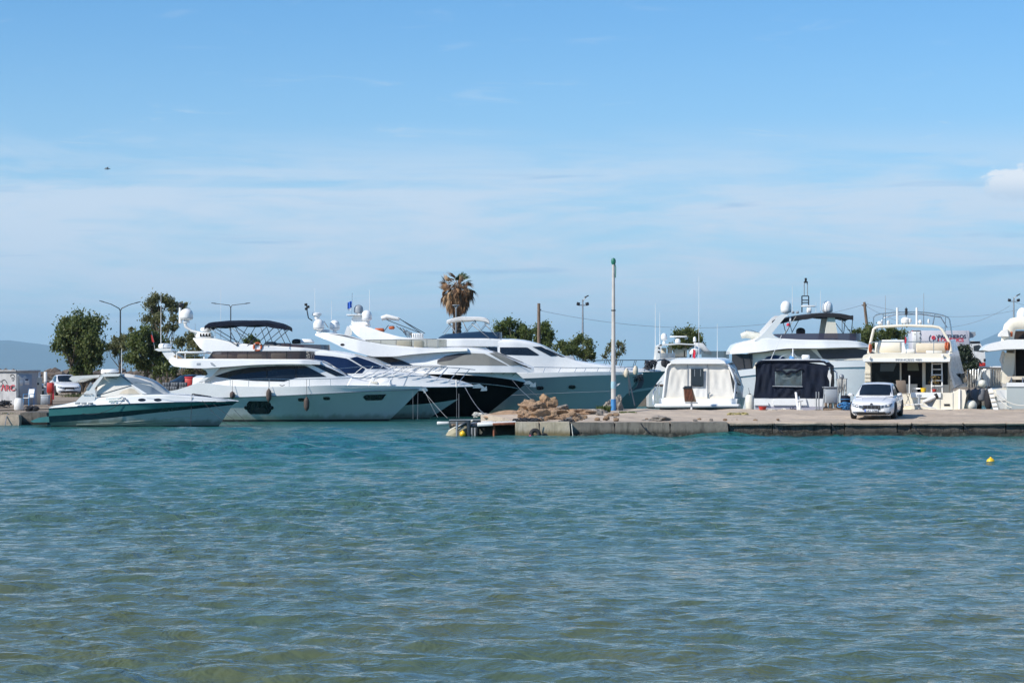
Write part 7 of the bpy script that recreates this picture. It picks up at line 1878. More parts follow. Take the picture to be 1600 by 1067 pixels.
ptree('broadleaf_tree', 'green tree seen through the arch of the cream yacht', 1393, 224, .95, [(1380, 522, 8), (1394, 519, 9), (1406, 524, 8), (1386, 534, 9), (1402, 536, 9), (1374, 538, 7)], 4500, .22, LEAF_A, .13, 16)
ptree('shrub', 'dark dense shrub growing in front of the truck', 1507, 229, 1.6, [(1500, 546, 6), (1509, 543, 6), (1517, 549, 6), (1498, 558, 8), (1510, 556, 8), (1520, 562, 6), (1502, 570, 8), (1514, 571, 8)], 5000, .20, LEAF_D, .10, 17, stems=2, fork=.2)

# ---- palm with a skirt of dead fronds
M_DEAD = [mat('dry frond', (.30, .17, .085), .85, vary=.35, vscale=3), mat('pale dry frond', (.42, .28, .16), .85, vary=.3, vscale=3), mat('dark dry frond', (.13, .075, .045), .85, vary=.3, vscale=3)]
M_PALMG = leaf_mat('palm green', [(0, (.016, .045, .018)), (1, (.05, .095, .035))], .15)
M_PTRUNK = mat('palm trunk', (.10, .075, .055), .95, vary=.5, vscale=5, stretch=(1, 1, 3), bump=.04, bscale=6)
PY = 180.0
palm = thing('palm_tree', 'tall fan palm with a brown skirt of dead fronds', 'palm', (ax(714, PY), PY, .9))
pz = lambda py: azz(py, PY) - .9
hC = pz(448)
MB().lathe([(.42, -.2), (.34, .5), (.30, 3), (.29, pz(520)), (.33, pz(505)), (.30, pz(495)), (.27, pz(470)), (.24, hC)], (0, 0, 0), 12).build('trunk', M_PTRUNK, palm, smooth=50)
rg = random.Random(21)
bs_ = MB()
for i in range(40):
    a_ = i * 2.4; z = pz(528) + (pz(496) - pz(528)) * i / 40
    bs_.box((.30 * math.cos(a_), .30 * math.sin(a_), z), (.10, .16, .18), Matrix.Rotation(a_, 3, 'Z') @ Matrix.Rotation(R(-25), 3, 'Y'), b=.02)
stuff(bs_.build('frond_stubs', M_PTRUNK, palm))
def fan_frond(m, stalk, blade, nb, spread, droop, seed):
    r_ = random.Random(seed); mb = MB()
    mb.tube([(0, 0, 0), (stalk * .5, 0, .06), (stalk, 0, 0)], [.035, .025, .018], 4)
    for k in range(nb):
        a_ = (k / (nb - 1) - .5) * spread + r_.uniform(-.05, .05); L_ = blade * (1 - .25 * abs(k / (nb - 1) - .5)) * r_.uniform(.85, 1.1)
        d = Vector((math.cos(a_), math.sin(a_), 0)); n_ = Vector((-math.sin(a_), math.cos(a_), 0)); w = .055
        dr = droop * r_.uniform(.7, 1.3)
        p0 = Vector((stalk, 0, 0)); p1 = p0 + d * L_ * .5 + Vector((0, 0, -dr * L_ * .15)); p2 = p0 + d * L_ + Vector((0, 0, -dr * L_ * .6))
        mb.add([p0 + n_ * .012, p0 - n_ * .012, p1 - n_ * w, p1 + n_ * w + Vector((0, 0, .03)), p2], [(0, 1, 2, 3), (3, 2, 4)])
    return mb.mesh('frond', m, 0, fix=False)
def hang_frond(m, reach, blade, nb, seed):
    """dead frond: stalk reaching out, blades hanging from its end"""
    r_ = random.Random(seed); mb = MB()
    mb.tube([(0, 0, .05), (reach * .5, 0, .10), (reach, 0, -.05)], [.035, .028, .018], 4)
    for k in range(nb):
        a_ = r_.uniform(-1.3, 1.3); L_ = blade * r_.uniform(.55, 1.1); o_ = r_.uniform(.05, .28)
        p0 = Vector((reach * r_.uniform(.75, 1.0), 0, -.03)); p1 = p0 + Vector((math.cos(a_) * o_, math.sin(a_) * o_, -L_ * .35)); p2 = p0 + Vector((math.cos(a_) * o_ * 1.15, math.sin(a_) * o_ * 1.4, -L_))
        w = Vector((-math.sin(a_ + 1), math.cos(a_ + 1), 0)) * .05
        mb.add([p0 + w * .2, p0 - w * .2, p1 - w, p1 + w, p2], [(0, 1, 2, 3), (3, 2, 4)])
    return mb.mesh('frond', m, 0, fix=False)
dead = [hang_frond(M_DEAD[i % 3], 1.0, 1.15, 16, i) for i in range(9)]
live = [fan_frond(M_PALMG, .7, .85, 17, 2.4, .5, 30 + i) for i in range(3)]
dfan = [fan_frond(M_DEAD[i % 3], .8, .9, 12, 1.3, .9, 50 + i) for i in range(3)]
for i in range(150):
    u = rg.random(); a_ = rg.random() * 6.283; z = pz(449) - u * 1.25
    ra = (1.15 - .5 * u) * rg.uniform(.35, 1.0)
    o = link('frond', dead[rg.randrange(9)], palm, (.12 * math.cos(a_), .12 * math.sin(a_), z))
    o.rotation_euler = (rg.uniform(-.15, .15), rg.uniform(-.05, .22), a_)
    k = rg.uniform(.7, 1.0); o.scale = (ra, k, k * (1.0 if u > .25 else .8))
for px, py, tx_, ty_, lv_ in ((714, 447, 706, 423, 0), (715, 447, 709, 428, 0), (717, 446, 721, 424, 1), (717, 446, 730, 429, 1), (717, 446, 725, 426, 1), (718, 447, 736, 436, 1), (718, 447, 733, 444, 1), (718, 448, 746, 454, 2), (718, 450, 743, 462, 2), (719, 452, 745, 470, 2), (712, 448, 703, 441, 2), (712, 449, 691, 455, 2), (712, 451, 687, 466, 2), (713, 450, 697, 450, 0), (716, 448, 717, 430, 1)):
    d = Vector(((tx_ - px) / 20, rg.uniform(-.5, .5), (py - ty_) / 20)); L_ = d.length
    me = live[rg.randrange(3)] if lv_ == 1 else dfan[0 if lv_ == 0 else 2]
    o = link('frond', me, palm, ((px - 714) / 20, 0, pz(py)))
    o.rotation_euler = d.to_track_quat('X', 'Z').to_euler(); k = min(1.05, L_ / 1.6 + .12); o.scale = (k, k * .75, k)

for i in range(26):
    a_ = i * 2.4; el = R(-25 + 75 * ((i * 7) % 26) / 26); d = Vector((math.cos(a_) * math.cos(el), math.sin(a_) * math.cos(el), math.sin(el)))
    o = link('frond', live[i % 3] if (i % 4 == 0 and d.x > -.2) else dfan[i % 3], palm, (.1 * d.x, .1 * d.y, pz(447)))
    o.rotation_euler = (d.to_track_quat('X', 'Z').to_matrix() @ Matrix.Rotation(i * .9, 3, 'X')).to_euler(); k = rg.uniform(.6, .85); o.scale = (k, k * .8, k)

# ================================================================== poles, lamps, wires
def lamp_post(label, px, Y, zb, y_fork, arms, r=.075, y_mid=None):
    t = thing('street_lamp', label, 'street lamp', (ax(px, Y), Y, zb)); S_ = FOC / Y
    zf = azz(y_fork, Y) - zb
    MB().tube([(0, 0, -.1), (0, 0, 1.2), (0, 0, zf)], [r * 1.6, r * 1.15, r * .8], 8).build('post', M_LAMPM, t, smooth=60)
    for (qx, qy) in arms:
        e = Vector(((qx - px) / S_, 0, azz(qy, Y) - zb)); s_ = 1 if e.x > 0 else -1
        m1 = Vector((s_ * .12, 0, zf + .12)); m2 = Vector((e.x * .45, 0, zf + (e.z - zf) * .62))
        ao = MB().tube([(0, 0, zf - .1), m1, m2, e], [r * .7, r * .65, r * .55, r * .5], 6).build('arm', M_LAMPM, t, smooth=60)
        d = (e - m2).normalized()
        MB().tube([e - d * .55, e - d * .3, e + d * .05], [.05, .11, .06], 6, flat=.5).build('lamp_head', M_LAMPM, ao, smooth=60)
    return t
lamp_post('dark double armed street lamp rising beside the round tree at left', 188, 200, .95, 484, [(156, 470), (219, 471.5)])
lamp_post('thin double armed street lamp above the navy bimini', 360.5, 216, .95, 479, [(331, 473.5), (390, 473.5)], .06)
def flood(label, px, Y, zb, ytop, lamps, cross, hook):
    t = thing('floodlight_pole', label, 'floodlight', (ax(px, Y), Y, zb)); S_ = FOC / Y
    zt = azz(ytop, Y) - zb
    MB().tube([(0, 0, -.1), (0, 0, zt * .6), (0, 0, zt)], [.11, .085, .06], 8).build('post', M_GALV, t, smooth=60)
    zc_ = azz(cross, Y) - zb
    MB().tube([(-8 / S_, 0, zc_), (8 / S_, 0, zc_)], .04, 6).build('crossbar', M_GALV, t, smooth=60)
    for dx in lamps: MB().box((dx / S_, -.05, zc_ + .12), (.30, .22, .28), Matrix.Rotation(R(14 if dx < 0 else -14), 3, 'Y'), b=.04).build('floodlight_head', M_BLACKP, t)
    MB().tube([(0, 0, zt - .2), (.15, 0, zt + .05), (hook / S_, 0, zt + .25)], .04, 6).build('arm', M_GALV, t, smooth=60)
    MB().box((hook / S_, 0, zt + .27), (.42, .2, .10), Matrix.Rotation(R(-25), 3, 'Y'), b=.03).build('lamp_head', M_BLACKP, t)
flood('floodlight pole with two black lamps above the bushy tree', 910.5, 205, .95, 468, (-7, 7), 477, 6)
flood('floodlight pole with two black lamps at the right edge', 1584, 232.5, 3.0, 465, (-7, 7), 471, 7)
t = thing('wooden_pole', 'wooden utility pole between the leafy trees in the middle', 'pole', (ax(842, 195), 195, .95))
MB().tube([(0, 0, -.2), (0, 0, azz(474, 195) - .95)], [.17, .13], 9).build('post', M_WOOD, t, smooth=60)
MB().lathe([(.05, 0), (.06, .06), (.03, .12)], (.16, 0, azz(485, 195) - .95), 8).build('insulator', M_GPAINT, t)
t = thing('wooden_pole', 'leaning wooden utility pole behind the big white yacht', 'pole', (ax(1362, 225), 225, .95))
MB().tube([(.25, 0, -.2), (ax(1350.5, 225) - ax(1362, 225), 0, azz(472, 225) - .95)], [.20, .13], 9).build('post', M_WOOD, t, smooth=60)
MB().box((ax(1350.5, 225) - ax(1362, 225), 0, azz(477, 225) - .95), (.5, .14, .12), b=.02).build('crossarm', M_WOOD, t)
t = thing('lamp_post', 'short grey post with a forked head in front of the palm', 'lamp post', (ax(712.5, 160), 160, .9))
MB().tube([(0, 0, -1.2), (0, 0, azz(481, 160) - .9)], [.07, .05], 7).build('post', M_GALV, t, smooth=60)
for s_ in (-1, 1): MB().tube([(0, 0, azz(482, 160) - .9), (s_ * .16, 0, azz(477.5, 160) - .9)], .04, 6).build('fork', M_GALV, t, smooth=60)
MB().box((0, 0, azz(477, 160) - .9), (.5, .2, .07), b=.02).build('head', M_GALV, t)
def wire(label, a_, c_, drop): return rope(label, a_, c_, drop, .014, M_GALV, None, 24, 'overhead_wire', 'wire')
wire('long sagging wire between the two wooden poles', at(843, 485, 195), at(1350, 476, 225), 1.85)
wire('upper wire running right from the leaning pole', at(1351, 474, 225), at(1640, 470, 245), 1.5)
wire('lower wire sagging deepest to the right of the leaning pole', at(1351, 477, 225), at(1578, 478, 232), 2.2)
wire('wire drooping from the right edge floodlight pole', at(1585, 472, 232), at(1680, 480, 236), .4)

# ---- tall pole standing on the pier
YP = 101.0
t = thing('harbour_pole', 'tall white pole with blue foot and green top on the pier', 'pole', (ax(958.5, YP), YP, pier_z(YP)))
zt = azz(409, YP) - pier_z(YP); z1 = azz(623.5, YP) - pier_z(YP)
M_POLE = mat('weathered white pole', (.55, .52, .48), .6, vary=.18, vscale=2, dirt=((.30, .26, .21), 2.2, .52, .8))
MB().tube([(0, 0, z1), (0, 0, zt * .5), (0, 0, zt)], [.105, .088, .06], 14).build('shaft', M_POLE, t, smooth=60)
MB().tube([(0, 0, -.1), (0, 0, z1)], [.118, .113], 14).build('blue_foot', M_BLUEP, t, smooth=60)
MB().tube([(0, 0, azz(607, YP) - pier_z(YP)), (0, 0, azz(596, YP) - pier_z(YP))], .111, 14).build('blue_band', mat('faded blue band', (.36, .55, .62), .6, vary=.2, vscale=6), t, smooth=60)
MB().lathe([(.075, -.12), (.10, -.05), (.105, .06), (.07, .14), (1e-4, .17)], (0, 0, zt), 12).build('green_lamp', M_GREENP, t)
MB().torus((0, 0, azz(485, YP) - pier_z(YP)), .085, .025, None, 14, 6).build('strap', M_BLACKP, t)
MB().tube([(.06, -.02, zt - .1), (.10, -.02, zt - .25), (.085, -.02, zt - .7)], .022, 6).build('cable', M_GREENP, t, smooth=60)
MB().prism([(.08, azz(604, YP) - pier_z(YP)), (.16, azz(600, YP) - pier_z(YP)), (.30, azz(598.5, YP) - pier_z(YP)), (.18, azz(603, YP) - pier_z(YP))], -.02, .02).build('bracket', M_WPAINT, t)
# ================================================================== rubble on the pier
def rock(label, px, py, wpx, hpx, Y, m, seed, group=None, depth=1.0, sub=3, name='rock', rough=.34):
    S_ = FOC / Y; w, h = wpx / S_, hpx / S_
    me = rock_mesh('rock', seed, m, w * 1.02, w * depth * 1.02, h * 1.06, 4, rough * 1.35, .8)
    c = at(px, py, Y); o = link(name, me, None, (c.x, Y, c.z), (0, 0, seed * 1.7))
    o.rotation_euler = (0, 0, (seed * 37 % 60 - 30) / 60)
    return tag(o, label, 'rock', group)
rock('tall ochre boulder topping the rubble heap', 855, 632, 25, 23, 97.5, M_ROCKO, 1, depth=.9)
rock('dark brown boulder left of the tall ochre one', 833, 639, 36, 19, 97.0, M_ROCKP, 2)
rock('pitted ochre boulder lowest at the pier tip', 850, 653.5, 40, 20, 92.6, M_ROCKO, 3, depth=.8)
rock('pinkish boulder right of the pitted ochre one', 887, 654.5, 38, 17, 92.8, M_ROCKP, 4, depth=.8)
rock('long low pinkish rock running toward the tall pole', 908, 645, 62, 14, 97.5, M_ROCKP, 5, depth=.6)
rock('small pale rock beside the tall ochre boulder', 880, 637, 20, 9, 98.5, M_ROCKG, 6)
rock('reddish flat rock between the boulders', 866, 644, 46, 12, 95.8, M_ROCKP, 7, depth=.7)
rock('grey rock at the left foot of the tall pole', 938, 645.5, 17, 13, 99.0, M_ROCKG, 8)
rock('pale boulder standing behind the tall pole', 952, 635, 19, 20, 102.2, M_ROCKG, 9)
rock('pale boulder showing right of the tall pole', 967, 633, 13, 22, 102.3, M_ROCKG, 10)
rock('sandy slab sloping down to the left end of the pier', 795, 650.5, 74, 15, 99.2, M_ROCKP, 11, depth=1.0, rough=.12)
rock('dark brown boulder above the net heap', 818, 648, 24, 15, 94.5, M_ROCKP, 12)
rock('dark grey stone heap near the pier edge below the cream canvas boat', 1031, 655.6, 28, 10, 92.0, M_ROCKG, 13)
rock('pale stone left of the dark stone heap', 1010, 658, 16, 6, 91.6, M_ROCKG, 14)
rg = random.Random(77)
small = [rock_mesh('stone', 100 + i, [M_ROCKO, M_ROCKP, M_ROCKG][i % 3], 1.1, 1, .7, 2, .3, .7) for i in range(6)]
for i in range(44):
    Y = rg.uniform(90.7, 96.5) if i % 3 else rg.uniform(90.6, 91.6); px = rg.uniform(838, 965) if i < 32 else rg.uniform(1000, 1230)
    if i >= 32: Y = rg.uniform(90.8, 92.0)
    s_ = rg.uniform(.07, .30) * (1 if i < 32 else .55)
    o = link('stone', small[rg.randrange(6)], None, (ax(px, Y), Y, pier_z(Y) + s_ * .22), (0, 0, rg.random() * 6), (s_, s_, s_))
    tag(o, 'small rubble stone scattered along the pier front', 'stone', 'rubble stones on the pier')
def net_heap(label, px0, px1, py, Y, m, n, r=.10, seed=1, name='rope_heap', cat='rope', zr=.1):
    rg_ = random.Random(seed); mb = MB()
    for i in range(n):
        p = at(rg_.uniform(px0, px1), py, Y + rg_.uniform(-.3, .3))
        mb.torus((p.x, p.y, p.z + rg_.uniform(0, zr)), r * rg_.uniform(.6, 1.4), .018, Matrix.Rotation(rg_.uniform(-.6, .6), 3, 'X') @ Matrix.Rotation(rg_.uniform(-.6, .6), 3, 'Y'), 10, 5)
    o = mb.build(name, m, smooth=60); tag(o, label, cat); return o
net_heap('dark net heap on the planks at the pier tip', 805, 842, 659.5, 91.0, M_DROPE, 46, .13, 2, 'net_heap', 'net')
net_heap('small dark net heap in front of the pinkish boulder', 878, 898, 661, 90.9, M_DROPE, 22, .11, 3, 'net_heap', 'net')
net_heap('yellowish rope pile on the pier before the navy covered boat', 1138, 1166, 649.5, 97.3, mat('yellow rope', (.42, .36, .16), .9, vary=.3, vscale=20), 34, .10, 4)
net_heap('pale rope coil where the mooring lines meet the pontoon', 742, 764, 650, 102.9, M_ROPE, 22, .10, 5)
net_heap('blue hose coil beside the car', 1313, 1326, 641, 101.5, M_BLUEP, 16, .16, 6, 'hose_coil', 'hose', .3)
net_heap('white hose looped on the ground below the navy covered boat', 1203, 1238, 644, 102.4, M_ROPE, 9, .22, 7, 'hose_coil', 'hose')
rope('long dark rope lying across the pier', at(1160, 650.5, 97.5), at(1255, 654.5, 95.2), -.03, .022, M_DROPE)
def tuft(label, px, py, Y, n, h, spread, seed, m=None):
    rg_ = random.Random(seed); mb = MB(); c = at(px, py, Y)
    for i in range(n):
        a_ = rg_.random() * 6.28; r_ = spread * rg_.random() ** .5; hh = h * rg_.uniform(.5, 1.1); l_ = rg_.uniform(.1, .5) * hh
        p = Vector((r_ * math.cos(a_), r_ * .5 * math.sin(a_), 0)); d = Vector((math.cos(a_), math.sin(a_), 0)); n_ = Vector((-d.y, d.x, 0)) * .018
        mb.add([p - n_, p + n_, p + d * l_ * .5 + n_ + Vector((0, 0, hh * .6)), p + d * l_ * .5 - n_ + Vector((0, 0, hh * .6)), p + d * l_ + Vector((0, 0, hh))], [(0, 1, 2, 3), (3, 2, 4)])
    o = mb.build('weed_tuft', m or LEAF_C, None, 0, (c.x, Y, c.z), fix=False); return tag(o, label, 'weeds')
tuft('green weed tuft at the left foot of the tall pole', 943, 644, 99.2, 260, .30, .32, 1)
tuft('low weeds right of the tall pole', 980, 645.5, 98.6, 160, .09, .45, 2)
tuft('green weeds on the shore at the left edge of the picture', 4, 649, 111, 260, .14, .7, 3)
tuft('dry weeds by the dark rope heap on the left shore', 62, 645.5, 112.5, 160, .10, .6, 4, LEAF_B)
tuft('dry weeds growing beside the parked hatchback', 118, 622, 158, 220, .35, 1.0, 5, LEAF_B)

# ---- collapsed jetty at the pier tip
YJ = 90.2
jt = thing('jetty', 'broken timber jetty with rusty posts at the pier tip', 'jetty', (ax(750, YJ), YJ, 0))
jo = Vector(jt.location)
def J(px, py, Y=YJ): return at(px, py, Y) - jo
def plank(a_, c_, w, h, m, name='plank'):
    a_, c_ = Vector(a_), Vector(c_); d = c_ - a_; L_ = d.length; mid = (a_ + c_) / 2
    o = MB().box((0, 0, 0), (L_, w, h), b=.015).build(name, m, jt); o.location = mid; o.rotation_euler = d.to_track_quat('X', 'Z').to_euler(); return o
MB().box(((J(744, 0).x + J(805, 0).x) / 2, 2.2, -.2), (J(805, 0).x - J(744, 0).x, 3.2, 1.15), b=.06).build('dark_fill', M_WEEDFILL, jt)  # dark box added to give the black shade under the jetty deck
MB().box(((J(722, 0).x + J(744, 0).x) / 2, 2.6, -.3), (J(744, 0).x - J(722, 0).x, 2.6, 1.0), b=.06).build('dark_fill', M_WEEDFILL, jt)  # second dark box added for the shade beneath the fallen beams
plank(J(746, 663), J(806, 660.4), .5, .14, M_WPAINT, 'deck_beam'); plank(J(770, 662.6), J(806, 661.2), .62, .10, M_RUST, 'deck_beam')
for i in range(18): plank(J(748 + i * 3.2, 661.4 - i * .1, YJ + .1), J(748.5 + i * 3.2, 660.4 - i * .1 - (i % 3) * .4, YJ + 3.6), .075, .05, M_WOOD)
plank(J(715, 668), J(731, 659), .12, .10, M_DSTEEL, 'fallen_beam'); plank(J(706, 664), J(752, 662.5, YJ + .4), .16, .10, M_WOOD, 'fallen_beam'); plank(J(731, 664.5), J(750, 665.4), .3, .12, M_DSTEEL, 'fallen_beam')
plank(J(733, 661), J(745, 660.6, YJ + .6), .1, .05, M_WPAINT, 'fallen_beam'); plank(J(752, 659, 92), J(770, 658.6, 92), .08, .06, M_WPAINT, 'fallen_beam')
for px, yt, r_, m_, Y in ((714, 658.5, .045, M_GALV, YJ - .2), (732.5, 657, .085, M_DSTEEL, YJ - .15), (745.5, 657, .05, M_DSTEEL, YJ + .6), (772, 664, .05, M_RUST, YJ - .1), (738, 668, .05, M_GALV, YJ + .8), (743, 668, .06, M_GALV, YJ + 1.0), (752, 668, .04, M_WOOD, YJ + 1.2), (764, 667, .03, M_DSTEEL, YJ + .9), (757, 668, .03, M_GALV, YJ + .7), (761, 666, .04, M_WOOD, YJ + 1.5), (790, 664, .06, M_WOOD, YJ + 1.2), (716, 662, .06, M_DSTEEL, YJ + .5)):
    q = J(px, yt, Y); MB().tube([(q.x, q.y, -1.2), (q.x, q.y, q.z)], r_, 8).build('post', m_, jt, smooth=60)
plank(J(772, 666, YJ - .05), J(776, 678, YJ - .05), .05, .05, M_RUST, 'brace')
o = thing('overturned_dinghy', 'pale overturned dinghy hull half sunk at the left end of the jetty', 'dinghy', (ax(710, 90.4), 90.4, 0))
P = []
for i in range(11):
    t_ = i / 10; w = .42 * math.sin(math.pi * min(1, .12 + t_ * .75)); z = .04 + .42 * t_ ** .8; x = -.38 + .95 * t_
    P.append([(x + .15 * (1 - abs(v)), w * v, z + .14 * (1 - v * v) - .12 * abs(v)) for v in np.linspace(-1, 1, 9)])
mb = MB().grid(P); mb.grid([[(p[0], p[1], -.3) for p in (r_[0] for r_ in P)], [r_[0] for r_ in P]]); mb.grid([[(p[0], p[1], -.3) for p in (r_[-1] for r_ in P)], [r_[-1] for r_ in P]])
mb.build('hull', mat('yellowed hull', (.36, .32, .21), .5, vary=.2, vscale=4), o, smooth=60)
MB().tube([P[i][4] for i in range(11)], .03, 6).build('keel', M_WHITEF, o, smooth=60)
def buoy(label, px, py, r, Y, m, cat='buoy', name='buoy'):
    c = at(px, py, Y); o = thing(name, label, cat, (c.x, Y, c.z))
    pr = [(1e-4, -r)] + [(r * math.cos(R(a_)), r * math.sin(R(a_))) for a_ in range(-75, 76, 15)] + [(r * .22, r * 1.0), (r * .2, r * 1.22), (1e-4, r * 1.24)]
    MB().lathe(pr, (0, 0, 0), 20).build('float', m, o, smooth=50)
    MB().torus((0, 0, 0), r * 1.0, r * .05, None, 20, 6).build('seam', m, o)
    MB().torus((0, 0, r * 1.32), r * .14, r * .04, Matrix.Rotation(R(90), 3, 'X'), 12, 5).build('eye', M_DSTEEL, o)
    return o
buoy('yellow buoy hanging between the jetty posts', 723, 678, .12, 90.0, M_YELLOW)
buoy('yellow buoy floating alone on the water at right', 1548, 722, .12, 62.8, M_YELLOW)
buoy('pink buoy against the pale quay block', 828.5, 683.6, .085, 88.9, M_PINK)
def tyre(label, px, py, R0, r0, Y, rot):
    o = thing('quay_bumper', label, 'tyre', tuple(at(px, py, Y)))
    MB().torus((0, 0, 0), R0, r0, rot, 24, 10).build('tread', M_TYRE, o, smooth=60)
    MB().torus((0, 0, 0), R0 * .62, r0 * .35, rot, 20, 6).build('bead', M_RUBBER, o, smooth=60)
tyre('large black tyre hanging on the pale quay block', 836, 678, .145, .085, 89.2, Matrix.Rotation(R(80), 3, 'X'))
tyre('black tyre half sunk right of the larger one', 850.5, 682.5, .10, .065, 89.2, Matrix.Rotation(R(70), 3, 'X') @ Matrix.Rotation(.3, 3, 'Y'))
# low dark pontoon lying behind the jetty
o = thing('pontoon', 'low dark floating pontoon behind the jetty with a white end', 'pontoon', (ax(740, 101), 101, 0))
pa = at(702, 657, 101) - Vector(o.location); pb_ = at(800, 655, 101) - Vector(o.location)
MB().box(((pa.x + pb_.x) / 2, .8, .22), (pb_.x - pa.x, 2.2, .34), b=.05).build('deck', mat('dark wet deck', (.035, .045, .05), .5, vary=.3, vscale=3), o)
MB().box((pa.x - .27, .2, .26), (.54, .5, .13), b=.03).build('end_float', M_WPAINT, o)
MB().tube([(pa.x, -.3, .40), (pb_.x, -.3, .42)], .03, 6).build('edge_strip', M_GPAINT, o, smooth=60)
rope('old rope hanging down the pale quay block', at(893, 662, 89.5), at(895.5, 684, 89.4), .0, .02)
rope('frayed rope hanging at the joint of the two pale blocks', at(842.5, 661, 89.35), at(842.8, 672, 89.38), .0, .016, M_DROPE)
for i, px in enumerate((1001, 1209, 1298, 1424, 1504)):
    rope(['dark rope slanting down the grey quay blocks', 'dark rope on the dark quay stones below the navy boat', 'dark rope on the quay stones left of the car', 'dark rope on the quay stones right of the car', 'dark rope on the quay stones below the two right sterns'][i], at(px, 661, 89.5), at(px + 15, 676 + i % 3, 89.55), .06, .022, M_DROPE)

# ---- fittings on the pier
YB = 102.3
t = thing('service_pedestal', 'grey topped service pedestal with brown slatted front on the pier', 'pedestal', (ax(1080.5, YB), YB, pier_z(YB)))
t0 = Vector(t.location); q = lambda px, py, Y=YB: at(px, py, Y) - t0
MB().tube([(0, 0, -.05), (0, 0, q(1080, 628).z)], .045, 8).build('post', M_WPAINT, t, smooth=60)
hd = MB().prism([(q(1070, 628).x, q(1070, 628).z), (q(1068, 605).x, q(1068, 605).z), (q(1081, 604).x, q(1081, 604).z), (q(1088, 628).x, q(1088, 628).z)], -.14, .14).build('cabinet', M_WOOD, t)
for i in range(6): MB().tube([q(1070.5 + 2.4 * i, 625) + Vector((0, -.16, 0)), q(1069.5 + 2.0 * i, 608) + Vector((0, -.16, 0))], .018, 5).build('slat', M_RUST, hd)
MB().prism([(q(1066.5, 607).x, q(1066.5, 607).z), (q(1070, 603).x, q(1070, 603).z), (q(1081, 603).x, q(1081, 603).z), (q(1083, 606).x, q(1083, 606).z)], -.2, .2).build('lid', M_DSTEEL, t)
MB().box((0, 0, q(1080, 629.4).z), (.55, .3, .05), b=.01).build('shelf', M_GPAINT, t)
def post(label, px, yb, yt, Y, r, m, cap=True, name='bollard', cat='bollard'):
    zb = pier_z(Y); h = azz(yt, Y) - zb; o = thing(name, label, cat, (ax(px, Y), Y, zb))
    MB().tube([(0, 0, -.05), (0, 0, h)], r, 10).build('post', m, o, smooth=60)
    if cap: MB().box((0, 0, h), (r * 4.6, r * 2.6, .06), b=.015).build('cap', m, o)
    MB().box((0, 0, .01), (r * 5, r * 4, .04), b=.01).build('base_plate', m, o)
post('white mooring post with a flat cap before the navy covered boat', 1250, 643, 626, 102.2, .055, M_WPAINT)
t = thing('gangway', 'narrow white gangway leaning at the navy covered stern', 'gangway', tuple(at(1246, 643, 102.3)))
t0 = Vector(t.location); pa, pb_ = at(1243.5, 613, 103.0) - t0, at(1247.5, 643, 102.2) - t0
MB().tube([pa, pb_], .05, 6, flat=.5).build('rail', M_GEL, t, smooth=60); MB().tube([pa + Vector((.14, 0, -.2)), pb_ + Vector((.10, 0, 0))], .04, 6).build('rail', M_GEL, t, smooth=60)
for k in range(5): MB().tube([pa.lerp(pb_, .25 + .16 * k), (pa + Vector((.14, 0, -.2))).lerp(pb_ + Vector((.10, 0, 0)), .25 + .16 * k)], .02, 5).build('tread', M_GEL, t, smooth=60)
for px in (1275.5, 1279.5):
    post('slim steel ladder upright left of the grey cabinet' if px < 1277 else 'slim steel ladder upright nearest the grey cabinet', px, 643, 612, 102.5, .028, M_GALV, False, 'steel_upright', 'post')
t = thing('storage_cabinet', 'grey cabinet standing on a timber cart beside the car', 'cabinet', (ax(1297.5, 102.0), 102.0, pier_z(102)))
t0 = Vector(t.location); q = lambda px, py, Y=102.0: at(px, py, Y) - t0
MB().box(((q(1288, 0).x + q(1307, 0).x) / 2, 0, (q(0, 606).z + q(0, 629.5).z) / 2), (q(1307, 0).x - q(1288, 0).x, .6, q(0, 606).z - q(0, 629.5).z), b=.03).build('box', M_GPAINT, t)
MB().box(((q(1286, 0).x + q(1308, 0).x) / 2, 0, q(0, 605).z), (q(1308, 0).x - q(1286, 0).x, .7, .05), b=.015).build('lid', M_GALV, t)
MB().box(((q(1286, 0).x + q(1313, 0).x) / 2, 0, q(0, 640).z), (q(1313, 0).x - q(1286, 0).x, .7, .14), b=.02).build('cart_bed', M_WOOD, t)
for px in (1290, 1297, 1305, 1311): MB().box((q(px, 0).x, -.1, q(0, 633).z), (.10, .3, .22), b=.02).build('timber', M_WOOD, t)
for px in (1289, 1309): MB().lathe([(.09, -.03), (.1, 0), (.09, .03)], (q(px, 0).x, -.3, .09), 12, Matrix.Rotation(R(90), 3, 'X')).build('wheel', M_TYRE, t)
MB().tube([q(1284, 641) + Vector((0, -.2, 0)), q(1286.5, 618) + Vector((0, -.2, 0)), q(1289, 610) + Vector((0, -.2, 0))], .03, 6).build('handle', M_GALV, t, smooth=60)
t = thing('rope_stand', 'stand hung with white ropes and hoses right of the navy covered boat', 'rope stand', (ax(1317, 103.4), 103.4, pier_z(103)))
t0 = Vector(t.location); q = lambda px, py, Y=103.4: at(px, py, Y) - t0
for px in (1309, 1322): MB().tube([q(px, 645), q(px, 592)], .035, 6).build('leg', M_GALV, t, smooth=60)
MB().tube([q(1306, 592.5), q(1324, 592)], .03, 6).build('bar', M_GALV, t, smooth=60)
rg = random.Random(5)
for i in range(9):
    px = 1309 + 1.5 * i; MB().tube([q(px, 592) + Vector((0, -.06, 0)), q(px + rg.uniform(-1.5, 1.5), 603) + Vector((0, -.09, 0)), q(px + rg.uniform(-1, 1), 612 + rg.uniform(-3, 8)) + Vector((0, -.07, 0)), q(px + .8, 600) + Vector((0, -.05, 0))], .028, 5).build('hung_rope', rg.choice([M_ROPE, M_ROPE, M_DROPE, M_GREYC]), t, smooth=60)
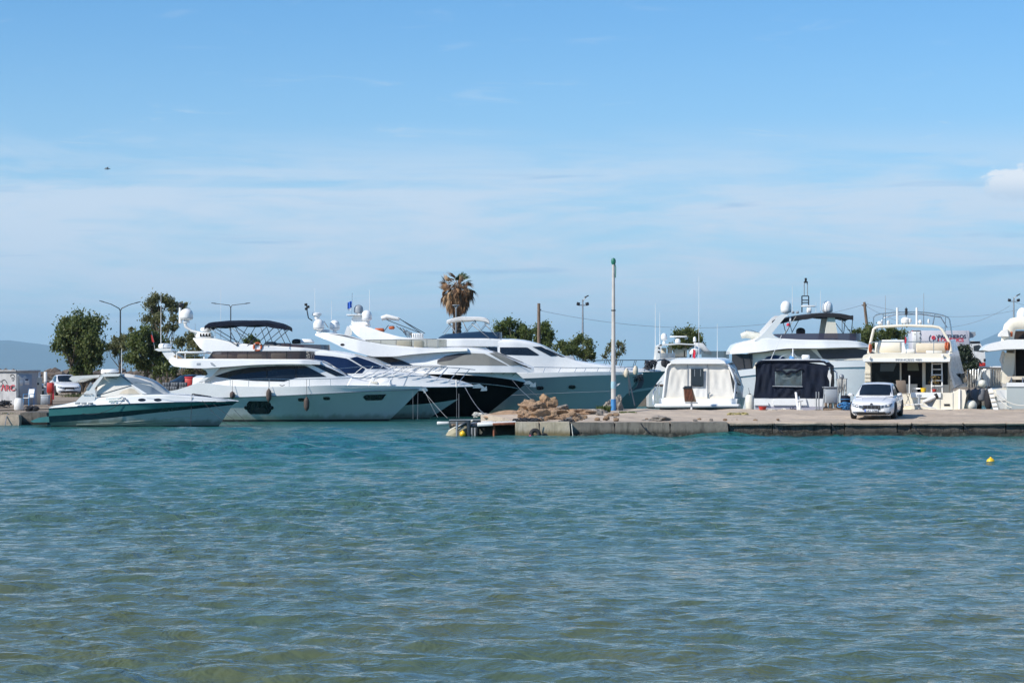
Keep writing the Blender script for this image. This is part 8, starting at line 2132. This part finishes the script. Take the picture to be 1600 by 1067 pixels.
MB().lathe(dome_prof(.11, .2), q(1315, 591.5), 12).build('lamp', M_GALV, t)
t = thing('water_drum', 'blue covered drum between the rope stand and the car', 'drum', (ax(1321, 103.0), 103.0, pier_z(103)))
MB().lathe([(.20, 0), (.22, .05), (.22, .55), (.2, .62), (1e-4, .63)], (0, 0, 0), 16).build('body', M_NAVYC, t)
MB().torus((0, 0, .45), .222, .02, None, 18, 6).build('hoop', M_BLUEP, t)
def bucket(label, c, r, h, m):
    o = thing('bucket', label, 'bucket', c)
    MB().lathe([(r * .75, 0), (r, h), (r * 1.05, h), (r * 1.05, h - .02), (r * .94, h - .02), (r * .72, .02), (1e-4, .02)], (0, 0, 0), 18).build('pail', m, o, smooth=40)
    MB().tube([(r * math.cos(a_), 0, h - .02 - r * .5 * math.sin(a_)) for a_ in np.linspace(0, math.pi, 10)], .008, 5).build('handle', M_GALV, o, smooth=60)
bucket('red bucket at the navy covered stern', (ax(1191.5, 102.4), 102.4, pier_z(102.4)), .18, .16, M_REDP)
bucket('yellow bucket standing on the cream yacht transom', tuple(at(1443, 613.2, 103.95)), .14, .21, M_YELLOW)
t = thing('plant_pot', 'dry plant in a red pot on the cream yacht stern', 'plant', tuple(at(1460, 613.2, 104.0)))
MB().lathe([(.07, 0), (.10, .16), (.11, .16), (.11, .19), (1e-4, .19)], (0, 0, 0), 12).build('pot', M_REDP, t)
mb = MB(); rg = random.Random(4)
for i in range(90):
    a_ = rg.random() * 6.28; d = Vector((math.cos(a_), math.sin(a_), 0)); hh = rg.uniform(.2, .55); l_ = rg.uniform(.05, .24); p = Vector((0, 0, .18)) + d * l_ + Vector((0, 0, hh)); n_ = Vector((-d.y, d.x, .3)) * .03
    mb.add([p - n_, p + d * .06, p + n_, p - d * .02 + Vector((0, 0, .04))], [(0, 1, 2, 3)])
mb.build('leaves', leaf_mat('dry plant leaves', [(0, (.20, .16, .04)), (1, (.33, .20, .06))]), t, 0, fix=False)
MB().tube([(0, 0, .15), (.02, 0, .5)], .012, 5).build('stem', M_BARK, t)
t = thing('deck_chair', 'beige folding deck chair behind the car', 'chair', tuple(at(1412, 630, 103.0)), R(15))
MB().box((0, .02, .42), (.46, .44, .04), b=.01).build('seat', M_BEIGE, t)
MB().box((-.0, .24, .72), (.46, .04, .62), Matrix.Rotation(R(-14), 3, 'X'), b=.01).build('backrest', mat('brown sling cloth', (.24, .18, .13), .8, vary=.2), t)
for sx in (-.22, .22):
    for a_, c_ in (((sx, -.2, 0), (sx, .2, .44)), ((sx, .22, 0), (sx, -.2, .44))): MB().tube([a_, c_], .016, 5).build('leg', M_GALV, t, smooth=60)
bd = thing('boarding_planks', 'white slatted boarding planks lying behind the car', 'planks', tuple(at(1420, 634, 102.8)))
for i in range(6):
    MB().box((-.45 + .2 * i, 0, .02 + .012 * i), (.17, .9, .04), Matrix.Rotation(R(-8), 3, 'Z'), b=.008).build('plank', M_GEL, bd)

# ================================================================== left shore
YK = 130.0
kz = land_z(0, YK) - .02
k0 = Vector((ax(25.5, YK), YK, kz)); H = azz(580, YK) - kz
ks = thing('kiosk', 'white shed with graffiti and a blue grey door at the left edge', 'shed', k0)
dl, dr = Vector((-math.cos(R(22)), math.sin(R(22)), 0)), Vector((math.cos(R(40)), math.sin(R(40)), 0))
Lw, Rw = 4.2, 1.48
cs = [Vector((0, 0, 0)), dr * Rw, dr * Rw + dl * Lw, dl * Lw]
M_KIOSK = mat('whitewashed wall', (.47, .47, .47), .85, vary=.2, vscale=1.2, dirt=((.22, .22, .23), 1.8, .50, .72), bump=.01, bscale=10)
mb = MB(); mb.add([tuple(c) for c in cs] + [tuple(c + Vector((0, 0, H))) for c in cs], [(0, 1, 5, 4), (1, 2, 6, 5), (2, 3, 7, 6), (3, 0, 4, 7), (4, 5, 6, 7)])
mb.build('walls', M_KIOSK, ks, smooth=0)
def wallframe(d): n_ = Vector((d.y, -d.x, 0)); n_ = n_ if n_.y < 0 else -n_; return n_
nr, nl = wallframe(dr), wallframe(dl)
def wbox(d, n_, u0, u1, z0, z1, th, m, name, parent):
    c = d * ((u0 + u1) / 2) + n_ * (th / 2) + Vector((0, 0, (z0 + z1) / 2))
    o = MB().box((0, 0, 0), (u1 - u0, th, z1 - z0), b=min(.01, th * .3)).build(name, m, parent); o.location = c; o.rotation_euler = (0, 0, math.atan2(d.y, d.x)); return o
M_DOORB = mat('blue grey door', (.33, .37, .41), .5, vary=.1, dirt=((.2, .2, .2), 3, .6, .85))
do = wbox(dr, nr, .08, .95, .05, H - .18, .05, M_DOORB, 'door', ks)
wbox(dr, nr, .16, .36, 1.15, 1.45, .07, M_WPAINT, 'notice', ks); wbox(dr, nr, .5, .78, 1.2, 1.5, .07, M_WPAINT, 'notice', ks); wbox(dr, nr, .52, .72, 1.44, 1.52, .085, M_INK, 'notice_heading', ks)
wbox(dr, nr, .10, .14, .25, 1.7, .08, M_DSTEEL, 'door_bar', ks)
wbox(dr, nr, 1.36, 1.5, 0, H + .02, .05, M_WPAINT, 'corner_post', ks)
o = wbox(dl, nl, -.06, Lw, H - .02, H + .07, .12, M_KIOSK, 'parapet', ks); wbox(dr, nr, 0, Rw, H - .02, H + .07, .10, M_KIOSK, 'parapet', ks)
def on_left(u, z): return dl * u + nl * .03 + Vector((0, 0, z))
rzl = math.atan2(-dl.y, -dl.x)
text('graffiti', 'ΛRC', M_SPRAY, .48, ks, on_left(1.02, .86), (R(90), 0, rzl), extrude=.006, bold=.006)
rg = random.Random(12)
for k in range(7):
    u, z = rg.uniform(.15, 1.5), rg.uniform(.5, 1.75); r_ = rg.uniform(.08, .2)
    MB().tube([on_left(u + r_ * math.cos(a_) * (1 + .3 * math.sin(2 * a_ + k)), z + r_ * math.sin(a_)) for a_ in np.linspace(0, rg.uniform(3, 6), 12)], .016, 4).build('graffiti', M_KSPRAY, ks, smooth=60)
t = thing('plastic_chair', 'blue and white plastic chair before the shed door', 'chair', tuple(at(45, 633.5, 127.5)), R(-30))
MB().box((0, 0, .42), (.44, .44, .035), b=.012).build('seat', M_WPAINT, t)
MB().box((0, .21, .68), (.40, .03, .46), Matrix.Rotation(R(-12), 3, 'X'), b=.012).build('backrest', M_WPAINT, t)
MB().tube([(-.22, .2, .42), (-.22, .27, .95), (.22, .27, .95), (.22, .2, .42)], .022, 6).build('back_frame', M_BLUEP, t, smooth=60)
for sx in (-.2, .2):
    for sy in (-.2, .2): MB().tube([(sx, sy, 0), (sx * .95, sy, .42)], .02, 6).build('leg', M_BLUEP, t, smooth=60)
    MB().tube([(sx * 1.1, -.2, .42), (sx * 1.1, -.2, .62), (sx * 1.1, .2, .64)], .02, 6).build('armrest', M_BLUEP, t, smooth=60)
t = thing('concrete_bollard', 'white rounded concrete bollard in front of the shed', 'bollard', tuple(at(29.5, 640.5, 118)))
MB().box((0, 0, .28), (.46, .42, .66), b=.09, top=(.88, .88)).build('body', M_WPAINT, t, smooth=50)
MB().tube([(-.1, 0, .60), (-.05, 0, .70), (.05, 0, .70), (.1, 0, .60)], .022, 6).build('lifting_eye', M_DSTEEL, t, smooth=60)
t = thing('meter_box', 'beige electrical box beside the shed corner', 'electric box', tuple(at(60, 632.5, 131)))
MB().box((0, 0, .75), (.36, .35, 1.6), b=.02).build('cabinet', M_BEIGE, t); MB().box((.02, -.18, 1.2), (.10, .03, .12), b=.01).build('latch', M_BLACKP, t)
t = thing('sign_post', 'square white post left of the red dispenser', 'post', tuple(at(71, 632, 132)))
MB().box((0, 0, .9), (.16, .16, 1.95), b=.015).build('shaft', M_WPAINT, t); MB().box((0, -.085, 1.2), (.12, .02, .25), b=.005).build('plate', M_GPAINT, t)
t = thing('fuel_dispenser', 'red dispenser cabinet on a stand on the left shore', 'dispenser', tuple(at(78.5, 632, 130)))
MB().box((0, 0, .95), (.34, .3, .58), b=.03).build('cabinet', M_REDP, t); MB().box((0, 0, .32), (.24, .24, .7), b=.02).build('stand', M_RUST, t)
MB().box((.19, -.05, .75), (.06, .12, .95), b=.015).build('pipe_guard', M_RINK, t)
t = thing('utility_box', 'low grey box below the red dispenser', 'box', tuple(at(71, 631.5, 126)))
MB().box((0, 0, .24), (.44, .4, .5), b=.02).build('case', M_GPAINT, t); MB().box((0, 0, .50), (.48, .44, .04), b=.01).build('lid', M_WPAINT, t)
net_heap('dark rope heap lying before the plastic chair', 44, 58, 641, 116, M_DROPE, 40, .14, 9, zr=.16)
net_heap('black hose coil at the foot of the shed wall', 0, 12, 633, 124, M_DROPE, 24, .2, 10, 'hose_coil', 'hose', .2)
rope('thick rope arching from the left quay into the water', at(15, 649, 109), at(8, 664, 108.1), -.25, .025, M_GALV)
c0 = at(273, 612, 150)
crate_me = MB()
crate_me.box((0, 0, .13), (.5, .45, .25), b=.02)
crate_mesh = crate_me.mesh('crate', M_GREYC)
rib_mesh = MB().box((0, 0, 0), (.03, .03, .2), b=.008).mesh('rib', M_GPAINT)
for i, cn in enumerate(('left', 'middle', 'right')):
    for j, rn in enumerate(('bottom', 'second', 'third', 'top')):
        o = link('fish_crate', crate_mesh, None, (c0.x - .55 + .55 * i + .03 * math.sin(5 * i + 3 * j), c0.y, land_z(0, 150) + .03 + .262 * j), (0, 0, .06 * math.sin(3 * i + 7 * j)))
        tag(o, 'grey fish crate, %s of the %s column stacked behind the sport boat bow' % (rn, cn), 'crate', 'grey fish crates stacked on the shore')
        for k in (-.16, 0, .16): link('rib', rib_mesh, o, (k, -.235, .13))
t = thing('dustbin', 'red bin under the low trees by the white yacht stern', 'bin', tuple(at(295.5, 609, 152)))
MB().box((0, 0, .42), (.46, .5, .72), b=.03, top=(1.1, 1.1)).build('body', M_REDP, t); MB().box((0, 0, .82), (.54, .58, .08), b=.02).build('lid', M_RINK, t)
for sx in (-.2, .2): MB().lathe([(.07, -.03), (.08, 0), (.07, .03)], (sx, .25, .08), 10, Matrix.Rotation(R(90), 3, 'Y')).build('wheel', M_TYRE, t)
# ---- seagull
gl = thing('seagull', 'lone gull gliding high at the upper left of the sky', 'bird', tuple(at(167, 264.5, 105)), R(20)); gl.scale = (.62, .62, .62)
MB().tube([(-.20, 0, 0), (-.1, 0, .01), (.0, 0, .015), (.12, 0, .02), (.18, 0, .035), (.22, 0, .03), (.26, 0, .02)], [.012, .04, .055, .05, .032, .026, .006], 9).build('body', M_GPAINT, gl, smooth=60)
for s_ in (-1, 1):
    rows = []
    for u, ch, z, x in ((0, .11, .03, .02), (.35, .12, .12, .05), (.7, .09, .13, .02), (1.0, .02, .06, -.08)):
        rows.append([(x - ch * .6, s_ * u * .42, z), (x, s_ * u * .42, z + .012), (x + ch * .4, s_ * u * .42, z)])
    MB().grid(rows).build('wing', M_GPAINT, gl, smooth=60)

# ------------------------------------------------------------------ air
hz = MB(); hz.box((0, 17000, 349), (80000, 40000, 702))
m = bpy.data.materials.new('sea air'); m.use_nodes = True
nt = m.node_tree; nt.nodes.clear()
pv = nt.nodes.new('ShaderNodeVolumePrincipled'); pv.inputs['Color'].default_value = (0.50, 0.80, 1.0, 1)
pv.inputs['Density'].default_value = 4.4e-5
pv.inputs['Anisotropy'].default_value = 0.0
mo = nt.nodes.new('ShaderNodeOutputMaterial'); nt.links.new(pv.outputs[0], mo.inputs['Volume'])
hzo = hz.build('haze', m, smooth=0)
stuff(hzo)
